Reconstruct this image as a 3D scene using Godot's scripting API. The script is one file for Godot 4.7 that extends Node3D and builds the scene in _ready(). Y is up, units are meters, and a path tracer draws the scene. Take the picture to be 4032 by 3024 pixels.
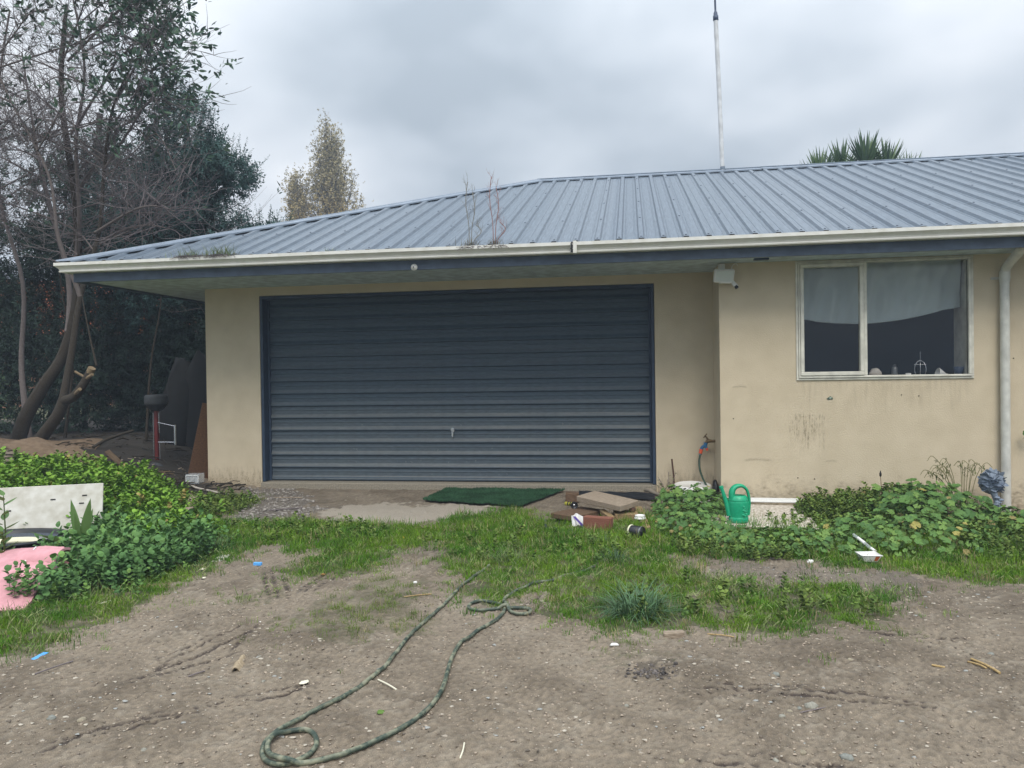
extends Node3D
# A stucco house with a wide roller door, seen across a muddy yard under an overcast sky.

var R := RandomNumberGenerator.new()
var NA := FastNoiseLite.new()
var NB := FastNoiseLite.new()
var NC := FastNoiseLite.new()
var M := {}
var used := {}
var polys: Array = []
var grooves: Array = []

# ---------------------------------------------------------------- small helpers
func sm(a: float, b: float, x: float) -> float:
	var t := clampf((x - a) / (b - a), 0.0, 1.0)
	return t * t * (3.0 - 2.0 * t)

func V(x: float, y: float, z: float) -> Vector3:
	return Vector3(x, y, z)

func numbered(called: String, parent: Node) -> String:
	var key := str(parent.get_instance_id()) + called
	var n: int = used.get(key, 0)
	used[key] = n + 1
	return called if n == 0 else "%s_%03d" % [called, n]

func metas(o: Node, label := "", category := "", group := "", kind := "") -> void:
	if label: o.set_meta("label", label)
	if category: o.set_meta("category", category)
	if group: o.set_meta("group", group)
	if kind: o.set_meta("kind", kind)

func thing(called: String, label: String, category: String, at := Vector3.ZERO, turn := 0.0, group := "") -> Node3D:
	var o := Node3D.new()
	o.name = numbered(called, self)
	add_child(o, true)
	o.position = at
	o.rotation.y = turn
	metas(o, label, category, group)
	return o

func begin() -> SurfaceTool:
	var st := SurfaceTool.new()
	st.begin(Mesh.PRIMITIVE_TRIANGLES)
	return st

func done(st: SurfaceTool) -> ArrayMesh:
	st.generate_normals()
	return st.commit()

func place(called: String, mesh: Mesh, m: Material, parent: Node = self, xf := Transform3D.IDENTITY) -> MeshInstance3D:
	var o := MeshInstance3D.new()
	o.name = numbered(called, parent)
	o.mesh = mesh
	o.material_override = m
	o.transform = xf
	parent.add_child(o, true)
	return o

func obj(called: String, st: SurfaceTool, m: Material, parent: Node = self) -> MeshInstance3D:
	return place(called, done(st), m, parent)

func scatter(called: String, mesh: Mesh, m: Material, xfs: Array, cols: Array, parent: Node = self, label := "", category := "") -> MultiMeshInstance3D:
	var mm := MultiMesh.new()
	mm.transform_format = MultiMesh.TRANSFORM_3D
	mm.use_colors = cols.size() > 0
	mm.mesh = mesh
	mm.instance_count = xfs.size()
	for i in xfs.size():
		mm.set_instance_transform(i, xfs[i])
		if cols.size(): mm.set_instance_color(i, cols[i])
	var o := MultiMeshInstance3D.new()
	o.name = numbered(called, parent)
	o.multimesh = mm
	o.material_override = m
	parent.add_child(o, true)
	metas(o, label, category, "", "stuff")
	return o

func tri(st: SurfaceTool, a: Vector3, b: Vector3, c: Vector3) -> void:   # a, b, c run anticlockwise seen from the front
	st.add_vertex(a); st.add_vertex(c); st.add_vertex(b)

func quad(st: SurfaceTool, a: Vector3, b: Vector3, c: Vector3, d: Vector3) -> void:
	tri(st, a, b, c); tri(st, a, c, d)

func tri_from(st: SurfaceTool, a: Vector3, b: Vector3, c: Vector3, inside: Vector3) -> void:
	if (b - a).cross(c - a).dot((a + b + c) / 3.0 - inside) >= 0.0: tri(st, a, b, c)
	else: tri(st, a, c, b)

func quad_from(st: SurfaceTool, a: Vector3, b: Vector3, c: Vector3, d: Vector3, inside: Vector3) -> void:
	tri_from(st, a, b, c, inside); tri_from(st, a, c, d, inside)

# chamfered box: centre, full size, turned by xf
func bx(st: SurfaceTool, c: Vector3, s: Vector3, b := 0.004, xf := Transform3D.IDENTITY) -> void:
	st.set_smooth_group(-1)
	var h := s / 2.0
	b = minf(b, minf(h.x, minf(h.y, h.z)) * 0.45)
	var p := {}
	for sx in [-1, 1]:
		for sy in [-1, 1]:
			for sz in [-1, 1]:
				var k := V(sx, sy, sz)
				p[[sx, sy, sz, 0]] = xf * (c + k * V(h.x, h.y - b, h.z - b))
				p[[sx, sy, sz, 1]] = xf * (c + k * V(h.x - b, h.y, h.z - b))
				p[[sx, sy, sz, 2]] = xf * (c + k * V(h.x - b, h.y - b, h.z))
	var o := xf * c
	for s1 in [-1, 1]:
		quad_from(st, p[[s1, -1, -1, 0]], p[[s1, 1, -1, 0]], p[[s1, 1, 1, 0]], p[[s1, -1, 1, 0]], o)
		quad_from(st, p[[-1, s1, -1, 1]], p[[1, s1, -1, 1]], p[[1, s1, 1, 1]], p[[-1, s1, 1, 1]], o)
		quad_from(st, p[[-1, -1, s1, 2]], p[[1, -1, s1, 2]], p[[1, 1, s1, 2]], p[[-1, 1, s1, 2]], o)
		for s2 in [-1, 1]:
			quad_from(st, p[[-1, s1, s2, 1]], p[[1, s1, s2, 1]], p[[1, s1, s2, 2]], p[[-1, s1, s2, 2]], o)
			quad_from(st, p[[s1, -1, s2, 0]], p[[s1, 1, s2, 0]], p[[s1, 1, s2, 2]], p[[s1, -1, s2, 2]], o)
			quad_from(st, p[[s1, s2, -1, 0]], p[[s1, s2, 1, 0]], p[[s1, s2, 1, 1]], p[[s1, s2, -1, 1]], o)
			for s3 in [-1, 1]:
				tri_from(st, p[[s1, s2, s3, 0]], p[[s1, s2, s3, 1]], p[[s1, s2, s3, 2]], o)

func box(lo: Vector3, hi: Vector3, b := 0.004) -> SurfaceTool:
	var st := begin()
	bx(st, (lo + hi) / 2.0, hi - lo, b)
	return st

func frame_y(d: Vector3, roll := 0.0) -> Basis:     # a basis whose y runs along d
	d = d.normalized()
	var x := d.cross(Vector3.FORWARD if absf(d.y) > 0.9 else Vector3.UP).normalized()
	var b := Basis(x, d, x.cross(d))
	return b * Basis(Vector3.UP, roll)

func tube(st: SurfaceTool, pts: Array, rad, n := 6, cap := true) -> void:
	st.set_smooth_group(1)
	var rings := []
	var x := Vector3.ZERO
	for i in pts.size():
		var d: Vector3 = (pts[mini(i + 1, pts.size() - 1)] - pts[maxi(i - 1, 0)]).normalized()
		if x == Vector3.ZERO: x = d.cross(Vector3.FORWARD if absf(d.y) > 0.9 else Vector3.UP).normalized()
		x = (x - d * x.dot(d)).normalized()
		var y := d.cross(x)
		var r: float = rad[i] if rad is Array else rad
		var ring := []
		for k in n: ring.append(pts[i] + (x * cos(TAU * k / n) + y * sin(TAU * k / n)) * r)
		rings.append(ring)
	for i in rings.size() - 1:
		for k in n:
			quad(st, rings[i][k], rings[i][(k + 1) % n], rings[i + 1][(k + 1) % n], rings[i + 1][k])
	if cap:
		st.set_smooth_group(-1)
		for k in range(1, n - 1):
			tri(st, rings[0][0], rings[0][k + 1], rings[0][k])
			tri(st, rings[-1][0], rings[-1][k], rings[-1][k + 1])

func lathe(st: SurfaceTool, prof: Array, n := 24, xf := Transform3D.IDENTITY, sx := 1.0, sz := 1.0) -> void:   # profile of (radius, height) from below upwards on the outside
	st.set_smooth_group(1)
	for i in prof.size() - 1:
		for k in n:
			var a := TAU * k / n
			var b := TAU * (k + 1) / n
			var p: Vector2 = prof[i]
			var q: Vector2 = prof[i + 1]
			var p0 := xf * V(p.x * cos(a) * sx, p.y, -p.x * sin(a) * sz)
			var p1 := xf * V(p.x * cos(b) * sx, p.y, -p.x * sin(b) * sz)
			var q0 := xf * V(q.x * cos(a) * sx, q.y, -q.x * sin(a) * sz)
			var q1 := xf * V(q.x * cos(b) * sx, q.y, -q.x * sin(b) * sz)
			if p.x > 1e-5: tri(st, p0, p1, q1)
			if q.x > 1e-5: tri(st, p0, q1, q0)

func grid(st: SurfaceTool, nu: int, nv: int, f: Callable) -> void:
	st.set_smooth_group(1)
	var p := []
	for j in nv + 1:
		for i in nu + 1: p.append(f.call(float(i) / nu, float(j) / nv))
	for j in nv:
		for i in nu:
			var a := j * (nu + 1) + i
			quad(st, p[a], p[a + 1], p[a + nu + 2], p[a + nu + 1])

func spline(pts: Array, per := 6) -> Array:
	var out := []
	for i in pts.size() - 1:
		var a: Vector3 = pts[maxi(i - 1, 0)]
		var b: Vector3 = pts[i]
		var c: Vector3 = pts[i + 1]
		var d: Vector3 = pts[mini(i + 2, pts.size() - 1)]
		for k in per: out.append(b.cubic_interpolate(c, a, d, float(k) / per))
	out.append(pts[-1])
	return out

func lump(st: SurfaceTool, c: Vector3, r: Vector3, seed_: int, rough := 0.25, n := 8) -> void:   # an uneven stone-like lump
	st.set_smooth_group(1)
	var q := FastNoiseLite.new()
	q.seed = seed_
	q.frequency = 0.9
	var f := func(u: float, v: float) -> Vector3:
		var a := TAU * u
		var e := PI * (v - 0.5)
		var d := V(cos(a) * cos(e), sin(e), -sin(a) * cos(e))
		return c + d * r * (1.0 + rough * q.get_noise_3dv(d * 1.6))
	var p := []
	for j in n / 2 + 1:
		for i in n: p.append(f.call(float(i) / n, float(j) / (n / 2)))
	for j in n / 2:
		for i in n:
			var a := j * n + i
			var b := j * n + (i + 1) % n
			if j > 0: tri(st, p[a], p[b], p[b + n])
			if j < n / 2 - 1: tri(st, p[a], p[b + n], p[a + n])

# ---------------------------------------------------------------- materials
func ntex(seed_: int, freq: float, lo: Color, hi: Color, oct := 4, size := 512, kind := FastNoiseLite.TYPE_SIMPLEX_SMOOTH) -> NoiseTexture2D:
	var t := NoiseTexture2D.new()
	var q := FastNoiseLite.new()
	q.seed = seed_
	q.frequency = freq
	q.noise_type = kind
	q.fractal_octaves = oct
	t.noise = q
	t.width = size
	t.height = size
	t.seamless = true
	var gr := Gradient.new()
	gr.set_color(0, lo)
	gr.set_color(1, hi)
	t.color_ramp = gr
	return t

func nbump(seed_: int, freq: float, strength: float, oct := 3, size := 512) -> NoiseTexture2D:
	var t := NoiseTexture2D.new()
	var q := FastNoiseLite.new()
	q.seed = seed_
	q.frequency = freq
	q.fractal_octaves = oct
	t.noise = q
	t.width = size
	t.height = size
	t.seamless = true
	t.as_normal_map = true
	t.bump_strength = strength
	return t

func mk(c: Color, rough := 0.7, tex: Texture2D = null, nrm: Texture2D = null, sc := Vector3.ONE, nsc := 0.6, metal := 0.0) -> StandardMaterial3D:
	var m := StandardMaterial3D.new()
	m.albedo_color = c
	m.roughness = rough
	m.metallic = metal
	if tex or nrm:
		m.uv1_triplanar = true
		m.uv1_world_triplanar = true
		m.uv1_scale = sc
	if tex: m.albedo_texture = tex
	if nrm:
		m.normal_enabled = true
		m.normal_texture = nrm
		m.normal_scale = nsc
	return m

func leafmat(rough := 0.55, back := 0.35) -> StandardMaterial3D:
	var m := StandardMaterial3D.new()
	m.albedo_color = Color.WHITE
	m.vertex_color_use_as_albedo = true
	m.roughness = rough
	m.cull_mode = BaseMaterial3D.CULL_DISABLED
	m.metallic_specular = 0.28
	m.backlight_enabled = true
	m.backlight = Color(back, back, back * 0.6)
	return m

func hose_tex() -> NoiseTexture2D:
	var t := ntex(25, 0.010, Color(0.28, 0.37, 0.35), Color(1.0, 0.98, 0.93), 8, 1024)
	(t.noise as FastNoiseLite).fractal_gain = 0.66
	t.color_ramp.add_point(0.42, Color(0.29, 0.39, 0.37))
	t.color_ramp.add_point(0.60, Color(0.76, 0.79, 0.72))
	return t

func make_materials() -> void:
	var g := func(a: float) -> Color: return Color(a, a, a)
	var fine := ntex(11, 0.05, g.call(0.78), g.call(1.0), 5)
	var soft := ntex(12, 0.012, g.call(0.80), g.call(1.0), 5)
	var speck := ntex(13, 0.16, g.call(0.62), g.call(1.0), 3)
	var grain := ntex(14, 0.03, Color(0.62, 0.58, 0.52), Color(1, 1, 1), 5)
	var bump := nbump(15, 0.14, 5.0, 3)
	var bump2 := nbump(16, 0.03, 8.0, 4)
	M.fine = fine; M.soft = soft; M.speck = speck; M.bump = bump; M.bump2 = bump2; M.grain = grain
	M.plaster = mk(Color(0.803, 0.75, 0.653), 0.92, ntex(17, 0.007, Color(0.95, 0.945, 0.935), Color(1, 1, 1), 4), bump, V(0.9, 0.9, 0.9), 0.16)
	M.soffit = mk(Color(0.80, 0.86, 0.89), 0.9, soft)
	M.fascia = mk(Color(0.315, 0.375, 0.455), 0.5, soft)
	M.gutter = mk(Color(0.89, 0.89, 0.875), 0.35, ntex(18, 0.012, Color(0.91, 0.905, 0.88), Color(1, 1, 1), 5))
	M.roof = mk(Color(0.45, 0.505, 0.562), 0.42, ntex(19, 0.03, g.call(0.70), g.call(1.0), 4), null, V(4.0, 4.0, 0.22))
	M.roof_b = M.roof.duplicate()
	M.roof_b.albedo_color = Color(0.468, 0.520, 0.575)
	M.roof_c = M.roof.duplicate()
	M.roof_c.albedo_color = Color(0.436, 0.492, 0.552)
	M.ridge = mk(Color(0.53, 0.585, 0.65), 0.4, soft)
	M.screw = mk(Color(0.25, 0.28, 0.34), 0.5)
	M.door = mk(Color(0.29, 0.355, 0.42), 0.5, ntex(20, 0.025, Color(0.80, 0.79, 0.76), Color(1, 1, 1), 5), null, V(0.8, 5.0, 1.0))
	M.slat = mk(Color.WHITE, 0.55, ntex(27, 0.025, Color(0.82, 0.81, 0.79), Color(1, 1, 1), 5), null, V(0.8, 4.0, 1.0))
	M.slat.vertex_color_use_as_albedo = true
	M.jamb = mk(Color(0.20, 0.27, 0.36), 0.55, soft)
	M.alu = mk(Color(0.92, 0.91, 0.86), 0.4, soft)
	M.concrete = mk(Color(0.62, 0.59, 0.53), 0.9, fine, bump2, V(2, 2, 2))
	M.pvc = mk(Color(0.87, 0.87, 0.84), 0.35, soft)
	M.pole = mk(Color(0.90, 0.91, 0.92), 0.4, soft)
	M.darkcap = mk(Color(0.22, 0.28, 0.38), 0.5)
	M.chrome = mk(Color(0.85, 0.86, 0.88), 0.25, null, null, V(1, 1, 1), 0.5, 0.9)
	M.white = mk(Color(0.88, 0.88, 0.87), 0.45)
	M.dirtywhite = mk(Color(0.88, 0.88, 0.86), 0.55, ntex(21, 0.018, Color(0.78, 0.76, 0.71), Color(1, 1, 1), 6), null, V(1.1, 1.1, 1.1))
	M.black = mk(Color(0.10, 0.11, 0.13), 0.45, soft)
	M.blackpoly = mk(Color(0.13, 0.14, 0.16), 0.5)
	M.wood = mk(Color(0.69, 0.64, 0.58), 0.85, grain, bump, V(1.2, 9, 9), 0.3)
	M.darkwood = mk(Color(0.47, 0.38, 0.30), 0.85, grain, bump, V(1.2, 9, 9), 0.3)
	M.pine = mk(Color(0.68, 0.59, 0.44), 0.8, grain, null, V(9, 9, 1.5))
	M.brick = mk(Color(0.56, 0.36, 0.29), 0.9, fine, bump2, V(5, 5, 5))
	M.turf = leafmat(0.8, 0.1)
	M.turfbase = mk(Color(0.14, 0.25, 0.17), 0.9, speck)
	M.bark = mk(Color(0.30, 0.275, 0.24), 0.95, ntex(22, 0.03, Color(0.55, 0.52, 0.47), Color(1, 1, 1), 5), bump2, V(7, 1.6, 7), 1.0)
	M.limb = mk(Color(0.47, 0.435, 0.425), 0.9, fine)
	M.twig = mk(Color(0.50, 0.465, 0.47), 0.9, fine)
	M.darkbark = mk(Color(0.26, 0.24, 0.23), 0.95, fine)
	M.cut = mk(Color(0.56, 0.49, 0.38), 0.9, fine)
	M.leaf = leafmat(0.65, 0.3)
	M.grass = leafmat(0.6, 0.4)
	M.stone = StandardMaterial3D.new()
	M.stone.vertex_color_use_as_albedo = true
	M.stone.roughness = 0.85
	M.pink = mk(Color(0.84, 0.62, 0.65), 0.8, ntex(23, 0.01, Color(0.86, 0.84, 0.83), Color(1, 1, 1), 5), null, V(2, 2, 2))
	M.green = mk(Color(0.09, 0.67, 0.49), 0.42, ntex(24, 0.02, Color(0.84, 0.87, 0.86), Color(1, 1, 1), 5), null, V(3, 3, 3))
	M.hose = mk(Color(0.64, 0.63, 0.58), 0.6, hose_tex(), null, V(1.0, 1.0, 1.0), 0.3)
	M.hosegreen = mk(Color(0.22, 0.33, 0.27), 0.5, fine)
	M.glass = StandardMaterial3D.new()
	M.glass.transparency = BaseMaterial3D.TRANSPARENCY_ALPHA
	M.glass.albedo_color = Color(0.07, 0.12, 0.16, 0.22)
	M.glass.roughness = 0.0
	M.sheet = mk(Color(0.80, 0.85, 0.86), 0.9)
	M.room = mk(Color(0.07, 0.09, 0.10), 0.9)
	M.red = mk(Color(0.45, 0.14, 0.13), 0.5, soft)
	M.drum = mk(Color(0.27, 0.28, 0.29), 0.7, fine)
	M.hardboard = mk(Color(0.46, 0.33, 0.22), 0.7, grain, null, V(3, 3, 3))
	M.card = mk(Color(0.50, 0.43, 0.35), 0.9, ntex(26, 0.012, Color(0.70, 0.66, 0.62), Color(1, 1, 1), 5), null, V(2, 2, 2))
	M.clear = StandardMaterial3D.new()
	M.clear.transparency = BaseMaterial3D.TRANSPARENCY_ALPHA
	M.clear.albedo_color = Color(0.85, 0.88, 0.9, 0.28)
	M.clear.roughness = 0.1
	M.brass = mk(Color(0.50, 0.42, 0.30), 0.45, fine, null, V(8, 8, 8), 0.5, 0.6)
	M.blueplastic = mk(Color(0.20, 0.42, 0.60), 0.4)
	M.orange = mk(Color(0.88, 0.36, 0.22), 0.4)
	M.rust = mk(Color(0.36, 0.25, 0.20), 0.9, fine)
	M.yellow = mk(Color(0.62, 0.60, 0.20), 0.45)
	M.purple = mk(Color(0.30, 0.20, 0.55), 0.5)
	M.bluegrey = mk(Color(0.60, 0.66, 0.74), 0.7, speck)
	M.skyblue = mk(Color(0.35, 0.65, 0.92), 0.5)
	M.terracotta = mk(Color(0.72, 0.42, 0.27), 0.9, fine)
	M.tin = mk(Color(0.55, 0.56, 0.56), 0.35, soft, null, V(1, 1, 1), 0.5, 0.6)
	M.mud = mk(Color(0.14, 0.12, 0.11), 0.6, speck)

# ---------------------------------------------------------------- ground shape
func gh(x: float, z: float) -> float:
	var a := -0.1
	a += 0.03 * (1.0 - sm(0.0, 1.2, z))
	a += 0.045 * (1.0 - sm(-0.6, 0.3, x)) * (1.0 - sm(0.0, 1.0, z))
	a -= 0.03 * sm(4.2, 5.0, x) * (1.0 - sm(0.8, 2.0, z))
	a += 0.38 * (1.0 - sm(-3.0, -0.3, x)) * (1.0 - sm(0.5, 2.2, z))
	a += 0.3 * exp(-((x + 1.3) * (x + 1.3) + (z - 2.0) * (z - 2.0)) / 0.9)
	return a

func G(x: float, z: float, up := 0.0) -> Vector3:
	return V(x, gh(x, z) + up, z)

func poly(name_: String, density: float, flat: Array) -> void:
	var p := PackedVector2Array()
	for i in flat.size() / 2: p.append(Vector2(flat[i * 2], flat[i * 2 + 1]))
	var box_ := Rect2(p[0], Vector2.ZERO)
	for q in p: box_ = box_.expand(q)
	polys.append({"n": name_, "d": density, "p": p, "b": box_.grow(0.05)})

func cover(kind: String, x: float, z: float) -> float:
	var w := Vector2(x + 0.15 * NA.get_noise_2d(x * 2.6, z * 2.6) + 0.05 * NB.get_noise_2d(x * 9.0, z * 9.0), z + 0.20 * NA.get_noise_2d(x * 2.6 + 50.0, z * 2.6) + 0.07 * NB.get_noise_2d(x * 9.0, z * 9.0 + 70.0))
	var best := 0.0
	for q in polys:
		if q.n == kind and q.d > best and q.b.has_point(w) and Geometry2D.is_point_in_polygon(w, q.p): best = q.d
	return best

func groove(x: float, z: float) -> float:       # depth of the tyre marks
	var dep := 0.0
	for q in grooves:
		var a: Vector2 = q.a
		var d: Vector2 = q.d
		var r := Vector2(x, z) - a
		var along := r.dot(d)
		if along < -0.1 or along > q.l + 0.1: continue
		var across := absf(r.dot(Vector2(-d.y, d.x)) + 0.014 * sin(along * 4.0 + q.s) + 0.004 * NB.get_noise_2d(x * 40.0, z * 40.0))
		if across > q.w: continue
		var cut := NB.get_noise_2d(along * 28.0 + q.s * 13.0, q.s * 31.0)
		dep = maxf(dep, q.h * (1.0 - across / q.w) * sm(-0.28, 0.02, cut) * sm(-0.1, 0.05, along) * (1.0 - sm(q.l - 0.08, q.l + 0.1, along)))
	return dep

# ---------------------------------------------------------------- sky
func make_sky() -> ImageTexture:
	var w := 1024
	var h := 512
	var q := FastNoiseLite.new()
	q.seed = 31
	q.frequency = 2.0
	q.fractal_octaves = 5
	q.fractal_gain = 0.5
	var q2 := FastNoiseLite.new()
	q2.seed = 30
	q2.frequency = 1.05
	q2.fractal_octaves = 3
	var data := PackedFloat32Array()
	data.resize(w * h * 3)
	for j in h:
		var e := PI / 2.0 - PI * (j + 0.5) / h
		var se := sin(e)
		for i in w:
			var f := TAU * (i + 0.5) / w
			var d := V(sin(f) * cos(e), se, -cos(f) * cos(e))
			var up := maxf(se, 0.0)
			# clouds lie in a flat deck, so they flatten towards the horizon
			var p := V(d.x, 0.0, d.z) / (up + 0.28) * 0.9
			var big := q2.get_noise_3d(p.x + 2.74, 0.4, p.z + 0.8)
			var small := q.get_noise_3d(p.x + 1.7, 2.0, p.z + 9.1)
			var t := clampf(0.50 + 0.95 * big + 0.62 * small, 0.0, 1.0)
			var lum := lerpf(0.375, 0.70, t) * (0.92 + 1.9 * up * up)
			var tint := Color(0.85, 0.98, 1.12).lerp(Color(0.955, 0.995, 1.05), t)
			var k := (j * w + i) * 3
			data[k] = lum * tint.r
			data[k + 1] = lum * tint.g
			data[k + 2] = lum * tint.b
	return ImageTexture.create_from_image(Image.create_from_data(w, h, false, Image.FORMAT_RGBF, data.to_byte_array()))

func _ready() -> void:
	R.seed = 20240
	NA.seed = 3; NA.frequency = 1.0; NA.fractal_octaves = 3
	NB.seed = 8; NB.frequency = 1.0; NB.fractal_octaves = 2
	NC.seed = 15; NC.frequency = 1.0; NC.fractal_octaves = 4

	var cam := Camera3D.new()
	cam.name = "camera"
	add_child(cam)
	cam.position = Vector3(4.159, 1.156, 8.158)
	cam.rotation_degrees = Vector3(-0.601, 8.916, -0.823)
	cam.fov = 53.03
	cam.near = 0.05
	cam.far = 600.0
	cam.current = true

	var env := Environment.new()
	env.background_mode = Environment.BG_SKY
	var pano := PanoramaSkyMaterial.new()
	pano.panorama = make_sky()
	var sky := Sky.new()
	sky.sky_material = pano
	env.sky = sky
	env.tonemap_mode = Environment.TONE_MAPPER_LINEAR
	env.tonemap_exposure = 1.38
	env.sdfgi_enabled = true
	env.ssao_enabled = true
	env.ssil_enabled = true
	env.fog_enabled = true
	env.fog_density = 0.0035
	env.fog_light_color = Color(0.78, 0.84, 0.92)
	var we := WorldEnvironment.new()
	we.name = "world_environment"
	we.environment = env
	add_child(we)

	var sun := DirectionalLight3D.new()
	sun.name = "veiled_sun"
	sun.light_energy = 0.5
	sun.light_color = Color(1.0, 0.97, 0.92)
	sun.light_angular_distance = 28.0
	sun.shadow_enabled = true
	sun.rotation_degrees = Vector3(-51.0, 14.0, 0.0)
	add_child(sun)

	make_materials()
	setup_ground()
	build_ground()
	build_house()
	build_far_things()
	build_trees()
	build_yard_left()
	build_yard_right()
	build_hose()
	build_litter()
	build_plants()

# ---------------------------------------------------------------- ground
func setup_ground() -> void:
	poly("grass", 0.95, [1.31,5.09,1.34,4.90,1.40,4.49,1.34,3.97,1.36,3.62,1.30,3.07,1.25,2.61,0.78,1.88,0.11,1.81,0.60,3.21,0.93,4.12,0.67,4.39,0.5,5.2])
	poly("grass", 1.0, [0.64,1.89,1.07,1.80,1.55,1.81,1.96,2.00,2.34,1.86,2.57,2.26,2.58,2.71,2.33,2.77,2.22,2.90,1.87,2.85,1.45,2.59,1.27,2.65,1.30,3.07])
	poly("grass", 0.9, [2.00,3.55,1.93,3.23,1.93,2.85,2.12,2.75,2.41,2.96,2.45,3.25,2.33,3.39,2.18,3.57])
	poly("grass", 0.38, [2.37,4.43,2.33,4.17,2.45,3.63,2.62,3.43,2.83,3.59,3.00,4.09,3.10,4.30,3.09,4.50,2.88,4.60,2.52,4.68])
	poly("grass", 0.55, [1.95,4.16,1.89,3.96,2.02,3.90,2.12,4.09,2.04,4.24])
	poly("grass", 0.88, [2.57,2.26,2.60,1.49,3.11,1.07,3.54,1.87,4.16,2.12,4.33,2.70,4.55,3.23,4.83,3.44,5.33,3.45,5.61,3.52,5.49,3.96,5.29,4.06,5.00,4.29,4.71,4.28,4.33,4.33,4.09,4.35,3.83,4.22,3.71,4.15,3.70,3.56,3.65,3.33,3.50,3.74,3.43,4.09,3.29,3.97,3.14,3.56,3.04,3.39,2.81,3.00,2.78,2.60])
	poly("grass", 0.9, [4.33,2.70,4.85,2.73,5.34,2.76,5.69,2.93,5.93,3.10,6.42,3.22,7.5,3.0,7.6,1.0,5.77,1.3,4.37,1.80])
	poly("grass", 0.8, [3.54,1.87,3.5,2.6,4.4,2.75,4.4,1.8,4.2,1.2,3.9,1.75])
	poly("grass", 0.25, [5.2,4.10,5.45,4.02,5.62,4.06,5.5,4.22])
	poly("grass", 0.25, [3.95,4.62,4.3,4.6,4.35,4.75,4.0,4.75])
	poly("grass", 0.5, [-0.05,1.9,-0.40,0.98,-0.25,0.72,0.20,0.52,0.42,1.1,0.40,1.7])
	poly("pale", 1.0, [1.57,1.70,1.18,1.21,1.67,0.81,2.91,0.88,2.60,1.49,2.23,1.82])
	poly("gravel", 1.0, [0.53,1.90,0.35,1.13,0.1,0.5,-0.3,0.1,0.2,0.05,0.6,0.3,1.18,1.21,1.27,1.72,0.87,1.87])
	poly("gravel", 0.8, [3.4,1.45,3.75,1.6,3.75,1.85,3.45,1.95,3.3,1.75])
	poly("gravel", 0.6, [4.7,3.0,5.4,3.0,5.9,3.2,5.7,3.5,5.0,3.4,4.6,3.25])
	poly("dark", 0.45, [4.12,4.82,4.34,4.84,4.31,4.94,4.16,4.96])
	poly("dark", 1.0, [3.35,1.5,3.75,1.6,3.75,1.85,3.45,1.95])
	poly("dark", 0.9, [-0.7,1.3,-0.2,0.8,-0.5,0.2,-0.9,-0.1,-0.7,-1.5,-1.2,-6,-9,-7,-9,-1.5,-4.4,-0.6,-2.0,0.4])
	var gl := [2.09,5.25,2.09,4.97,2.09,4.97,2.17,4.51,2.08,5.19,2.20,4.82,2.09,5.12,2.26,4.57,2.01,4.92,2.06,4.71,2.14,5.14,2.30,4.92,2.15,5.11,2.32,4.89,2.30,4.79,2.28,4.57,2.12,5.16,2.25,5.03,2.18,5.74,2.26,5.63,2.26,5.63,2.37,5.55,2.21,5.69,2.34,5.54,2.38,5.62,2.49,5.50,2.39,5.55,2.48,5.50,2.52,5.43,2.58,5.35,2.64,5.29,2.80,5.16,2.71,5.30,2.79,5.22,2.17,5.79,2.19,5.74]
	gl.append_array([4.43,5.03,4.63,5.04,4.54,4.98,4.78,4.98,4.58,5.03,4.99,5.02,4.76,5.08,5.24,5.08,4.99,5.01,5.20,5.04,5.29,4.21,5.47,4.22,5.30,4.27,5.66,4.28,4.38,5.61,4.49,5.62,4.45,5.56,4.49,5.56,4.70,5.59,4.80,5.60,4.60,5.56,4.64,5.57,1.83,3.56,2.05,3.94,1.85,3.48,2.08,3.94,1.97,3.59,2.14,3.93,2.19,3.79,2.21,3.49,2.23,3.79,2.24,3.48,2.28,3.78,2.29,3.48,3.62,3.87,3.58,4.00,3.69,3.90,3.63,4.16])
	for i in gl.size() / 4:
		var a := Vector2(gl[i * 4], gl[i * 4 + 1])
		var b := Vector2(gl[i * 4 + 2], gl[i * 4 + 3])
		var back := 0.016 if a.y > 4.0 else 0.016
		grooves.append({"a": a, "d": (b - a).normalized(), "l": a.distance_to(b), "w": 0.0125 if a.y > 4.0 else 0.016, "h": back, "s": float(i)})

func steps(list: Array) -> PackedFloat32Array:      # [from, step, to, step, to ...]
	var out := PackedFloat32Array()
	var x: float = list[0]
	var i := 1
	while i < list.size():
		while x < list[i + 1] - 1e-4:
			out.append(x)
			x = minf(x + list[i], list[i + 1])
		i += 2
	out.append(x)
	return out

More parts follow.
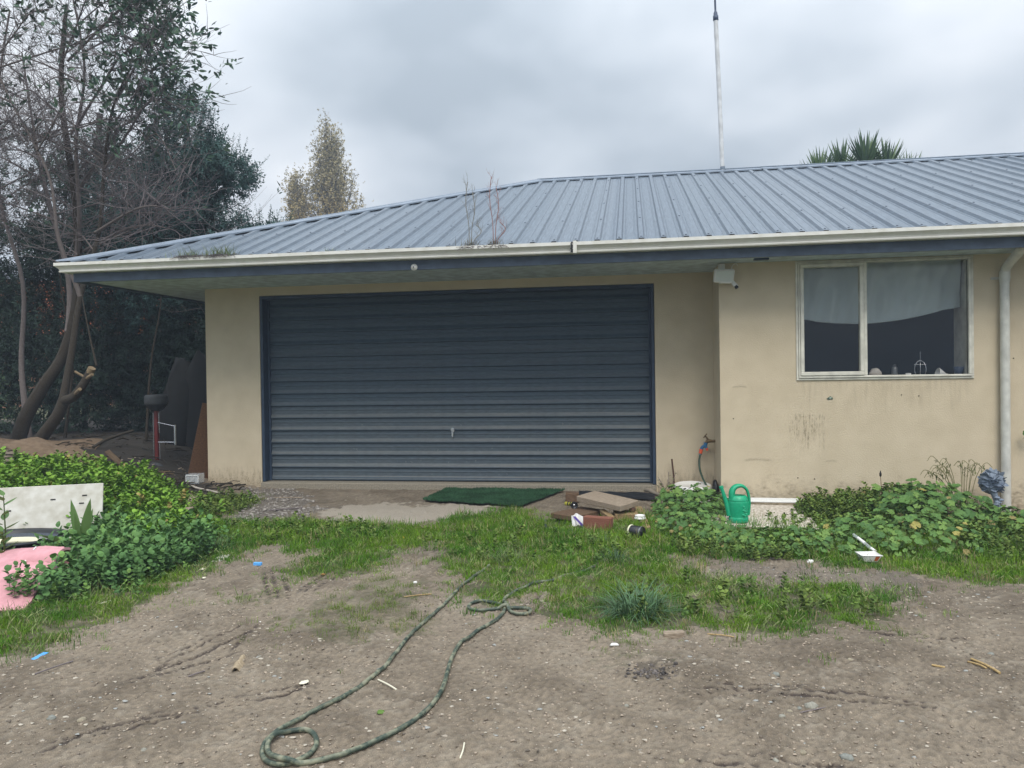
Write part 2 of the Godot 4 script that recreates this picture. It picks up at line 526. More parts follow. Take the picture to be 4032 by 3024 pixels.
func build_ground() -> void:
	var xs := steps([-500.0, 120.0, -140.0, 40.0, -20.0, 4.0, -8.0, 0.5, -5.0, 0.12, -1.0, 0.03, 1.3, 0.0095, 5.9, 0.03, 8.0, 0.4, 12.0, 8.0, 60.0, 80.0, 300.0, 200.0, 500.0])
	var zs := steps([-500.0, 120.0, -140.0, 40.0, -20.0, 3.0, -8.0, 0.4, -2.0, 0.08, 0.0, 0.03, 3.4, 0.0125, 4.15, 0.0078, 5.9, 0.1, 8.5, 1.0, 14.0, 10.0, 60.0, 80.0, 300.0, 200.0, 500.0])
	var nx := xs.size()
	var nz := zs.size()
	var pos := PackedVector3Array()
	var col := PackedColorArray()
	pos.resize(nx * nz)
	col.resize(nx * nz)
	var soil := Color(0.315, 0.258, 0.190)
	var damp := Color(0.165, 0.130, 0.092)
	var paler := Color(0.395, 0.338, 0.260)
	var under := Color(0.07, 0.082, 0.025)
	for j in nz:
		for i in nx:
			var x := xs[i]
			var z := zs[j]
			var near := x > -9.0 and x < 9.0 and z > -8.0 and z < 8.6
			var y := gh(x, z)
			var c := Color(0.12, 0.13, 0.06)
			if near:
				var n1 := NA.get_noise_2d(x * 0.9, z * 0.9)
				var n2 := NA.get_noise_2d(x * 3.6 + 9.0, z * 3.6)
				var n3 := NC.get_noise_2d(x * 13.0, z * 13.0 + 4.0)
				var n4 := NC.get_noise_2d(x * 34.0, z * 30.0)
				y += 0.022 * n1 * sm(0.4, 1.6, z) + 0.010 * n2 + 0.008 * n3 + 0.007 * n4
				c = soil.lerp(damp, clampf(0.30 + 0.35 * sm(4.9, 5.7, x) + 0.95 * n1 + 0.7 * n2 + 0.35 * n3, 0.0, 1.0) * 0.85)
				c = c.lerp(paler, clampf(0.9 * n3 + 0.7 * NA.get_noise_2d(x * 2.0 + 33.0, z * 2.4) - 0.05, 0.0, 0.75))
				c *= 1.0 + 0.50 * n4
				var gp := cover("pale", x, z)
				if gp > 0.0: c = c.lerp(Color(0.56, 0.50, 0.41), 0.8)
				var gg := cover("grass", x, z)
				c = c.lerp(under, gg * clampf(0.66 + 0.8 * n3 + 0.5 * n2, 0.2, 0.92))
				if z > -0.5 and x > -1.0:
					var gr := cover("gravel", x, z)
					if gr > 0.0:
						c = c.lerp(Color(0.19, 0.17, 0.15), 0.7 * gr)
						y += 0.01 * n4
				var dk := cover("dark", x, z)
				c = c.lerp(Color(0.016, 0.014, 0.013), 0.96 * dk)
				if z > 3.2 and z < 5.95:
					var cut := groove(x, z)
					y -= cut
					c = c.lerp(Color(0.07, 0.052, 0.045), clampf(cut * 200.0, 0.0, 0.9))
			pos[j * nx + i] = V(x, y, z)
			col[j * nx + i] = c
	var idx := PackedInt32Array()
	idx.resize((nx - 1) * (nz - 1) * 6)
	var k := 0
	for j in nz - 1:
		for i in nx - 1:
			var a := j * nx + i
			idx[k] = a; idx[k + 1] = a + 1; idx[k + 2] = a + nx
			idx[k + 3] = a + 1; idx[k + 4] = a + nx + 1; idx[k + 5] = a + nx
			k += 6
	var nor := PackedVector3Array()
	nor.resize(nx * nz)
	for j in nz:
		for i in nx:
			var a := j * nx + i
			var dx := pos[j * nx + mini(i + 1, nx - 1)] - pos[j * nx + maxi(i - 1, 0)]
			var dz := pos[mini(j + 1, nz - 1) * nx + i] - pos[maxi(j - 1, 0) * nx + i]
			nor[a] = dz.cross(dx).normalized()
	var arr := []
	arr.resize(Mesh.ARRAY_MAX)
	arr[Mesh.ARRAY_VERTEX] = pos
	arr[Mesh.ARRAY_NORMAL] = nor
	arr[Mesh.ARRAY_COLOR] = col
	arr[Mesh.ARRAY_INDEX] = idx
	var mesh := ArrayMesh.new()
	mesh.add_surface_from_arrays(Mesh.PRIMITIVE_TRIANGLES, arr)
	var m := mk(Color.WHITE, 0.95, M.speck, nbump(41, 0.10, 7.0, 4), V(2.6, 2.6, 2.6), 0.7)
	m.vertex_color_use_as_albedo = true
	var o := place("ground", mesh, m)
	metas(o, "", "", "", "structure")

	# gravel and clods scattered over the ground
	var stones := []
	for s in 4:
		var st := begin()
		lump(st, Vector3.ZERO, V(1.0, 0.62, 0.8), 60 + s, 0.9, 6)
		stones.append(done(st))
	var xf := [[], [], [], []]
	var cs := [[], [], [], []]
	var count := 0
	while count < 30000:
		count += 1
		var x := R.randf_range(-0.9, 7.6)
		var z := R.randf_range(0.05, 5.95)
		if R.randf() > 0.35 and z < 3.0 and x > 1.4 and x < 3.3: continue
		var gr := cover("gravel", x, z)
		var g := cover("grass", x, z)
		var n := NA.get_noise_2d(x * 1.1 + 20.0, z * 1.3)
		var chance := 0.20 + 0.85 * n + 0.25 * sm(4.2, 5.4, z) + 0.9 * gr
		if x < 2.1 and z > 4.4: chance += 0.35
		if g > 0.3 and gr == 0.0: chance *= 0.15
		if R.randf() > chance: continue
		var s := 0.0021 + 0.0090 * pow(R.randf(), 4.5) + (0.006 * R.randf() if gr > 0.0 and z < 2.2 else 0.0)
		var b := Basis.from_euler(V(R.randf_range(-0.15, 0.15), R.randf() * TAU, R.randf_range(-0.15, 0.15))).scaled(V(s * R.randf_range(0.9, 1.5), s * R.randf_range(0.35, 0.7), s))
		var kk := R.randi() % 4
		xf[kk].append(Transform3D(b, V(x, gh(x, z) + surf(x, z) + s * 0.04, z)))
		var t := R.randf()
		var c := Color(0.33, 0.285, 0.23).lerp(Color(0.45, 0.41, 0.34), t)
		if R.randf() < 0.25: c = Color(0.30, 0.305, 0.29)
		if R.randf() < 0.022: c = Color(0.70, 0.68, 0.62)
		if gr > 0.0 and z < 2.2: c = Color(0.17, 0.16, 0.15).lerp(Color(0.30, 0.27, 0.24), t)
		cs[kk].append(c)
	count = 0
	while count < 2600:
		count += 1
		var x := R.randf_range(-0.8, 1.35)
		var z := R.randf_range(0.04, 1.95)
		if cover("gravel", x, z) == 0.0: continue
		var s := 0.006 + 0.016 * pow(R.randf(), 2.0)
		var kk := R.randi() % 4
		xf[kk].append(Transform3D(Basis.from_euler(V(R.randf_range(-0.4, 0.4), R.randf() * TAU, R.randf_range(-0.4, 0.4))).scaled(V(s, s * 0.8, s)), V(x, gh(x, z) + surf(x, z) + s * 0.2, z)))
		cs[kk].append(Color(0.17, 0.155, 0.14).lerp(Color(0.36, 0.33, 0.30), R.randf()))
	for kk in 4: scatter("gravel", stones[kk], M.stone, xf[kk], cs[kk], self, "small gravel and pebbles strewn over the muddy yard", "gravel")
	# dark crumbs of wet soil
	var cx := []
	var cc := []
	for i in 16000:
		var x := R.randf_range(1.2, 6.4)
		var z := R.randf_range(3.0, 5.95)
		if cover("grass", x, z) > 0.3: continue
		var s := 0.002 + 0.006 * pow(R.randf(), 2.5)
		cx.append(Transform3D(Basis.from_euler(V(R.randf(), R.randf() * TAU, R.randf())).scaled(V(s, s * 0.7, s)), V(x, gh(x, z) + surf(x, z) + s * 0.1, z)))
		cc.append(Color(0.30, 0.245, 0.19) * R.randf_range(0.5, 1.35))
	for i in 5000:
		var x := R.randf_range(1.2, 6.4)
		var z := R.randf_range(3.0, 5.95)
		var dk := cover("dark", x, z)
		if dk == 0.0 and NA.get_noise_2d(x * 1.7 + 5.0, z * 1.7) < 0.22: continue
		if cover("grass", x, z) > 0.3: continue
		var s := 0.0025 + 0.006 * pow(R.randf(), 3.0)
		cx.append(Transform3D(Basis.from_euler(V(R.randf(), R.randf() * TAU, R.randf())).scaled(V(s, s, s)), V(x, gh(x, z) + surf(x, z) + s * 0.2, z)))
		cc.append(Color(0.12, 0.10, 0.08) * R.randf_range(0.6, 1.6))
	for i in 130:
		var x := 4.22 + R.randfn() * 0.07
		var z := 4.89 + R.randfn() * 0.04
		var s := 0.0025 + 0.010 * pow(R.randf(), 3.0)
		cx.append(Transform3D(Basis.from_euler(V(R.randf(), R.randf() * TAU, R.randf())).scaled(V(s, s, s)), V(x, gh(x, z) + surf(x, z) + s * 0.2, z)))
		cc.append(Color(0.06, 0.052, 0.048) * R.randf_range(0.6, 2.6))
	scatter("soil_crumbs", stones[1], M.stone, cx, cc, self, "dark crumbs of damp soil lying on the bare yard", "soil")

func surf(x: float, z: float) -> float:       # the small unevenness that build_ground adds
	return 0.022 * NA.get_noise_2d(x * 0.9, z * 0.9) * sm(0.4, 1.6, z) + 0.010 * NA.get_noise_2d(x * 3.6 + 9.0, z * 3.6) + 0.008 * NC.get_noise_2d(x * 13.0, z * 13.0 + 4.0)

func P(x: float, z: float, up := 0.0) -> Vector3:   # a point on the real ground
	return V(x, gh(x, z) + surf(x, z) + up, z)

# ---------------------------------------------------------------- house
const SLOPE := 0.3839
func roof_y(z: float) -> float:
	return 2.350 + (1.17 - z) * SLOPE

func build_house() -> void:
	var h := thing("house", "tan stucco house with a blue grey ribbed metal roof and a wide roller door", "house")
	var wing := 0.605
	# walls, with thickness
	var w := CSGCombiner3D.new()
	w.name = "garage_wall"
	h.add_child(w, true)
	var add_csg := func(lo: Vector3, hi: Vector3, cut: bool) -> void:
		var b := CSGBox3D.new()
		b.name = "cut" if cut else "block"
		b.size = hi - lo
		b.position = (lo + hi) / 2.0
		b.material = M.plaster
		if cut: b.operation = CSGShape3D.OPERATION_SUBTRACTION
		w.add_child(b, true)
	add_csg.call(V(-0.658, -0.4, -0.16), V(4.981, 2.196, 0.0), false)
	add_csg.call(V(0.0, -0.42, -0.3), V(4.391, 2.1, 0.1), true)
	obj("side_wall", box(V(-0.658, -0.4, -7.4), V(-0.5, 2.196, -0.16), 0.002), M.plaster, h)
	obj("return_wall", box(V(4.981, -0.4, -0.16), V(5.13, 2.196, wing - 0.15), 0.002), M.plaster, h)
	w = CSGCombiner3D.new()
	w.name = "window_wall"
	h.add_child(w, true)
	add_csg.call(V(4.981, -0.4, wing - 0.15), V(12.0, 2.196, wing), false)
	add_csg.call(V(5.69, 1.085, wing - 0.3), V(7.205, 2.18, wing + 0.1), true)
	obj("back_wall", box(V(-0.658, -0.4, -7.55), V(12.0, 2.196, -7.4), 0.002), M.plaster, h)
	obj("right_wall", box(V(12.0, -0.4, -7.55), V(12.15, 2.196, wing), 0.002), M.plaster, h)
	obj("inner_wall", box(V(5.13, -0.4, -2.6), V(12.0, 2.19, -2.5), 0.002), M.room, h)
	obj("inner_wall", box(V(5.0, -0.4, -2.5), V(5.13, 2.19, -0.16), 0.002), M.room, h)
	obj("floor", box(V(-0.5, -0.2, -7.4), V(12.0, -0.005, -0.16), 0.002), M.concrete, h)
	# concrete sill under the door
	obj("door_sill", box(V(0.003, -0.30, -0.155), V(4.388, -0.004, 0.045), 0.008), M.concrete, h)
	# soffit: one lined ceiling under the whole roof, with butt joints
	for k in 6:
		obj("soffit_panel", box(V(-1.425 + k * 2.3 + 0.003, 2.196, -8.6), V(-1.425 + (k + 1) * 2.3, 2.212, 1.075), 0.002), M.soffit, h)
	# fascia boards
	obj("fascia_board", box(V(-1.45, 2.172, 1.077), V(12.4, 2.345, 1.10), 0.003), M.fascia, h)
	obj("fascia_board", box(V(-1.452, 2.172, -8.6), V(-1.427, 2.345, 1.076), 0.003), M.fascia, h)
	# gutter: a pressed metal profile swept round the corner
	var prof := [Vector2(0.0, 2.352), Vector2(0.0, 2.262), Vector2(0.070, 2.262), Vector2(0.086, 2.264), Vector2(0.090, 2.274), Vector2(0.084, 2.283), Vector2(0.090, 2.298), Vector2(0.104, 2.313), Vector2(0.116, 2.323), Vector2(0.122, 2.327), Vector2(0.122, 2.357), Vector2(0.114, 2.358), Vector2(0.114, 2.33)]
	var st := begin()
	st.set_smooth_group(-1)
	for i in prof.size() - 1:
		var a: Vector2 = prof[i]
		var b: Vector2 = prof[i + 1]
		for seg in 27:
			var x0: float = lerpf(0.0, 12.4, seg / 27.0)
			var x1: float = lerpf(0.0, 12.4, (seg + 1) / 27.0)
			var sag0 := 0.003 * sin(x0 * 1.1)
			var sag1 := 0.003 * sin(x1 * 1.1)
			var ax0 := x0 if seg > 0 else -1.452 - a.x
			var bx0 := x0 if seg > 0 else -1.452 - b.x
			quad(st, V(ax0, a.y + sag0, 1.10 + a.x), V(x1, a.y + sag1, 1.10 + a.x), V(x1, b.y + sag1, 1.10 + b.x), V(bx0, b.y + sag0, 1.10 + b.x))
		quad(st, V(-1.452 - a.x, a.y, -8.6), V(-1.452 - a.x, a.y, 1.10 + a.x), V(-1.452 - b.x, b.y, 1.10 + b.x), V(-1.452 - b.x, b.y, -8.6))
	var gut := obj("gutter", st, M.gutter, h)
	st = begin()
	bx(st, V(3.66, 2.306, 1.214), V(0.035, 0.112, 0.03), 0.004)
	obj("joint_bracket", st, M.gutter, gut)
	st = begin()
	for k in 7: bx(st, V(3.632 + 0.004 * sin(k * 2.2), 2.268 + k * 0.0135, 1.216 + 0.001 * k), V(0.020 - 0.0012 * k, 0.012, 0.022), 0.003)
	obj("dark_seam", st, M.blackpoly, gut)
	build_roof(h)
	build_door(h)
	build_window(h, wing)
	# downpipe
	var dp := [V(7.457, -0.12, 0.66), V(7.457, 1.0, 0.66), V(7.457, 1.97, 0.66), V(7.457, 2.02, 0.665), V(7.457, 2.055, 0.69), V(7.457, 2.10, 0.78), V(7.457, 2.17, 0.95), V(7.457, 2.22, 1.10), V(7.457, 2.262, 1.145)]
	st = begin()
	tube(st, dp, 0.039, 16)
	var pipe := obj("downpipe", st, M.pvc, h)
	st = begin()
	tube(st, [V(7.457, 1.935, 0.66), V(7.457, 2.03, 0.667)], 0.0435, 16)
	obj("pipe_socket", st, M.pvc, pipe)
	st = begin()
	tube(st, [V(7.457, 1.962, 0.66), V(7.457, 1.982, 0.66)], 0.047, 16)
	bx(st, V(7.40, 1.972, 0.615), V(0.075, 0.022, 0.012), 0.003)
	obj("pipe_clip", st, M.pvc, pipe)
	# vent strip in the soffit, floor-level vent, marks on the wall
	st = begin()
	bx(st, V(5.33, 2.187, 0.86), V(0.13, 0.018, 0.06), 0.003)
	obj("soffit_vent", st, M.darkcap, h)
	wall_marks(h, wing)

func build_roof(h: Node3D) -> void:
	var roof := Node3D.new()
	roof.name = "roof"
	h.add_child(roof)
	var pitch := 0.19645
	var offs := [[-0.0982, 0.0], [-0.066, 0.0], [-0.062, 0.004], [-0.056, 0.004], [-0.052, 0.0], [-0.032, 0.0], [-0.019, 0.025], [0.019, 0.025], [0.032, 0.0], [0.052, 0.0], [0.056, 0.004], [0.062, 0.004], [0.066, 0.0]]
	var first := -11
	var last := 60
	var k := first
	var screws := []
	var ridge_z := -3.2
	while k < last:
		var st := begin()
		st.set_smooth_group(-1)
		var cols := []
		for r in 4:
			var cx := 0.715 + (k + r) * pitch
			for o in offs: cols.append(Vector2(cx + o[0], o[1]))
			for zz in [1.12, 0.2, -0.8, -1.8, -2.75]:
				if cx > -1.3 and zz > maxf(ridge_z, 1.17 - (cx + 1.52)) + 0.1 and (k + r) % 2 == 0 or (zz == 1.12 and cx > -1.2):
					screws.append(Transform3D(Basis(Vector3.RIGHT, 0.3665), V(cx, roof_y(zz) + 0.026, zz)))
		cols.append(Vector2(0.715 + (k + 3) * pitch + pitch / 2.0 + 0.008, 0.001))
		for i in cols.size() - 1:
			var a: Vector2 = cols[i]
			var b: Vector2 = cols[i + 1]
			if b.x < -1.5: continue
			if a.x < -1.5: a.x = -1.5
			var za := maxf(ridge_z, 1.17 - (a.x + 1.52)) + 0.012
			var zb := maxf(ridge_z, 1.17 - (b.x + 1.52)) + 0.012
			if za > 1.16 and zb > 1.16: continue
			quad(st, V(a.x, roof_y(1.17) + a.y, 1.17), V(b.x, roof_y(1.17) + b.y, 1.17), V(b.x, roof_y(zb) + b.y, zb), V(a.x, roof_y(za) + a.y, za))
		if cols[-1].x > -1.4: obj("roof_sheet", st, [M.roof, M.roof_b, M.roof_c][absi(k * 7 + 3) % 3], roof)
		k += 4
	var rc := begin()
	rc.set_smooth_group(-1)
	for i in range(-8, 60):
		var cx := 0.715 + i * pitch
		var y := roof_y(1.174)
		quad(rc, V(cx - 0.034, y - 0.004, 1.174), V(cx + 0.034, y - 0.004, 1.174), V(cx + 0.0185, y + 0.0235, 1.174), V(cx - 0.0185, y + 0.0235, 1.174))
	obj("rib_closers", rc, M.blackpoly, roof).set_meta("kind", "stuff")
	# the slopes that face left and back, in wide ribbed sheets
	var st2 := begin()
	st2.set_smooth_group(-1)
	var n := 44
	for i in n:
		var z0 := 1.17 - i * 0.1965
		var z1 := z0 - 0.1965
		for part in 3:
			var za: float = [z0, z0 - 0.085, z0 - 0.115][part]
			var zb: float = [z0 - 0.085, z0 - 0.115, z1][part]
			var ya: float = [0.0, 0.028, 0.0][part]
			var xa := -1.52 + minf(1.17 - za, za + 7.57)
			var xb := -1.52 + minf(1.17 - zb, zb + 7.57)
			if xa < -1.52 or xb < -1.52: continue
			quad(st2, V(-1.52, 2.34 + ya, zb), V(-1.52, 2.34 + ya, za), V(xa, roof_y(1.17 - (xa + 1.52)) + ya, za), V(xb, roof_y(1.17 - (xb + 1.52)) + ya, zb))
	obj("left_slope", st2, M.roof, roof)
	st2 = begin()
	st2.set_smooth_group(-1)
	quad(st2, V(12.4, 2.34, -7.57), V(-1.52, 2.34, -7.57), V(2.85, roof_y(ridge_z), ridge_z), V(12.4, roof_y(ridge_z), ridge_z))
	obj("back_slope", st2, M.roof, roof)
	st2 = begin()
	scatter("roof_screws", sphere_mesh(0.011, 0.5), M.screw, screws, [], roof)
	# folded caps along hip and ridge
	var a := V(-1.56, roof_y(1.17) + 0.024, 1.21)
	var b := V(2.85, roof_y(ridge_z) + 0.032, ridge_z)
	st2 = begin()
	st2.set_smooth_group(-1)
	cap_strip(st2, a, b, V(1, 0, 0), V(0, 0, -1), 1.0)
	obj("hip_cap", st2, M.ridge, roof)
	var k2 := 0
	var x := 2.80
	while x < 12.3:
		st2 = begin()
		st2.set_smooth_group(-1)
		var lift := 0.002 * (k2 % 2)
		var x1 := minf(x + 3.2, 12.4)
		var rise := V(0, roof_y(ridge_z) + 0.032 + lift, ridge_z)
		var wd := 0.13
		var p0 := rise + V(x, 0, 0)
		var p1 := rise + V(x1, 0, 0)
		var d1 := V(0, -wd * SLOPE, wd)
		var d2 := V(0, -wd * SLOPE, -wd)
		quad(st2, p0 + d1, p1 + d1, p1, p0)
		quad(st2, p0, p1, p1 + d2, p0 + d2)
		quad(st2, p0 + d1 + V(0, -0.018, 0), p1 + d1 + V(0, -0.018, 0), p1 + d1, p0 + d1)
		bx(st2, (p0 + p1) / 2.0 + V(0, 0.004, 0), V(x1 - x - 0.002, 0.014, 0.03), 0.005)
		obj("ridge_cap", st2, M.ridge, roof)
		x = x1 - 0.02
		k2 += 1

func cap_strip(st: SurfaceTool, a: Vector3, b: Vector3, to_front: Vector3, to_left: Vector3, _s: float) -> void:
	# along the hip: one wing lies on the front slope (towards +x), one on the left slope (towards -z)
	var wd := 0.17
	var f := to_front * wd
	var l := to_left * wd
	quad(st, a + f, b + f, b, a)
	quad(st, a, b, b + l, a + l)
	quad(st, a + f + V(0, -0.016, 0), b + f + V(0, -0.016, 0), b + f, a + f)
	var up := V(0, 0.012, 0)
	var off := V(0.016, 0, 0.0)
	quad(st, a + off, b + off, b + up, a + up)
	quad(st, a + up, b + up, b + V(0, 0, -0.016), a + V(0, 0, -0.016))

func sphere_mesh(r: float, flat := 1.0) -> SphereMesh:
	var s := SphereMesh.new()
	s.radius = r
	s.height = r * 2.0 * flat
	s.radial_segments = 8
	s.rings = 4
	return s

func build_door(h: Node3D) -> void:
	var d := Node3D.new()
	d.name = "garage_door"
	h.add_child(d)
	var z := -0.135
	# jambs
	for s in [[0.004, 0.036], [4.355, 4.387]]:
		obj("door_jamb", box(V(s[0], 0.0, -0.15), V(s[1], 2.096, -0.004), 0.003), M.jamb, d)
	obj("door_head", box(V(0.037, 2.06, -0.15), V(4.354, 2.096, -0.006), 0.003), M.jamb, d)
	obj("guide_rail", box(V(0.037, 0.0, z - 0.01), V(0.062, 2.058, z + 0.028), 0.003), M.jamb, d)
	obj("guide_rail", box(V(4.33, 0.0, z - 0.01), V(4.354, 2.058, z + 0.028), 0.003), M.jamb, d)
	# curtain: pressed slats that interlock; each slat is a flat pan with a shallow bead and a proud rolled rib under it
	var hs := 0.1395
	var prof := [Vector2(0.0, 0.0), Vector2(-0.028, 0.0), Vector2(-0.034, 0.004), Vector2(-0.044, 0.004), Vector2(-0.050, 0.0), Vector2(-0.086, 0.001), Vector2(-0.096, 0.006), Vector2(-0.118, 0.019), Vector2(-0.127, 0.021), Vector2(-0.133, 0.017), Vector2(-0.1365, 0.003), Vector2(-0.1395, 0.0)]
	# dust has settled on the ledge of each rib, more on the lower ones
	var slats := []
	for v in 3:
		var sd := begin()
		sd.set_smooth_group(-1)
		for i in prof.size() - 1:
			var a: Vector2 = prof[i]
			var b: Vector2 = prof[i + 1]
			for s in 40:
				var x0 := lerpf(0.06, 4.332, s / 40.0)
				var x1 := lerpf(0.06, 4.332, (s + 1) / 40.0)
				var paint := Color(0.054, 0.090, 0.130)
				var dust := Color(0.23, 0.235, 0.22)
				var k := 0.0
				if i == 5 or i == 6: k = [0.04, 0.20, 0.44][v]
				elif i == 2 or i == 4 or i == 7: k = [0.02, 0.07, 0.20][v]
				elif i < 5: k = [0.0, 0.03, 0.12][v]
				var c0 := paint.lerp(dust, clampf(k * (1.0 + 0.5 * NA.get_noise_2d(x0 * 2.0, i * 3.0 + v * 9.0)), 0.0, 1.0))
				var c1 := paint.lerp(dust, clampf(k * (1.0 + 0.5 * NA.get_noise_2d(x1 * 2.0, i * 3.0 + v * 9.0)), 0.0, 1.0))
				var q := [[V(x0, b.x, b.y), c0], [V(x1, b.x, b.y), c1], [V(x1, a.x, a.y), c1], [V(x0, a.x, a.y), c0]]
				for n in [0, 2, 1, 0, 3, 2]:
					sd.set_color(q[n][1])
					sd.add_vertex(q[n][0])
		slats.append(done(sd))
	for k in 15:
		place("door_slat", slats[0 if k < 4 else (1 if k < 9 else 2)], M.slat, d, Transform3D(Basis.IDENTITY, V(0, 2.10 - k * hs - 0.004, z)))
	var st: SurfaceTool
	obj("bottom_rail", box(V(0.06, 0.004, z - 0.005), V(4.332, 0.042, z + 0.016), 0.004), M.door, d)
	# lock handle
	st = begin()
	tube(st, [V(2.192, 0.575, z), V(2.192, 0.575, z + 0.03)], 0.021, 14)
	bx(st, V(2.192, 0.543, z + 0.036), V(0.022, 0.085, 0.014), 0.004)
	bx(st, V(2.203, 0.562, z + 0.04), V(0.026, 0.022, 0.016), 0.004)
	tube(st, [V(2.192, 0.50, z + 0.038), V(2.192, 0.475, z + 0.034)], [0.009, 0.004], 8)
	obj("lock_handle", st, M.chrome, d)
	# scuffs and splashes of old mud on the slats
	st = begin()
	for i in 46:
		var x := R.randf_range(0.9, 3.6)
		var y := 0.06 + 0.55 * pow(R.randf(), 1.5)
		var rr := R.randf_range(0.004, 0.016)
		st.set_smooth_group(-1)
		var row := int(floor((2.096 - y) / hs))
		var yy := 2.096 - row * hs - R.randf_range(0.055, 0.08)
		var c := V(x, yy, z + 0.0035)
		var tilt := R.randf() * TAU
		for q in 7:
			var a0 := TAU * q / 7.0
			var a1 := TAU * (q + 1) / 7.0
			var r0 := rr * (0.55 + 0.45 * sin(q * 2.3 + i))
			var r1 := rr * (0.55 + 0.45 * sin(((q + 1) % 7) * 2.3 + i))
			tri(st, c, c + V(cos(a0 + tilt) * r0, sin(a0 + tilt) * r0 * 1.3, 0), c + V(cos(a1 + tilt) * r1, sin(a1 + tilt) * r1 * 1.3, 0))
	var sc := obj("mud_scuffs", st, mk(Color(0.42, 0.45, 0.47), 0.9), d)
	sc.set_meta("kind", "stuff")

func build_window(h: Node3D, z: float) -> void:
	var w := Node3D.new()
	w.name = "window"
	h.add_child(w)
	var x0 := 5.677
	var x1 := 7.218
	var y0 := 1.074
	var y1 := 2.190
	var fr := func(called: String, a: float, b: float, c: float, d: float, wl: float, wr: float, wb: float, wt: float, za: float, zb: float) -> void:
		var st := begin()
		bx(st, V((a + b) / 2, c + wb / 2, (za + zb) / 2), V(b - a, wb, zb - za), 0.004)
		bx(st, V((a + b) / 2, d - wt / 2, (za + zb) / 2), V(b - a, wt, zb - za), 0.004)
		bx(st, V(a + wl / 2, (c + wb + d - wt) / 2, (za + zb) / 2), V(wl, d - c - wb - wt - 0.001, zb - za), 0.004)
		bx(st, V(b - wr / 2, (c + wb + d - wt) / 2, (za + zb) / 2), V(wr, d - c - wb - wt - 0.001, zb - za), 0.004)
		obj(called, st, M.alu, w)
	# outer flange on the plaster, then the frame set in it
	fr.call("window_frame", x0, x1, y0, y1, 0.020, 0.020, 0.020, 0.016, z - 0.08, z + 0.014)
	fr.call("window_frame", x0 + 0.021, x1 - 0.021, y0 + 0.021, y1 - 0.017, 0.014, 0.026, 0.020, 0.012, z - 0.075, z + 0.026)
	# opening sash on the left, fixed light on the right
	fr.call("window_sash", x0 + 0.037, 6.274, y0 + 0.043, y1 - 0.032, 0.032, 0.034, 0.036, 0.032, z - 0.03, z + 0.034)
	obj("mullion", box(V(6.275, y0 + 0.042, z - 0.07), V(6.304, y1 - 0.030, z + 0.024), 0.004), M.alu, w)
	pane_quad(w, x0 + 0.06, 6.252, y0 + 0.07, y1 - 0.05, z - 0.005)
	pane_quad(w, 6.295, 7.175, y0 + 0.035, y1 - 0.02, z - 0.015)
	var seal := begin()
	bx(seal, V(7.170, 1.62, z - 0.006), V(0.006, 1.06, 0.008), 0.001)
	obj("window_seal", seal, M.blackpoly, w)
	obj("window_ledge", box(V(5.13, 1.02, z - 0.40), V(9.0, 1.084, z - 0.155), 0.003), M.alu, w)
	obj("window_reveal", box(V(7.206, 1.085, z - 0.40), V(7.225, 2.18, z - 0.155), 0.002), M.alu, w)

func pane_quad(w: Node3D, a: float, b: float, c: float, d: float, z: float) -> void:
	var st := begin()
	st.set_smooth_group(-1)
	quad(st, V(a, c, z), V(b, c, z), V(b, d, z), V(a, d, z))
	obj("window_pane", st, M.glass, w)

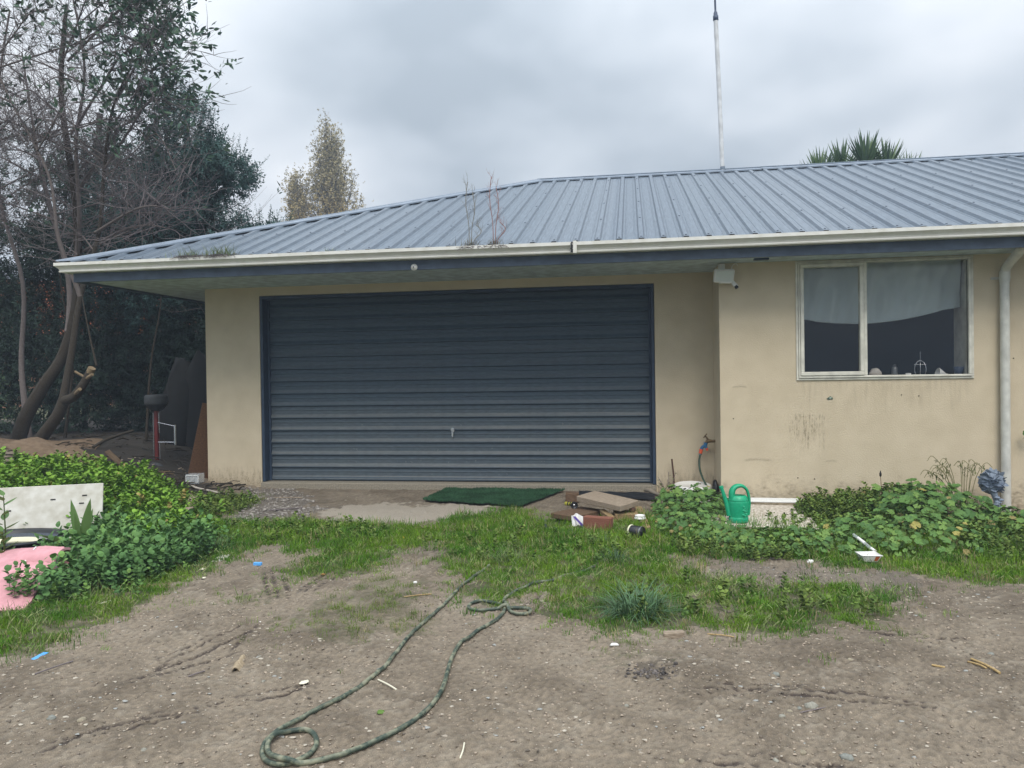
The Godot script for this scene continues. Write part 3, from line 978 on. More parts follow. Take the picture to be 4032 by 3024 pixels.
func wall_marks(h: Node3D, z: float) -> void:
	# runs of dirt below the window, grazes and a chipped hole
	var im := Image.create(192, 192, false, Image.FORMAT_RGBA8)
	for j in 192:
		for i in 192:
			var u := i / 192.0
			var v := j / 192.0
			var streak := clampf(NC.get_noise_2d(u * 26.0, v * 1.6) * 1.6 + 0.1, 0.0, 1.0) * sm(0.10, 0.22, v) * (1.0 - sm(0.35, 1.0, v + 0.35 * NA.get_noise_2d(u * 9.0, 3.0)))
			var patch := sm(0.0, 0.3, u) * (1.0 - sm(0.75, 1.0, u)) * clampf(0.5 + NC.get_noise_2d(u * 14.0, v * 9.0), 0.0, 1.0)
			im.set_pixel(i, j, Color(0.40, 0.37, 0.30, clampf(streak * patch * 0.62, 0.0, 0.6)))
	var m := StandardMaterial3D.new()
	m.albedo_texture = ImageTexture.create_from_image(im)
	m.transparency = BaseMaterial3D.TRANSPARENCY_ALPHA
	m.roughness = 0.95
	var pl := func(called: String, c: Vector3, s: Vector2, mm: Material) -> void:
		var q := QuadMesh.new()
		q.size = s
		place(called, q, mm, h, Transform3D(Basis.IDENTITY, c))
	pl.call("dirt_streak", V(5.77, 0.60, z + 0.003), Vector2(0.42, 0.46), m)
	var im2 := Image.create(128, 64, false, Image.FORMAT_RGBA8)
	for j in 64:
		for i in 128:
			var u := i / 128.0 - 0.5
			var v := j / 64.0 - 0.5
			var a := exp(-pow((v - 0.5 * u * u * 1.6 + 0.1) * 9.0, 2.0)) * (1.0 - sm(0.3, 0.5, absf(u))) * clampf(0.5 + NC.get_noise_2d(u * 22.0, v * 14.0) * 1.2, 0.0, 1.0)
			im2.set_pixel(i, j, Color(0.42, 0.39, 0.33, a * 0.4))
	var m2: StandardMaterial3D = m.duplicate()
	m2.albedo_texture = ImageTexture.create_from_image(im2)
	pl.call("wall_graze", V(5.32, 0.325, z + 0.003), Vector2(0.30, 0.09), m2)
	pl.call("wall_graze", V(5.98, 0.318, z + 0.003), Vector2(0.12, 0.04), m2)
	pl.call("wall_graze", V(5.16, 1.02, z + 0.003), Vector2(0.16, 0.07), m2)
	pl.call("wall_graze", V(4.93, 0.34, 0.003), Vector2(0.05, 0.20), m2)
	var im3 := Image.create(256, 96, false, Image.FORMAT_RGBA8)
	for j in 96:
		for i in 256:
			var u := i / 256.0
			var v := j / 96.0
			var run := clampf(NC.get_noise_2d(u * 34.0, v * 0.7 + 8.0) * 1.3 + 0.25, 0.0, 1.0) * (1.0 - sm(0.15, 0.9, v + 0.5 * NA.get_noise_2d(u * 12.0, 9.0)))
			im3.set_pixel(i, j, Color(0.45, 0.41, 0.34, run * 0.10 * sm(0.0, 0.04, u) * (1.0 - sm(0.96, 1.0, u))))
	var m3: StandardMaterial3D = m.duplicate()
	m3.albedo_texture = ImageTexture.create_from_image(im3)
	pl.call("drip_stain", V(6.45, 0.90, z + 0.004), Vector2(1.55, 0.34), m3)
	var im4 := Image.create(256, 64, false, Image.FORMAT_RGBA8)
	for j in 64:
		for i in 256:
			var u := i / 256.0
			var v := j / 64.0
			var a := sm(0.1, 1.0, v + 0.5 * NA.get_noise_2d(u * 16.0, v * 2.0 + 31.0)) * clampf(0.55 + NC.get_noise_2d(u * 60.0, v * 9.0), 0.0, 1.0)
			im4.set_pixel(i, j, Color(0.38, 0.32, 0.24, a * 0.45))
	var m4: StandardMaterial3D = m.duplicate()
	m4.albedo_texture = ImageTexture.create_from_image(im4)
	pl.call("mud_splash", V(6.49, 0.03, z + 0.0025), Vector2(3.0, 0.32), m4)
	pl.call("mud_splash", V(4.69, 0.06, 0.0035), Vector2(0.57, 0.30), m4)
	pl.call("mud_splash", V(-0.33, 0.08, 0.0035), Vector2(0.64, 0.26), m4)
	var st := begin()
	st.set_smooth_group(-1)
	var c := V(5.975, 0.905, z + 0.004)
	var ring := []
	for k in 9:
		var a := TAU * k / 9.0
		ring.append(c + V(cos(a) * 0.026 * (1.0 + 0.4 * sin(k * 2.7)), sin(a) * 0.015 * (1.0 + 0.4 * cos(k * 3.1)), 0))
	for k in 9: tri(st, c - V(0, 0, 0.003), ring[k], ring[(k + 1) % 9])
	var chip := obj("chipped_hole", st, mk(Color(0.34, 0.40, 0.36), 0.9), h)
	st = begin()
	bx(st, Vector3.ZERO, V(0.022, 0.016, 0.008), 0.003, Transform3D(Basis(Vector3.BACK, 0.5), V(5.978, 0.908, z + 0.007)))
	obj("torn_paper", st, mk(Color(0.62, 0.68, 0.62), 0.9), chip)
	st = begin()
	for q in [[5.68, 0.16], [5.83, 0.15], [6.6, 0.93], [6.75, 0.92], [5.1, 0.72], [7.55, 1.25]]:
		lump(st, V(q[0], q[1], z + 0.002), V(0.006, 0.006, 0.003), 5, 0.4, 6)
	var sp := obj("wall_specks", st, mk(Color(0.3, 0.27, 0.22), 0.9), h)
	sp.set_meta("kind", "stuff")

# ---------------------------------------------------------------- leaves and branches
func leaf_mesh(l: float, w: float, bend := 0.15, seg := 4) -> ArrayMesh:      # a pointed leaf along +y, its face towards +z
	var st := begin()
	st.set_smooth_group(1)
	var rows := []
	for i in seg + 1:
		var t := float(i) / seg
		var hw := w * 0.5 * pow(sin(PI * clampf(pow(t, 0.75), 0.0, 1.0)), 0.8)
		var z := bend * l * t * t
		rows.append([V(-hw, l * t, z + hw * 0.35), V(0, l * t, z), V(hw, l * t, z + hw * 0.35)])
	for i in seg:
		for k in 2: quad(st, rows[i][k], rows[i][k + 1], rows[i + 1][k + 1], rows[i + 1][k])
	return done(st)

func sprig_mesh(n: int, l: float, leaf_l: float, leaf_w: float, seed_: int, round_ := false) -> ArrayMesh:   # a twig of l with n leaves
	var r := RandomNumberGenerator.new()
	r.seed = seed_
	var st := begin()
	tube(st, [Vector3.ZERO, V(0.01 * l, l * 0.5, 0), V(0.0, l, 0.02 * l)], [l * 0.012, l * 0.009, l * 0.004], 3, false)
	st.set_smooth_group(-1)
	for i in n:
		var t := lerpf(0.15, 1.0, float(i) / maxf(n - 1.0, 1.0))
		var a := i * 2.4 + r.randf() * 0.8
		var out := V(cos(a), 0.35 + 0.9 * float(t > 0.9) + r.randf_range(-0.3, 0.4), sin(a)).normalized()
		var b := frame_y(out, r.randf() * 1.2 - 0.6)
		var p := V(0, l * t, 0)
		var ll := leaf_l * r.randf_range(0.7, 1.15)
		var ww := leaf_w * r.randf_range(0.8, 1.15)
		var m := p + b * V(0, ll * 0.5, ll * 0.06)
		var s := b.x * ww * 0.5
		var e := p + b * V(0, ll, -ll * 0.08)
		if round_:
			var q := p + b * V(0, ll * 0.22, 0)
			var q2 := p + b * V(0, ll * 0.8, 0)
			tri(st, p, q + s * 0.75, q - s * 0.75)
			quad(st, q - s * 0.75, q + s * 0.75, m + s, m - s)
			quad(st, m - s, m + s, q2 + s * 0.7, q2 - s * 0.7)
			tri(st, q2 - s * 0.7, q2 + s * 0.7, e)
		else:
			quad(st, p, m + s, e, m - s)
	return done(st)

func grow(st: SurfaceTool, p: Vector3, d: Vector3, l: float, r: float, level: int, ends: Array, rr: RandomNumberGenerator, up := 0.15, wild := 0.35) -> void:
	var pts := [p]
	var rad := [r]
	var n := 4
	var q := p
	for i in n:
		d = (d + V(rr.randf_range(-wild, wild), rr.randf_range(-wild, wild) + up, rr.randf_range(-wild, wild)) * 0.5).normalized()
		q += d * l / n
		pts.append(q)
		rad.append(r * (1.0 - 0.18 * (i + 1)))
		if level > 0 and i > 0:
			var kids := 1 if rr.randf() < 0.6 else 2
			for k in kids:
				var side := V(rr.randf_range(-1, 1), rr.randf_range(-0.6, 1.0), rr.randf_range(-1, 1)).normalized()
				grow(st, q, (d * 0.6 + side * 0.8).normalized(), l * rr.randf_range(0.45, 0.7), r * 0.55, level - 1, ends, rr, up, wild)
	tube(st, pts, rad, 5 if r > 0.02 else 3, false)
	ends.append([q, d, level])
	if level <= 1: ends.append([pts[2], d, level])

func far_house(called: String, label: String, at: Vector3, turn: float, s: Vector3) -> void:
	var o := thing(called, label, "house", at, turn)
	obj("wall", box(V(-s.x / 2, -0.5, -s.z), V(s.x / 2, s.y, 0), 0.01), mk(Color(0.70, 0.52, 0.42), 0.9, M.fine), o)
	var st := begin()
	st.set_smooth_group(-1)
	var e := 0.5
	for k in 12:     # courses of tiles
		var t0 := k / 12.0
		var t1 := (k + 1) / 12.0
		var z0 := lerpf(e, -s.z / 2, t0)
		var z1 := lerpf(e, -s.z / 2, t1)
		var y0 := s.y + 2.2 * t0
		var y1 := s.y + 2.2 * t1
		quad(st, V(-s.x / 2 - e, y0 + 0.05, z0), V(s.x / 2 + e, y0 + 0.05, z0), V(s.x / 2 + e, y1, z1), V(-s.x / 2 - e, y1, z1))
		quad(st, V(-s.x / 2 - e, y0, z0), V(s.x / 2 + e, y0, z0), V(s.x / 2 + e, y0 + 0.05, z0), V(-s.x / 2 - e, y0 + 0.05, z0))
	quad(st, V(s.x / 2 + e, s.y, -s.z - e), V(-s.x / 2 - e, s.y, -s.z - e), V(-s.x / 2 - e, s.y + 2.2, -s.z / 2), V(s.x / 2 + e, s.y + 2.2, -s.z / 2))
	obj("roof", st, M.terracotta, o)

func build_far_things() -> void:
	far_house("brick_house", "orange brick house with a terracotta tiled roof glimpsed through the dark trees", V(-16.0, 0.2, -14.0), 0.45, V(15, 2.5, 7))
	# poplar
	var rr := RandomNumberGenerator.new()
	rr.seed = 5
	var t := thing("poplar_tree", "tall narrow autumn poplar with sparse yellowing leaves behind the roof", "tree", V(-13.6, -0.1, -34.7))
	var st := begin()
	var ends := []
	tube(st, [V(0.25, 0, 0), V(0.3, 5, 0), V(0.45, 10, 0), V(0.55, 13, 0), V(0.62, 15.8, 0)], [0.32, 0.26, 0.17, 0.09, 0.02], 7)
	obj("trunk", st, M.bark, t)
	st = begin()
	var spires := []
	for i in 110:
		var a := rr.randf() * TAU
		var ht := rr.randf_range(5.5, 14.6)
		var lean := rr.randf_range(0.25, 1.0)
		var base := V(0.3 + ht * 0.016, ht, 0)
		var reach := clampf((15.9 - ht) / 8.0, 0.18, 1.0) * 2.6
		var l := rr.randf_range(1.4, 2.5)
		var tip := base + V(cos(a) * reach * lean, l, sin(a) * reach * lean)
		spires.append([base, tip])
	# a lower second leader on the left
	for i in 46:
		var a := rr.randf() * TAU
		var ht := rr.randf_range(6.0, 11.6)
		var base := V(-1.45, ht, 0.2)
		var tip := base + V(cos(a) * 0.7 * rr.randf(), rr.randf_range(1.2, 2.3), sin(a) * 0.7 * rr.randf())
		spires.append([base, tip])
	tube(st, [V(0.3, 4, 0), V(-0.9, 6.5, 0.1), V(-1.4, 9, 0.2), V(-1.5, 13.2, 0.2)], [0.16, 0.12, 0.08, 0.015], 5)
	var leaves := []
	var cols := []
	for s in spires:
		var a: Vector3 = s[0]
		var b: Vector3 = s[1]
		var mid := a.lerp(b, 0.4) + V((b.x - a.x) * 0.35, -0.25, (b.z - a.z) * 0.35)
		tube(st, [a, mid, b], [0.045, 0.03, 0.01], 4, false)
		for k in 115:
			var u := rr.randf()
			var p := (a.lerp(mid, u * 2.0) if u < 0.5 else mid.lerp(b, u * 2.0 - 1.0)) + V(rr.randfn(), rr.randfn() * 1.2, rr.randfn()) * 0.24
			leaves.append(Transform3D(Basis.from_euler(V(rr.randf() * TAU, rr.randf() * TAU, 0)).scaled(Vector3.ONE * rr.randf_range(0.7, 1.4)), p))
			var low := clampf((13.0 - p.y) / 5.0, 0.0, 1.0)
			var c := Color(0.34, 0.30, 0.17).lerp(Color(0.60, 0.41, 0.12), (0.12 + 0.80 * low) * rr.randf_range(0.4, 1.0))
			cols.append(c * rr.randf_range(0.6, 1.25))
	obj("branches", st, M.darkbark, t)
	scatter("crown", sprig_mesh(4, 0.16, 0.085, 0.07, 3), M.leaf, leaves, cols, t)
	# cabbage tree
	var c := thing("cabbage_tree", "cabbage tree whose spiky green heads rise behind the roof ridge", "tree", V(8.62, 0.2, -8.8))
	st = begin()
	tube(st, [V(0, 0, 0), V(0.05, 2.4, 0), V(0.0, 3.6, 0)], [0.17, 0.14, 0.13], 9)
	for b in [V(-0.55, 4.92, 0.1), V(-0.05, 5.12, -0.2), V(0.30, 5.16, 0.2), V(0.75, 5.05, 0.05), V(1.25, 4.80, -0.2)]:
		tube(st, [V(0, 3.4, 0), V(b.x * 0.7, 4.1, b.z), b], [0.12, 0.09, 0.06], 7)
	obj("trunk", st, M.darkbark, c)
	var blade := []
	for v in 3:
		st = begin()
		st.set_smooth_group(1)
		var l := 0.66
		var droop: float = [0.02, 0.14, 0.30][v]
		for i in 5:
			var t0 := i / 5.0
			var t1 := (i + 1) / 5.0
			var w0 := 0.021 * sin(PI * (0.2 + 0.8 * t0))
			var w1 := 0.021 * sin(PI * (0.2 + 0.8 * t1))
			var p0 := V(0, l * t0 * (1.0 - droop * t0 * 0.6), -droop * l * t0 * t0)
			var p1 := V(0, l * t1 * (1.0 - droop * t1 * 0.6), -droop * l * t1 * t1)
			quad(st, p0 + V(-w0, 0, w0 * 0.3), p0, p1, p1 + V(-w1, 0, w1 * 0.3))
			quad(st, p0, p0 + V(w0, 0, w0 * 0.3), p1 + V(w1, 0, w1 * 0.3), p1)
		blade.append(done(st))
	var shades := []
	for k in 3:
		var m := mk([Color(0.30, 0.40, 0.27), Color(0.38, 0.47, 0.30), Color(0.24, 0.34, 0.25)][k], 0.45)
		m.cull_mode = BaseMaterial3D.CULL_DISABLED
		shades.append(m)
	for b in [[V(-0.55, 4.92, 0.1), 92], [V(-0.05, 5.12, -0.2), 92], [V(0.30, 5.16, 0.2), 100], [V(0.75, 5.05, 0.05), 92], [V(1.25, 4.80, -0.2), 66]]:
		for k in b[1]:
			var az := rr.randf() * TAU
			var el := rr.randf_range(-0.15, 1.45)
			var d := V(cos(az) * cos(el), sin(el), sin(az) * cos(el))
			var bs := frame_y(d, 0.0)
			var face := bs.z
			if face.y > 0.0: bs = bs * Basis(Vector3.UP, PI)
			place("leaf", blade[0 if el > 0.9 else (1 if el > 0.35 else 2)], shades[rr.randi() % 3], c, Transform3D(bs.scaled(Vector3.ONE * rr.randf_range(0.8, 1.15)), b[0] + d * 0.03))
	# mast on the ridge
	var p := thing("roof_pole", "slender pale pole with a dark tip clamped to the roof ridge", "pole", V(5.465, roof_y(-3.2) + 0.05, -3.2))
	st = begin()
	tube(st, [V(0, -0.08, 0.0), V(-0.036, 1.1, 0), V(-0.072, 2.13, 0)], 0.031, 12)
	obj("shaft", st, M.pole, p)
	st = begin()
	lathe(st, [Vector2(0.03, 0), Vector2(0.038, 0.005), Vector2(0.038, 0.07), Vector2(0.028, 0.075), Vector2(0.028, 0.11), Vector2(0.018, 0.13), Vector2(0.014, 0.15), Vector2(0.0, 0.15)], 12, Transform3D(Basis(Vector3.BACK, 0.03), V(-0.071, 2.10, 0)))
	obj("cap", st, M.darkcap, p)
	st = begin()
	tube(st, [V(-0.075, 2.24, 0), V(-0.079, 2.40, 0)], 0.014, 8)
	obj("tip", st, M.darkcap, p)
	st = begin()
	tube(st, [V(-0.066, 1.86, 0), V(-0.069, 1.97, 0)], 0.0305, 12)
	obj("sleeve", st, M.pole, p)
	st = begin()
	tube(st, [V(0, -0.02, 0), V(0, 0.02, 0)], 0.036, 12)
	bx(st, V(0.0, -0.035, 0.04), V(0.14, 0.012, 0.10), 0.003, Transform3D(Basis(Vector3.RIGHT, 0.36), Vector3.ZERO))
	obj("clamp", st, M.ridge, p)

# ---------------------------------------------------------------- trees on the left
func build_trees() -> void:
	var rr := RandomNumberGenerator.new()
	rr.seed = 91
	var root := V(-3.9, 0.36, -0.95)
	var t := thing("many_stemmed_tree", "many stemmed grey tree with tangled bare twigs and pointed leaves left of the garage", "tree", root)
	var ends := []
	var bare := []
	var st := begin()
	# main leaning trunks, their bases a little apart
	var stems := [
		[[V(-0.27, -0.15, -0.2), V(-0.13, 0.30, -0.22), V(0.14, 0.75, -0.25), V(0.42, 1.2, -0.3), V(0.64, 2.0, -0.3), V(0.72, 3.2, -0.2), V(0.62, 4.6, -0.1), V(0.8, 5.7, 0.0)], 0.105],
		[[V(0.28, -0.15, 0.2), V(0.50, 0.10, 0.22), V(0.80, 0.38, 0.30), V(0.92, 0.6, 0.32)], 0.085],
		[[V(0.88, 0.5, 0.32), V(0.98, 1.2, 0.25), V(1.08, 1.9, 0.2), V(1.32, 2.7, 0.15), V(1.45, 3.5, 0.2), V(1.65, 4.2, 0.3), V(2.0, 4.7, 0.4)], 0.062],
		[[V(0.90, 0.56, 0.32), V(1.12, 0.62, 0.4), V(1.26, 0.76, 0.42), V(1.37, 0.92, 0.43)], 0.06],
		[[V(0.50, 1.48, -0.3), V(0.43, 2.2, -0.4), V(0.1, 3.2, -0.5), V(-0.2, 4.2, -0.6), V(-0.3, 5.4, -0.5)], 0.06],
		[[V(-0.3, -0.1, -0.5), V(-0.5, 1.0, -0.6), V(-0.45, 2.2, -0.6), V(-0.7, 3.4, -0.5), V(-0.6, 4.8, -0.4), V(-0.3, 5.9, -0.3)], 0.06],
		[[V(0.62, 2.3, -0.3), V(0.85, 3.0, -0.1), V(0.98, 3.9, 0.1), V(1.2, 4.8, 0.2), V(1.1, 5.8, 0.3)], 0.05],
		[[V(1.08, 1.9, 0.2), V(0.95, 2.6, 0.4), V(0.9, 3.4, 0.5), V(0.5, 4.4, 0.7), V(0.3, 5.2, 0.8)], 0.04],
		[[V(-0.9, -0.1, 0.1), V(-0.9, 0.9, 0.0), V(-0.75, 1.8, 0.0), V(-0.9, 2.9, 0.2), V(-0.7, 4.0, 0.3)], 0.032],
		[[V(1.4, -0.2, -0.6), V(1.5, 1.0, -0.6), V(1.68, 2.0, -0.6), V(1.62, 2.9, -0.5)], 0.028],
		[[V(2.0, -0.2, -0.9), V(2.1, 0.8, -0.9), V(2.3, 1.9, -0.9)], 0.022],
		[[V(0.0, 0.0, -0.8), V(0.15, 1.2, -0.8), V(0.05, 2.4, -0.7), V(0.3, 3.6, -0.6)], 0.028],
		[[V(1.36, 1.0, 0.3), V(1.25, 1.5, 0.3), V(1.15, 2.1, 0.3), V(1.2, 2.8, 0.4)], 0.018],
	]
	var limb := begin()
	var tw := begin()
	for i in stems.size():
		var pts := spline(stems[i][0], 5)
		var r0: float = stems[i][1]
		var rad := []
		for k in pts.size(): rad.append(r0 * (1.0 - 0.82 * sqrt(float(k) / pts.size())) if i != 3 and i != 1 and i > 0 else r0 * (1.0 - 0.80 * k / pts.size()) if i == 0 else r0 * (1.0 - 0.25 * k / pts.size()))
		tube(st if i < 4 or i >= 8 else limb, pts, rad, 9 if i < 4 else 6, i == 3)
		if i == 1 or i == 3: continue
		for k in pts.size():
			var p: Vector3 = pts[k]
			if p.y < 2.1 and rr.randf() < 0.95: continue
			if p.y < 3.2 and rr.randf() < 0.35: continue
			for c in 1:
				var a := rr.randf() * TAU
				var d := V(cos(a), rr.randf_range(-0.1, 0.9), sin(a) * 0.7).normalized()
				grow(tw, p, d, rr.randf_range(0.7, 1.25), rr.randf_range(0.005, 0.009), 2, ends, rr, 0.10, 0.45)
	# the long arching limbs that reach right
	for q in [[V(0.7, 3.3, -0.2), V(1.15, 0.85, 0.2)], [V(1.45, 3.5, 0.2), V(1.0, 0.75, 0.2)], [V(0.6, 2.5, -0.3), V(1.6, 0.25, 0.3)], [V(1.7, 4.3, 0.3), V(0.75, 0.55, 0.2)], [V(0.9, 4.0, 0.1), V(1.25, 0.9, 0.3)], [V(0.8, 5.0, 0.0), V(1.5, 0.55, 0.3)], [V(1.3, 2.7, 0.2), V(1.3, 0.15, 0.3)]]:
		var pts := spline([q[0], q[0] + q[1] * 0.45 + V(0, 0.14, 0), q[0] + q[1] * 0.8 + V(0, 0.1, 0.1), q[0] + q[1]], 5)
		tube(limb, pts, [0.018, 0.018, 0.017, 0.016, 0.016, 0.015, 0.014, 0.013, 0.012, 0.012, 0.011, 0.010, 0.009, 0.009, 0.008, 0.007], 5)
		for k in range(4, pts.size()):
			for c in 2:
				var d := V(rr.randf_range(-0.4, 1.0), rr.randf_range(-0.5, 0.9), rr.randf_range(-0.7, 0.7)).normalized()
				grow(tw, pts[k], d, rr.randf_range(0.4, 0.75), 0.008, 1, ends, rr, 0.08, 0.4)
	# sweeping side branches with a tangle of twigs
	for i in 44:
		var s: Array = stems[[0, 2, 4, 5, 6, 7, 8][i % 7]][0]
		var f := rr.randf_range(0.45, 0.98) * (s.size() - 1)
		var p0: Vector3 = (s[int(f)] as Vector3).lerp(s[mini(int(f) + 1, s.size() - 1)], f - int(f))
		if p0.y < 2.2: p0.y += 1.0
		var side := -1.0 if rr.randf() < 0.55 else 1.0
		var l := rr.randf_range(0.7, 1.5)
		if side > 0.0: l = minf(l, maxf(0.4, 2.7 - p0.x))
		var d := V(side, 0.0, rr.randf_range(-0.8, 0.8)).normalized() * l
		var arc := spline([p0, p0 + d * 0.4 + V(0, 0.22, 0), p0 + d * 0.75 + V(0, 0.26 + 0.2 * rr.randf(), 0), p0 + d + V(0, rr.randf_range(-0.1, 0.5), 0)], 4)
		var rad := []
		for k in arc.size(): rad.append(0.013 * (1.0 - 0.7 * k / arc.size()))
		tube(limb, arc, rad, 4)
		for k in range(2, arc.size()):
			for c in 2:
				var e := (d.normalized() * 0.5 + V(rr.randf_range(-1, 1), rr.randf_range(-0.5, 1.0), rr.randf_range(-0.8, 0.8))).normalized()
				grow(tw, arc[k], e, rr.randf_range(0.35, 0.7), 0.0048, 1, ends, rr, 0.12, 0.5)
	obj("trunk", st, M.bark, t)
	obj("limbs", limb, M.limb, t)
	var o := obj("twigs", tw, M.twig, t)
	o.set_meta("kind", "stuff")
	st = begin()
	for c in [[V(1.365, 0.91, 0.43), V(0.04, 0.06, 0.01), 0.046], [V(1.14, 0.64, 0.42), V(0.17, 0.07, 0.12), 0.022], [V(1.33, 0.84, 0.45), V(0.11, 0.05, 0.03), 0.02], [V(1.30, 0.86, 0.44), V(-0.10, 0.07, 0.05), 0.016]]:
		tube(st, [c[0], c[0] + c[1] * 0.5, c[0] + c[1]], c[2], 8)
	obj("sawn_stub", st, M.cut, t, )
	# leaves: most on the outer twigs and towards the top right
	var xs := []
	var cs := []
	for e in ends:
		var p: Vector3 = e[0]
		var want := 0.008 + 0.085 * sm(4.9, 5.7, p.y) + 0.30 * sm(1.2, 2.3, p.x) * sm(3.5, 4.4, p.y)
		if p.y < 2.3: want *= 0.5
		if rr.randf() > want: continue
		for k in 3 + rr.randi() % 3:
			var d: Vector3 = (e[1] as Vector3) + V(rr.randfn(), rr.randfn() - 0.35, rr.randfn()) * 0.7
			var b := frame_y(d, rr.randf() * TAU).scaled(Vector3.ONE * rr.randf_range(0.65, 1.2))
			xs.append(Transform3D(b, p + V(rr.randfn(), rr.randfn(), rr.randfn()) * 0.035))
			cs.append(Color(0.062, 0.115, 0.092).lerp(Color(0.10, 0.16, 0.10), rr.randf()) * rr.randf_range(0.6, 1.2))
	scatter("leaves", leaf_mesh(0.098, 0.036, 0.22), M.leaf, xs, cs, t)

	# the dense evergreens behind
	var sprigs := [sprig_mesh(9, 0.17, 0.045, 0.026, 7), sprig_mesh(11, 0.20, 0.05, 0.026, 8)]
	var make_tree := func(called: String, label: String, at: Vector3, blobs: Array, trunk: Array, hue: Color, sc: float) -> void:
		var e := thing(called, label, "tree", at, 0.0, "dark evergreen trees behind the garage")
		var s2 := begin()
		for tr in trunk: tube(s2, spline(tr[0], 4), tr[1], 6)
		obj("trunk", s2, M.darkbark, e).set_meta("kind", "stuff")
		var xf := [[], []]
		var cl := [[], []]
		var q := FastNoiseLite.new()
		q.seed = int(at.x * 10.0) + 400
		q.frequency = 0.9
		q.fractal_octaves = 3
		for bl in blobs:
			var c: Vector3 = bl[0]
			var r: Vector3 = bl[1]
			for i in int(bl[2]):
				var d := V(rr.randfn(), rr.randfn(), rr.randfn()).normalized()
				var p := c + d * r * pow(rr.randf(), 0.42)
				if q.get_noise_3dv(p * 1.5) < bl[3]: continue
				var up := (d * 0.7 + V(rr.randfn() * 0.5, 0.55, rr.randfn() * 0.5)).normalized()
				var k := rr.randi() % 2
				xf[k].append(Transform3D(frame_y(up, rr.randf() * TAU).scaled(Vector3.ONE * sc * rr.randf_range(0.7, 1.3)), p))
				cl[k].append(hue * (rr.randf_range(0.55, 1.25) * (1.0 + 0.35 * q.get_noise_3dv(p * 3.0))))
		for bl in blobs:      # young shoots that stand out of the crown
			if int(at.y * 10.0) != 2: break
			for i in 26:
				var d := V(rr.randfn(), absf(rr.randfn()) * 0.8 + 0.1, rr.randfn()).normalized()
				var p := (bl[0] as Vector3) + d * (bl[1] as Vector3) * 0.92
				var up := (d * 0.6 + V(rr.randfn() * 0.25, 1.0, rr.randfn() * 0.25)).normalized()
				for j in 4:
					var k := j % 2
					xf[k].append(Transform3D(frame_y(up, rr.randf() * TAU).scaled(Vector3.ONE * sc * (1.0 - 0.13 * j)), p + up * 0.11 * j))
					cl[k].append(hue * rr.randf_range(0.9, 1.5))
		for k in 2: scatter("crown", sprigs[k], M.leaf, xf[k], cl[k], e)
	make_tree.call("evergreen_tree", "dark evergreen with small leaves leaning right above the garage roof", V(-3.25, 0.2, -3.4), [
		[V(0.35, 4.55, 0.1), V(0.62, 0.95, 0.6), 2600, -0.18], [V(1.0, 4.15, 0.1), V(0.46, 0.32, 0.5), 1100, -0.1], [V(-0.35, 3.6, 0.0), V(1.2, 0.9, 0.8), 3800, -0.2],
		[V(0.70, 3.4, 0.1), V(0.70, 0.34, 0.5), 1300, -0.08], [V(1.50, 3.12, -0.4), V(0.42, 0.34, 0.4), 1000, -0.2], [V(-0.2, 2.5, 0.2), V(1.5, 0.8, 0.7), 3600, -0.22], [V(0.95, 2.75, -0.2), V(0.8, 0.45, 0.5), 1300, -0.2]],
		[[[V(0, -0.3, 0), V(0.05, 1.5, 0), V(0.2, 3.0, 0), V(0.35, 4.4, 0.1), V(0.4, 5.3, 0.1)], 0.05], [[V(0.15, 2.6, 0), V(0.7, 3.5, 0), V(1.1, 4.2, 0.1)], 0.02], [[V(0.15, 2.0, 0), V(0.8, 2.7, -0.2), V(1.3, 3.3, -0.4)], 0.02]], Color(0.064, 0.122, 0.112), 1.0)
	make_tree.call("hedge_tree", "dark leafy hedge tree filling the gap beside the garage wall", V(-2.6, 0.1, -3.2), [
		[V(0.5, 1.2, 0.2), V(1.15, 1.5, 0.55), 5200, -0.30], [V(-0.9, 1.3, -0.3), V(1.2, 1.6, 0.7), 5200, -0.26], [V(0.6, 2.6, -0.9), V(1.3, 0.9, 0.6), 1700, 0.06]],
		[[[V(0.2, -0.3, 0), V(0.3, 1.3, 0), V(0.5, 2.6, 0)], 0.035], [[V(-0.8, -0.3, 0.2), V(-0.7, 1.2, 0.2), V(-0.9, 2.4, 0.2)], 0.035], [[V(0.9, -0.3, 0.3), V(1.0, 1.2, 0.4), V(1.15, 2.2, 0.4)], 0.02]], Color(0.034, 0.058, 0.046), 1.05)
	make_tree.call("hedge_tree", "dark leafy hedge tree at the left edge behind the grey stems", V(-5.4, 0.3, -3.0), [
		[V(0.3, 1.4, 0.0), V(1.5, 1.7, 0.8), 6500, -0.26], [V(-1.1, 2.0, 0.3), V(1.3, 2.0, 0.8), 4500, -0.2], [V(0.5, 3.2, 0.0), V(1.5, 0.8, 0.7), 1800, 0.08]],
		[[[V(0.2, -0.3, 0), V(0.3, 1.3, 0), V(0.5, 3.0, 0)], 0.04], [[V(-0.8, -0.3, 0.2), V(-0.7, 1.2, 0.2), V(-0.9, 3.4, 0.2)], 0.035]], Color(0.036, 0.062, 0.047), 1.05)
	make_tree.call("hedge_tree", "dark leafy hedge tree beyond the left edge of the yard", V(-8.4, 0.3, -2.6), [
		[V(0.2, 1.3, 0.0), V(1.9, 1.6, 0.8), 5200, -0.26], [V(-1.4, 1.8, 0.6), V(1.5, 1.9, 0.9), 4200, -0.2]],
		[[[V(0.2, -0.3, 0), V(0.3, 1.3, 0), V(0.5, 2.6, 0)], 0.04]], Color(0.036, 0.062, 0.047), 1.1)
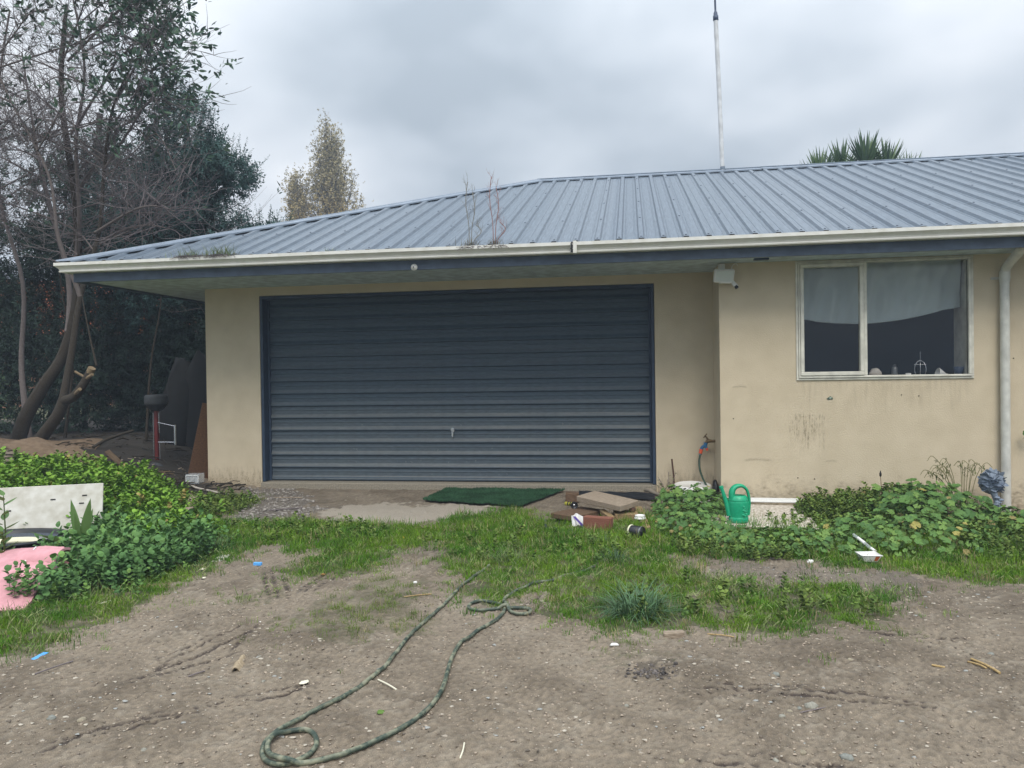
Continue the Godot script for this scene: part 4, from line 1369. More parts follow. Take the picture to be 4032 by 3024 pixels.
	make_tree.call("evergreen_tree", "dark small leaved evergreen rising behind the upper twigs at the left edge", V(-5.2, 0.3, -3.8), [
		[V(0.6, 4.3, 0.2), V(0.8, 0.9, 0.6), 1900, 0.02], [V(-0.6, 4.2, 0.2), V(1.0, 1.1, 0.7), 2200, 0.0], [V(1.2, 3.4, 0.3), V(0.9, 0.7, 0.5), 1900, -0.06], [V(0.2, 3.2, 0.2), V(1.2, 0.6, 0.5), 1500, -0.02]],
		[[[V(0, -0.3, 0), V(0.1, 2.0, 0), V(0.3, 4.0, 0), V(0.5, 5.4, 0.1)], 0.05], [[V(0.1, 2.0, 0), V(-0.5, 3.6, 0), V(-0.8, 5.2, 0.1)], 0.03]], Color(0.070, 0.115, 0.088), 1.0)
	make_tree.call("leafy_sapling", "green leafy sapling with small leaves at the far left of the yard", V(-4.3, 0.35, -0.5), [
		[V(0.0, 0.75, 0.1), V(0.30, 0.75, 0.3), 420, -0.3], [V(0.25, 0.5, 0.1), V(0.3, 0.4, 0.3), 160, -0.3]],
		[[[V(0, -0.2, 0), V(0.03, 0.6, 0), V(0.0, 1.4, 0.1)], 0.012]], Color(0.075, 0.12, 0.072), 0.9)
	# a low screen of dead growth further back shuts the gap
	make_tree.call("background_hedge", "shadowy hedge far behind the garage seen under the trees", V(-4.0, 0.0, -7.5), [
		[V(0.5, 1.1, 0.0), V(5.5, 1.5, 0.8), 9000, -0.32]], [[[V(0.0, -0.3, 0), V(0.1, 1.3, 0), V(0.2, 2.2, 0)], 0.05]], Color(0.030, 0.052, 0.042), 1.3)

	# litter of broken sticks on the dark soil below
	st = begin()
	for i in 420:
		var x := rr.randf_range(-4.2, -0.75)
		var z := rr.randf_range(-2.2, 0.9) - 0.2
		if x > -0.9 and z < 0.1: continue
		if rr.randf() < 0.35:
			x = rr.randf_range(-1.6, -0.1)
			z = rr.randf_range(0.15, 1.2)
		var a := rr.randf() * TAU
		var l := rr.randf_range(0.05, 0.32)
		var p := G(x, z, rr.randf_range(0.0, 0.05))
		var q := G(x + cos(a) * l, z + sin(a) * l, rr.randf_range(0.0, 0.06))
		tube(st, [p, p.lerp(q, 0.5) + V(0, rr.randf_range(-0.005, 0.02), 0), q], rr.randf_range(0.003, 0.009), 4)
	o = obj("twig_litter", st, M.bark)
	metas(o, "litter of broken sticks on the dark soil beside the garage", "twigs", "", "stuff")
	var chips := begin()
	for i in 170:
		var x := rr.randf_range(-1.9, 0.0)
		var z := rr.randf_range(-0.45, 1.2)
		if x > -0.85 and z < 0.1: continue
		bx(chips, Vector3.ZERO, V(rr.randf_range(0.015, 0.05), 0.005, rr.randf_range(0.01, 0.025)), 0.001, Transform3D(Basis.from_euler(V(rr.randf_range(-0.4, 0.4), rr.randf() * TAU, rr.randf_range(-0.4, 0.4))), G(x, z, 0.012)))
	o = obj("wood_chips", chips, mk(Color(0.72, 0.66, 0.58), 0.9, M.speck, null, V(3, 3, 3)))
	metas(o, "pale wood chips scattered on the soil near the garage corner", "wood chips", "", "stuff")
	# a few thick fallen branches
	for q in [[-3.0, 0.1, -1.9, -0.2, 0.022, "fallen grey branch lying across the dark soil under the trees"], [-2.5, -0.5, -2.3, -1.0, 0.02, "short thick branch propped up in the dark soil under the trees"], [-1.35, 0.55, -0.6, 0.75, 0.010, "thin stick lying on the litter in front of the red post"]]:
		var b := begin()
		var p0 := G(q[0], q[1], 0.02)
		var p1 := G(q[2], q[3], 0.22 if q[4] == 0.02 else 0.03)
		tube(b, spline([p0, p0.lerp(p1, 0.4) + V(0, 0.02, 0.03), p1], 4), q[4], 6)
		metas(obj("fallen_branch", b, M.bark), q[5], "branch")

# ---------------------------------------------------------------- things on the left
func build_yard_left() -> void:
	# white painted panel leaning back on the weeds
	var st := begin()
	var t := thing("white_board", "dirty white painted board leaning on the weedy mound at the left edge", "board", V(-0.56, -0.06, 2.98), 0.44)
	bx(st, V(0.0, 0.21, 0.0), V(1.30, 0.42, 0.018), 0.003, Transform3D(Basis(Vector3.RIGHT, -0.22), Vector3.ZERO))
	obj("panel", st, M.dirtywhite, t)
	st = begin()
	bx(st, V(0.0, 0.21, -0.0135), V(1.295, 0.414, 0.008), 0.002, Transform3D(Basis(Vector3.RIGHT, -0.22), Vector3.ZERO))
	obj("dark_backing", st, M.darkwood, t)
	for q in [[0.50, 0.27, 0.9], [0.30, 0.31, 2.6], [0.0, 0.24, 0.3], [-0.16, 0.36, 1.6], [0.52, 0.33, 1.3]]:
		st = begin()
		bx(st, V(q[0], q[1], 0.011), V(0.035, 0.010, 0.003), 0.001, Transform3D(Basis(Vector3.RIGHT, -0.22), Vector3.ZERO))
		obj("dirt_fleck", st, M.mud, t)
	# black tub of murky water with pale plastic pieces
	t = thing("black_tub", "shallow black plastic tub holding murky water beside the pink foam sheet", "tub", V(-0.36, -0.10, 3.28), 0.4)
	st = begin()
	lathe(st, [Vector2(0.34, 0.0), Vector2(0.38, 0.12), Vector2(0.40, 0.135), Vector2(0.41, 0.13), Vector2(0.405, 0.145), Vector2(0.385, 0.15), Vector2(0.36, 0.135), Vector2(0.33, 0.02), Vector2(0.0, 0.02)], 28, Transform3D.IDENTITY, 1.15, 0.85)
	obj("shell", st, M.black, t)
	st = begin()
	st.set_smooth_group(-1)
	for k in 28:
		var a := TAU * k / 28.0
		var b := TAU * (k + 1) / 28.0
		tri(st, V(0, 0.118, 0), V(cos(a) * 0.41, 0.118, -sin(a) * 0.303), V(cos(b) * 0.41, 0.118, -sin(b) * 0.303))
	obj("water", st, mk(Color(0.33, 0.36, 0.40), 0.08), t)
	for k in 3:
		st = begin()
		tube(st, spline([V(-0.08, 0.118, 0.10 + k * 0.045), V(0.08, 0.135, 0.04 + k * 0.05), V(0.24, 0.135, 0.06 + k * 0.045), V(0.33, 0.12, 0.13 + k * 0.02)], 5), 0.013, 7)
		metas(obj("bent_tube", st, mk(Color(0.86, 0.84, 0.72), 0.4), t), "pale curved plastic tube lying in the tub")
	st = begin()
	for k in 8: bx(st, Vector3.ZERO, V(0.05, 0.004, 0.025), 0.001, Transform3D(Basis.from_euler(V(0.2, k * 1.3, 0.2)), V(-0.15 + 0.07 * (k % 4), 0.123, 0.12 + 0.04 * (k / 4))))
	var dl := obj("dead_leaves", st, M.mud, t)
	dl.set_meta("kind", "stuff")
	# folded pink foam
	t = thing("pink_foam_sheet", "folded pink foam sheet draped over the tub at the left edge", "foam sheet")
	var rows := [
		[V(-0.45, -0.080, 3.60), V(-0.12, 0.025, 3.62), V(0.15, 0.065, 3.66), V(0.37, 0.095, 3.70), V(0.545, 0.105, 3.74)],
		[V(-0.35, -0.065, 3.80), V(0.00, 0.035, 3.86), V(0.26, 0.050, 3.88), V(0.44, 0.055, 3.90), V(0.585, 0.040, 3.90)],
		[V(-0.20, -0.065, 4.00), V(0.22, 0.030, 4.07), V(0.42, 0.025, 4.06), V(0.53, 0.015, 4.04), V(0.62, 0.003, 4.02)],
		[V(0.00, -0.065, 4.18), V(0.42, 0.005, 4.22), V(0.58, 0.000, 4.20), V(0.66, -0.010, 4.17), V(0.71, -0.020, 4.14)],
		[V(0.20, -0.090, 4.34), V(0.58, -0.060, 4.36), V(0.70, -0.070, 4.35), V(0.765, -0.082, 4.33), V(0.79, -0.085, 4.31)],
		[V(0.30, -0.100, 4.46), V(0.66, -0.090, 4.44), V(0.765, -0.092, 4.42), V(0.80, -0.094, 4.40), V(0.81, -0.094, 4.385)]]
	var at_row := func(u: float, v: float) -> Vector3:
		var x := u * 4.0
		var y := v * 5.0
		var i := mini(int(x), 3)
		var j := mini(int(y), 4)
		var fx := x - i
		var fy := y - j
		fx = fx * fx * (3.0 - 2.0 * fx)
		var a: Vector3 = (rows[j][i] as Vector3).lerp(rows[j][i + 1], fx)
		var b: Vector3 = (rows[j + 1][i] as Vector3).lerp(rows[j + 1][i + 1], fx)
		return a.lerp(b, fy) + V(0, 0.006 * NA.get_noise_2d(u * 6.0, v * 6.0), 0)
	st = begin()
	var th := V(0.004, 0.014, 0.006)
	grid(st, 22, 26, func(u: float, v: float) -> Vector3: return at_row.call(u, 1.0 - v) + V(0, 0.0, 0))
	grid(st, 26, 22, func(u: float, v: float) -> Vector3: return at_row.call(v, 1.0 - u) - th)
	st.set_smooth_group(-1)
	for k in 26:
		for u in [0.0, 1.0]:
			quad(st, at_row.call(u, k / 26.0), at_row.call(u, (k + 1) / 26.0), at_row.call(u, (k + 1) / 26.0) - th, at_row.call(u, k / 26.0) - th)
	for k in 22:
		quad(st, at_row.call(k / 22.0, 1.0), at_row.call((k + 1) / 22.0, 1.0), at_row.call((k + 1) / 22.0, 1.0) - th, at_row.call(k / 22.0, 1.0) - th)
	obj("draped_flap", st, M.pink, t)
	# the fold at the right: a teardrop roll, open towards the right
	st = begin()
	var loop := []
	for k in 25:
		var s := k / 24.0
		var a := lerpf(2.6, -3.35, s)
		var rr := lerpf(0.085, 0.036, sm(0.35, 1.0, s))
		loop.append(V(0, 0.02 + rr * sin(a) * (1.0 if s < 0.5 else 0.85), rr * cos(a) * 1.1))
	var axis0 := V(0.36, -0.005, 3.86)
	var axis1 := V(0.60, -0.005, 3.80)
	for side in [0.0, 1.0]:
		st.set_smooth_group(1 if side == 0.0 else 2)
		for k in 24:
			var c0: Vector3 = loop[k] * (1.0 - side * 0.13)
			var c1: Vector3 = loop[k + 1] * (1.0 - side * 0.13)
			if side == 0.0: quad(st, axis0 + c0, axis1 + c0 * 1.1, axis1 + c1 * 1.1, axis0 + c1)
			else: quad(st, axis0 + c1, axis1 + c1 * 1.1, axis1 + c0 * 1.1, axis0 + c0)
	st.set_smooth_group(-1)
	for k in 24:
		quad(st, axis1 + loop[k] * 1.1, axis1 + loop[k] * 0.957, axis1 + loop[k + 1] * 0.957, axis1 + loop[k + 1] * 1.1)
	obj("rolled_fold", st, M.pink, t)
	st = begin()
	var strap := []
	for k in 7: strap.append(at_row.call(0.66, 0.02 + k * 0.05) + V(0.004 * k, 0.006, 0))
	tube(st, strap, 0.005, 5)
	obj("white_tie", st, M.white, t)
	st = begin()
	tube(st, [axis1 + V(-0.025, 0.055, 0.03), axis1 + V(-0.022, 0.02, 0.055), axis1 + V(-0.02, -0.03, 0.048)], 0.006, 5)
	obj("white_tie", st, M.white, t)
	# brown sheets on the mound
	for q in [[V(-3.35, 0.38, -0.35), 0.5, 1.7, 0.6, "crumpled brown sheet spread over the top of the weedy mound", -0.12], [V(-2.25, 0.335, 0.42), -0.25, 1.2, 0.42, "tan sheet lying on the near slope of the weedy mound", -0.18], [V(-2.12, 0.31, 0.10), -0.1, 0.5, 0.12, "narrow tan strip of board behind the weeds on the mound", -0.1], [V(-1.70, 0.22, 0.10), 0.2, 0.28, 0.12, "torn piece of pale cardboard at the edge of the weedy mound", -0.2]]:
		var o := thing("brown_sheet", q[4], "sheet", q[0], q[1])
		st = begin()
		var hx: float = q[2] / 2
		var hz: float = q[3] / 2
		var f := func(u: float, v: float) -> Vector3:
			var x := lerpf(-hx, hx, u)
			var z := lerpf(hz, -hz, v)
			return V(x, 0.035 * NA.get_noise_2d(x * 1.7 + q[1] * 9.0, z * 2.5) + q[5] * (x / hx) * 0.6 - 0.10 * z + 0.05 * absf(sin(x * 2.1)), z + 0.03 * NA.get_noise_2d(x * 3.0, 2.0))
		grid(st, 20, 10, f)
		grid(st, 10, 20, func(u: float, v: float) -> Vector3: return f.call(v, u) - V(0, 0.008, 0))
		obj("sheet", st, M.card, o)
	# red post with a drum head
	t = thing("red_post", "red metal post with a grey drum shaped head and a side handle", "post", V(-1.71, 0.06, -0.63))
	st = begin()
	bx(st, V(0, 0.40, 0), V(0.045, 0.70, 0.045), 0.005)
	obj("post", st, M.red, t)
	st = begin()
	lathe(st, [Vector2(0.0, 0.73), Vector2(0.06, 0.735), Vector2(0.10, 0.76), Vector2(0.12, 0.80), Vector2(0.135, 0.80), Vector2(0.138, 0.82), Vector2(0.138, 0.90), Vector2(0.125, 0.925), Vector2(0.0, 0.93)], 24)
	obj("drum_head", st, M.drum, t)
	st = begin()
	bx(st, V(0, 0.735, 0), V(0.11, 0.02, 0.09), 0.004)
	bx(st, V(0, 0.05, 0), V(0.10, 0.02, 0.09), 0.004)
	obj("mount_plate", st, M.black, t)
	for q in [[V(0.03, 0.58, 0.02), V(0.255, 0.535, 0.02)], [V(0.03, 0.335, 0.02), V(0.25, 0.335, 0.02)]]:
		st = begin()
		tube(st, [q[0], q[1]], 0.006, 6)
		obj("handle_arm", st, M.chrome, t)
	st = begin()
	tube(st, [V(0.258, 0.55, 0.02), V(0.258, 0.30, 0.02)], 0.014, 10)
	obj("hand_grip", st, M.chrome, t)
	for q in [[-0.033, 0.70, 0.10], [0.042, 0.70, 0.45], [0.045, 0.32, 0.08]]:
		st = begin()
		tube(st, [V(q[0], q[1], 0.02), V(q[0] * 1.1, q[2], 0.02)], 0.004, 5)
		obj("rod", st, M.chrome, t)
	# sagging bag at its foot
	st = begin()
	lump(st, V(-1.58, 0.04, -0.36), V(0.16, 0.12, 0.12), 9, 0.5, 14)
	metas(obj("grey_bag", st, M.drum), "sagging grey bag at the foot of the red post", "bag")
	st = begin()
	for k in 60:
		var a := k * 2.4
		var p := V(-1.25, 0.03, -0.05)
		tube(st, [p + V(cos(a) * 0.02, 0, sin(a) * 0.02), p + V(cos(a) * 0.07, 0.05 + 0.03 * sin(k), sin(a) * 0.07), p + V(cos(a * 1.1) * 0.13, 0.01 + 0.04 * cos(k * 3.0), sin(a * 1.1) * 0.11)], 0.0025, 3)
	metas(obj("dry_straw", st, M.pine), "tangle of dry straw on the soil right of the red post", "straw", "", "stuff")
	# covered heap in the shade behind it
	st = begin()
	lump(st, V(-2.15, 0.55, -1.9), V(0.28, 0.85, 0.25), 31, 0.5, 14)
	lump(st, V(-1.7, 0.55, -1.9), V(0.42, 1.0, 0.3), 32, 0.5, 14)
	metas(obj("covered_heap", st, mk(Color(0.085, 0.095, 0.10), 0.95, M.soft)), "dim grey tarpaulin covered heap in the shade behind the red post", "heap")
	# boards leaning on the garage corner
	t = thing("leaning_board", "brown hardboard leaning against the left corner of the garage", "board", V(-0.90, -0.03, -0.02))
	st = begin()
	var lean := Transform3D(Basis(Vector3.BACK, -0.235) * Basis(Vector3.UP, 0.75), Vector3.ZERO)
	bx(st, V(0.09, 0.47, -0.05), V(0.24, 0.94, 0.012), 0.002, lean)
	obj("sheet", st, M.hardboard, t)
	t = thing("white_sheet", "narrow white panel leaning behind the brown hardboard", "panel", V(-0.82, -0.03, -0.20))
	st = begin()
	bx(st, V(0.06, 0.30, -0.03), V(0.22, 0.6, 0.01), 0.002, Transform3D(Basis(Vector3.BACK, -0.22), Vector3.ZERO))
	obj("sheet", st, M.dirtywhite, t)
	# clear plastic tub
	t = thing("clear_container", "clear plastic food container lying at the garage corner", "container", V(-0.72, 0.0, 0.17), 0.15)
	st = begin()
	for q in [[V(0, 0.055, 0.075), V(0.15, 0.10, 0.003)], [V(0, 0.055, -0.075), V(0.15, 0.10, 0.003)], [V(-0.075, 0.055, 0), V(0.003, 0.10, 0.147)], [V(0.075, 0.055, 0), V(0.003, 0.10, 0.147)], [V(0, 0.107, 0), V(0.15, 0.003, 0.147)]]:
		bx(st, q[0], q[1], 0.001)
	obj("tub", st, M.clear, t)
	st = begin()
	var rim := [V(-0.06, 0.02, 0.079), V(0.06, 0.02, 0.079), V(0.068, 0.03, 0.079), V(0.068, 0.085, 0.079), V(0.06, 0.095, 0.079), V(-0.06, 0.095, 0.079), V(-0.068, 0.085, 0.079), V(-0.068, 0.03, 0.079), V(-0.06, 0.02, 0.079)]
	tube(st, rim, 0.0035, 5)
	obj("rim", st, M.white, t)
	# grey hose
	st = begin()
	var hp := []
	for q in [[-0.78, 0.08, 0.05], [-0.755, 0.19, 0.025], [-0.74, 0.29, 0.02], [-0.69, 0.36, 0.02], [-0.60, 0.40, 0.02], [-0.49, 0.45, 0.02], [-0.36, 0.48, 0.018], [-0.22, 0.54, 0.015], [-0.08, 0.58, 0.012]]: hp.append(G(q[0], q[1], q[2]))
	tube(st, spline(hp, 4), 0.012, 8)
	metas(obj("grey_pipe", st, mk(Color(0.76, 0.73, 0.69), 0.5, M.fine)), "bent pale grey pipe lying on the gravel by the garage corner", "pipe")
	# weathered plank in the weeds
	t = thing("old_plank", "weathered narrow plank sticking up out of the low weeds", "plank", V(-0.02, -0.02, 1.38), 0.50)
	st = begin()
	bx(st, V(0, 0.02, 0), V(0.075, 0.018, 1.2), 0.003, Transform3D(Basis(Vector3.RIGHT, -0.02), Vector3.ZERO))
	obj("board", st, M.wood, t)

# ---------------------------------------------------------------- things by the door and the wing wall
func build_yard_right() -> void:
	var st: SurfaceTool
	# artificial turf mat
	var t := thing("turf_mat", "dark green artificial turf mat lying in front of the roller door", "mat")
	var c := [V(2.08, 0, 0.74), V(3.10, 0, 0.97), V(3.44, 0, 0.10), V(2.16, 0, 0.12)]
	var mf := func(u: float, v: float) -> Vector3:
		var p: Vector3 = (c[0] as Vector3).lerp(c[1], u).lerp((c[3] as Vector3).lerp(c[2], u), v)
		return V(p.x, gh(p.x, p.z) + 0.022 + surf(p.x, p.z), p.z)
	st = begin()
	grid(st, 30, 20, mf)
	obj("backing", st, M.turfbase, t)
	var tuft := begin()
	tuft.set_smooth_group(-1)
	for k in 6:
		var a := k * 1.05
		var d := V(cos(a), 0, sin(a))
		tri(tuft, d * 0.002 + V(-d.z, 0, d.x) * 0.0016, d * 0.002 - V(-d.z, 0, d.x) * 0.0016, d * 0.007 + V(0, 0.022, 0))
	var xs := []
	var cs := []
	for i in 14000:
		var p: Vector3 = mf.call(R.randf(), R.randf())
		xs.append(Transform3D(Basis(Vector3.UP, R.randf() * TAU).scaled(Vector3.ONE * R.randf_range(0.7, 1.25)), p))
		cs.append(Color(0.038, 0.098, 0.050) * R.randf_range(0.6, 1.5) * (1.0 + 0.5 * NA.get_noise_2d(p.x * 3.0, p.z * 4.0)))
	scatter("pile", done(tuft), M.turf, xs, cs, t)
	# heap of timber: lower plank, top plank, blocks, brick, batten
	var plank := func(called: String, label: String, cat: String, at: Vector3, e: Vector3, s: Vector3, m: Material) -> Node3D:
		var o := thing(called, label, cat, at)
		var s2 := begin()
		bx(s2, Vector3.ZERO, s, 0.005)
		var mi := obj("body", s2, m, o)
		mi.rotation = e
		return o
	plank.call("lower_plank", "dark weathered plank lying flat under the pale plank", "plank", V(3.67, -0.06, 1.42), V(0, -0.62, 0), V(0.27, 0.045, 0.42), M.darkwood)
	t = plank.call("top_plank", "pale grey weathered plank resting tilted on top of the timber pile", "plank", V(3.924, 0.048, 1.368), V(0.081, -0.67, -0.068), V(0.50, 0.05, 0.25), M.wood)
	plank.call("timber_block", "short pale timber block under the right end of the grey plank", "timber block", V(4.085, -0.065, 1.47), V(0, 0.12, 0), V(0.20, 0.07, 0.20), M.pine)
	plank.call("timber_offcut", "small timber offcut wedged upright under the grey plank", "timber offcut", V(3.93, -0.055, 1.50), V(0.2, 0.55, 0.25), V(0.045, 0.045, 0.20), M.pine)
	plank.call("timber_batten", "long narrow timber batten lying between the grass and the mallow", "batten", V(4.225, -0.085, 1.45), V(0.0, 0.06, 0), V(0.065, 0.04, 0.98), M.pine)
	plank.call("red_brick", "red clay brick standing on edge in front of the planks", "brick", V(3.868, -0.05, 1.90), V(0, -0.29, 0), V(0.235, 0.112, 0.075), M.brick)
	plank.call("brown_box", "small dark brown box on the ground behind the torch", "box", V(3.56, -0.04, 0.62), V(0, 0.05, 0), V(0.13, 0.09, 0.13), M.darkwood)
	# nut-like grey ring on the block
	t = thing("metal_nut", "small rusty metal fitting standing on the timber block", "fitting", V(4.14, -0.028, 1.47), 0.3)
	st = begin()
	lathe(st, [Vector2(0.012, 0.0), Vector2(0.024, 0.0), Vector2(0.026, 0.008), Vector2(0.026, 0.03), Vector2(0.022, 0.035), Vector2(0.012, 0.035), Vector2(0.012, 0.0)], 6)
	obj("ring", st, M.rust, t)
	# black plastic strip along the sill
	t = thing("black_plastic", "creased black plastic strip on the ground along the door sill", "plastic strip")
	st = begin()
	var bf := func(u: float, v: float) -> Vector3:
		var x := lerpf(3.60, 4.36, u)
		var z := lerpf(0.42 + 0.16 * u, 0.17 + 0.06 * u, v)
		return V(x, gh(x, z) + 0.022 + 0.012 * NA.get_noise_2d(x * 9.0, z * 9.0) + 0.02 * sm(0.4, 0.6, v) * (1.0 - sm(0.6, 0.8, v)), z)
	grid(st, 24, 10, bf)
	obj("film", st, M.blackpoly, t)
	# black and yellow torch
	t = thing("torch", "small black and yellow torch lying on the dark plank", "torch", V(3.62, -0.008, 1.24), -0.5)
	st = begin()
	lathe(st, [Vector2(0.0, -0.09), Vector2(0.016, -0.09), Vector2(0.018, -0.08), Vector2(0.018, -0.02), Vector2(0.022, -0.01), Vector2(0.022, 0.0)], 14, Transform3D(Basis(Vector3.BACK, -PI / 2), Vector3.ZERO))
	obj("barrel", st, M.yellow, t)
	for q in [-0.06, -0.035]:
		st = begin()
		tube(st, [V(q, 0, 0), V(q + 0.012, 0, 0)], 0.0192, 14)
		obj("grip_band", st, M.black, t)
	st = begin()
	lathe(st, [Vector2(0.019, 0.0), Vector2(0.019, 0.02), Vector2(0.032, 0.04), Vector2(0.033, 0.062), Vector2(0.029, 0.064), Vector2(0.024, 0.055), Vector2(0.0, 0.05)], 16, Transform3D(Basis(Vector3.UP, -0.9) * Basis(Vector3.BACK, -PI / 2), Vector3.ZERO))
	obj("head", st, M.black, t)
	st = begin()
	lathe(st, [Vector2(0.0, 0.051), Vector2(0.02, 0.053), Vector2(0.0, 0.056)], 12, Transform3D(Basis(Vector3.UP, -0.9) * Basis(Vector3.BACK, -PI / 2), Vector3.ZERO))
	obj("lens", st, M.chrome, t)
	# purple and white wrapper
	t = thing("wrapper", "crumpled purple and white wrapper beside the red brick", "wrapper", V(3.70, -0.095, 1.83), 0.3)
	st = begin()
	grid(st, 8, 6, func(u: float, v: float) -> Vector3: return V(lerpf(-0.05, 0.05, u), 0.10 * v * (1.0 - 0.5 * absf(u - 0.4)) + 0.01, 0.025 * sin(u * 9.0) - 0.03 * v))
	obj("paper", st, M.white, t)
	st = begin()
	grid(st, 3, 8, func(u: float, v: float) -> Vector3: return V(lerpf(-0.035, 0.04, 1.0 - v) + lerpf(-0.012, 0.012, u), 0.005 + 0.085 * v, 0.038 - 0.03 * v))
	obj("purple_print", st, M.purple, t)
	# bit of black hose
	st = begin()
	tube(st, spline([P(3.33, 1.47, 0.01), P(3.38, 1.57, 0.022), P(3.42, 1.72, 0.02), P(3.44, 1.90, 0.008)], 5), 0.010, 8)
	metas(obj("hose_offcut", st, mk(Color(0.22, 0.25, 0.27), 0.5)), "short offcut of dark hose curving over the gravel patch", "hose offcut")
	# cup lid on the batten and the tipped paint tin
	t = thing("cup_lid", "white plastic cup lid sitting on the narrow batten", "lid", V(4.205, -0.06, 1.62))
	st = begin()
	lathe(st, [Vector2(0.046, 0.0), Vector2(0.048, 0.004), Vector2(0.048, 0.012), Vector2(0.043, 0.014), Vector2(0.042, 0.024), Vector2(0.044, 0.028), Vector2(0.041, 0.033), Vector2(0.036, 0.033), Vector2(0.034, 0.026), Vector2(0.0, 0.026)], 24)
	obj("lid", st, M.white, t)
	t = thing("paint_tin", "small black tin tipped on its side at the edge of the mallow", "tin", V(4.175, -0.048, 2.22), 0.0)
	var lay := Transform3D(Basis(Vector3.UP, -0.62) * Basis(Vector3.BACK, -PI / 2), Vector3.ZERO)
	st = begin()
	lathe(st, [Vector2(0.046, -0.045), Vector2(0.046, 0.05), Vector2(0.0, 0.05)], 24, lay)
	obj("can", st, M.black, t)
	st = begin()
	lathe(st, [Vector2(0.0, -0.050), Vector2(0.030, -0.050), Vector2(0.034, -0.056), Vector2(0.050, -0.056), Vector2(0.051, -0.050), Vector2(0.049, -0.044), Vector2(0.046, -0.044)], 24, lay)
	obj("rim", st, mk(Color(0.86, 0.86, 0.74), 0.4), t)
	st = begin()
	lathe(st, [Vector2(0.0465, 0.040), Vector2(0.048, 0.046), Vector2(0.0465, 0.052)], 24, lay)
	obj("base_ring", st, M.tin, t)
	# scraps at the foot of the pier
	st = begin()
	tube(st, spline([V(4.27, -0.045, 0.13), V(4.31, -0.03, 0.20), V(4.37, -0.05, 0.26), V(4.42, -0.06, 0.33)], 5), [0.014, 0.016, 0.02, 0.022, 0.024, 0.025, 0.024, 0.023, 0.022, 0.022, 0.021, 0.02, 0.02, 0.018, 0.015, 0.01], 8)
	metas(obj("bent_pipe", st, mk(Color(0.60, 0.56, 0.50), 0.8, M.fine)), "short dusty bent pipe at the right foot of the door frame", "pipe")
	# rusty rod
	st = begin()
	tube(st, [V(4.575, -0.12, 0.10), V(4.562, 0.12, 0.085), V(4.548, 0.275, 0.06)], 0.0085, 8)
	metas(obj("rusty_rod", st, M.rust), "thin rusty rod standing against the garage wall", "rod")
	# white drum lying behind the mallow
	t = thing("white_bucket", "upturned white plastic bucket half hidden behind the mallow leaves", "bucket", V(4.735, -0.10, 0.30))
	st = begin()
	lathe(st, [Vector2(0.192, -0.02), Vector2(0.192, 0.10), Vector2(0.188, 0.102), Vector2(0.186, 0.125), Vector2(0.182, 0.145), Vector2(0.168, 0.152), Vector2(0.150, 0.150), Vector2(0.145, 0.146), Vector2(0.0, 0.146)], 36, Transform3D(Basis(Vector3.RIGHT, 0.06), Vector3.ZERO))
	obj("shell", st, M.white, t)
	st = begin()
	for k in 14:
		var a := 2.2 + k * 0.16
		bx(st, V(cos(a) * 0.195, 0.075, -sin(a) * 0.195), V(0.006, 0.05, 0.006), 0.001)
	obj("grip_ribs", st, M.white, t)
	st = begin()
	bx(st, V(0.06, 0.151, -0.02), V(0.055, 0.008, 0.016), 0.002)
	obj("stained_tab", st, M.rust, t)
	t = thing("white_jug", "white plastic jug lying between the bucket and the mallow", "jug", V(4.57, -0.03, 0.55), 0.3)
	st = begin()
	lathe(st, [Vector2(0.0, -0.08), Vector2(0.045, -0.08), Vector2(0.05, -0.07), Vector2(0.05, 0.03), Vector2(0.03, 0.06), Vector2(0.018, 0.065), Vector2(0.018, 0.085), Vector2(0.0, 0.085)], 16, Transform3D(Basis(Vector3.BACK, 0.9), Vector3.ZERO))
	obj("body", st, M.white, t)
	st = begin()
	lump(st, V(4.945, 0.00, 0.42), V(0.035, 0.11, 0.06), 4, 0.3, 12)
	metas(obj("black_bag", st, M.black), "small black plastic bag standing in the wall corner", "bag")
	# tap with hose
	t = thing("garden_tap", "brass garden tap with blue and orange hose fittings on the wall", "tap", V(4.981, 0.462, 0.10))
	st = begin()
	tube(st, [V(0.0, 0, 0), V(-0.03, 0.0, 0.0), V(-0.055, 0.002, 0), V(-0.08, -0.004, 0), V(-0.095, -0.02, 0.0)], [0.014, 0.015, 0.019, 0.017, 0.014], 10)
	tube(st, [V(-0.06, 0.0, 0), V(-0.085, 0.035, 0), V(-0.095, 0.05, 0)], [0.014, 0.009, 0.008], 8)
	obj("body", st, M.brass, t)
	st = begin()
	bx(st, Vector3.ZERO, V(0.055, 0.010, 0.014), 0.003, Transform3D(Basis(Vector3.BACK, 0.9), V(-0.098, 0.055, 0.0)))
	tube(st, [V(-0.098, 0.055, -0.03), V(-0.098, 0.055, 0.03)], 0.006, 6)
	obj("handle", st, M.brass, t)
	st = begin()
	tube(st, [V(-0.092, -0.015, 0), V(-0.10, -0.05, 0)], 0.020, 10)
	tube(st, [V(-0.10, -0.04, 0), V(-0.13, -0.065, 0.0), V(-0.14, -0.085, 0)], [0.016, 0.017, 0.016], 10)
	tube(st, [V(-0.10, -0.04, 0), V(-0.088, -0.075, 0.01)], [0.016, 0.013], 10)
	obj("blue_splitter", st, M.blueplastic, t)
	st = begin()
	tube(st, [V(-0.138, -0.08, 0), V(-0.148, -0.125, 0)], [0.019, 0.018], 10)
	tube(st, [V(-0.088, -0.07, 0.01), V(-0.078, -0.095, 0.012)], [0.015, 0.012], 8)
	obj("orange_coupling", st, M.orange, t)
	st = begin()
	tube(st, [V(-0.148, -0.125, 0), V(-0.152, -0.142, 0)], [0.017, 0.016], 10)
	obj("collar", st, M.tin, t)
	st = begin()
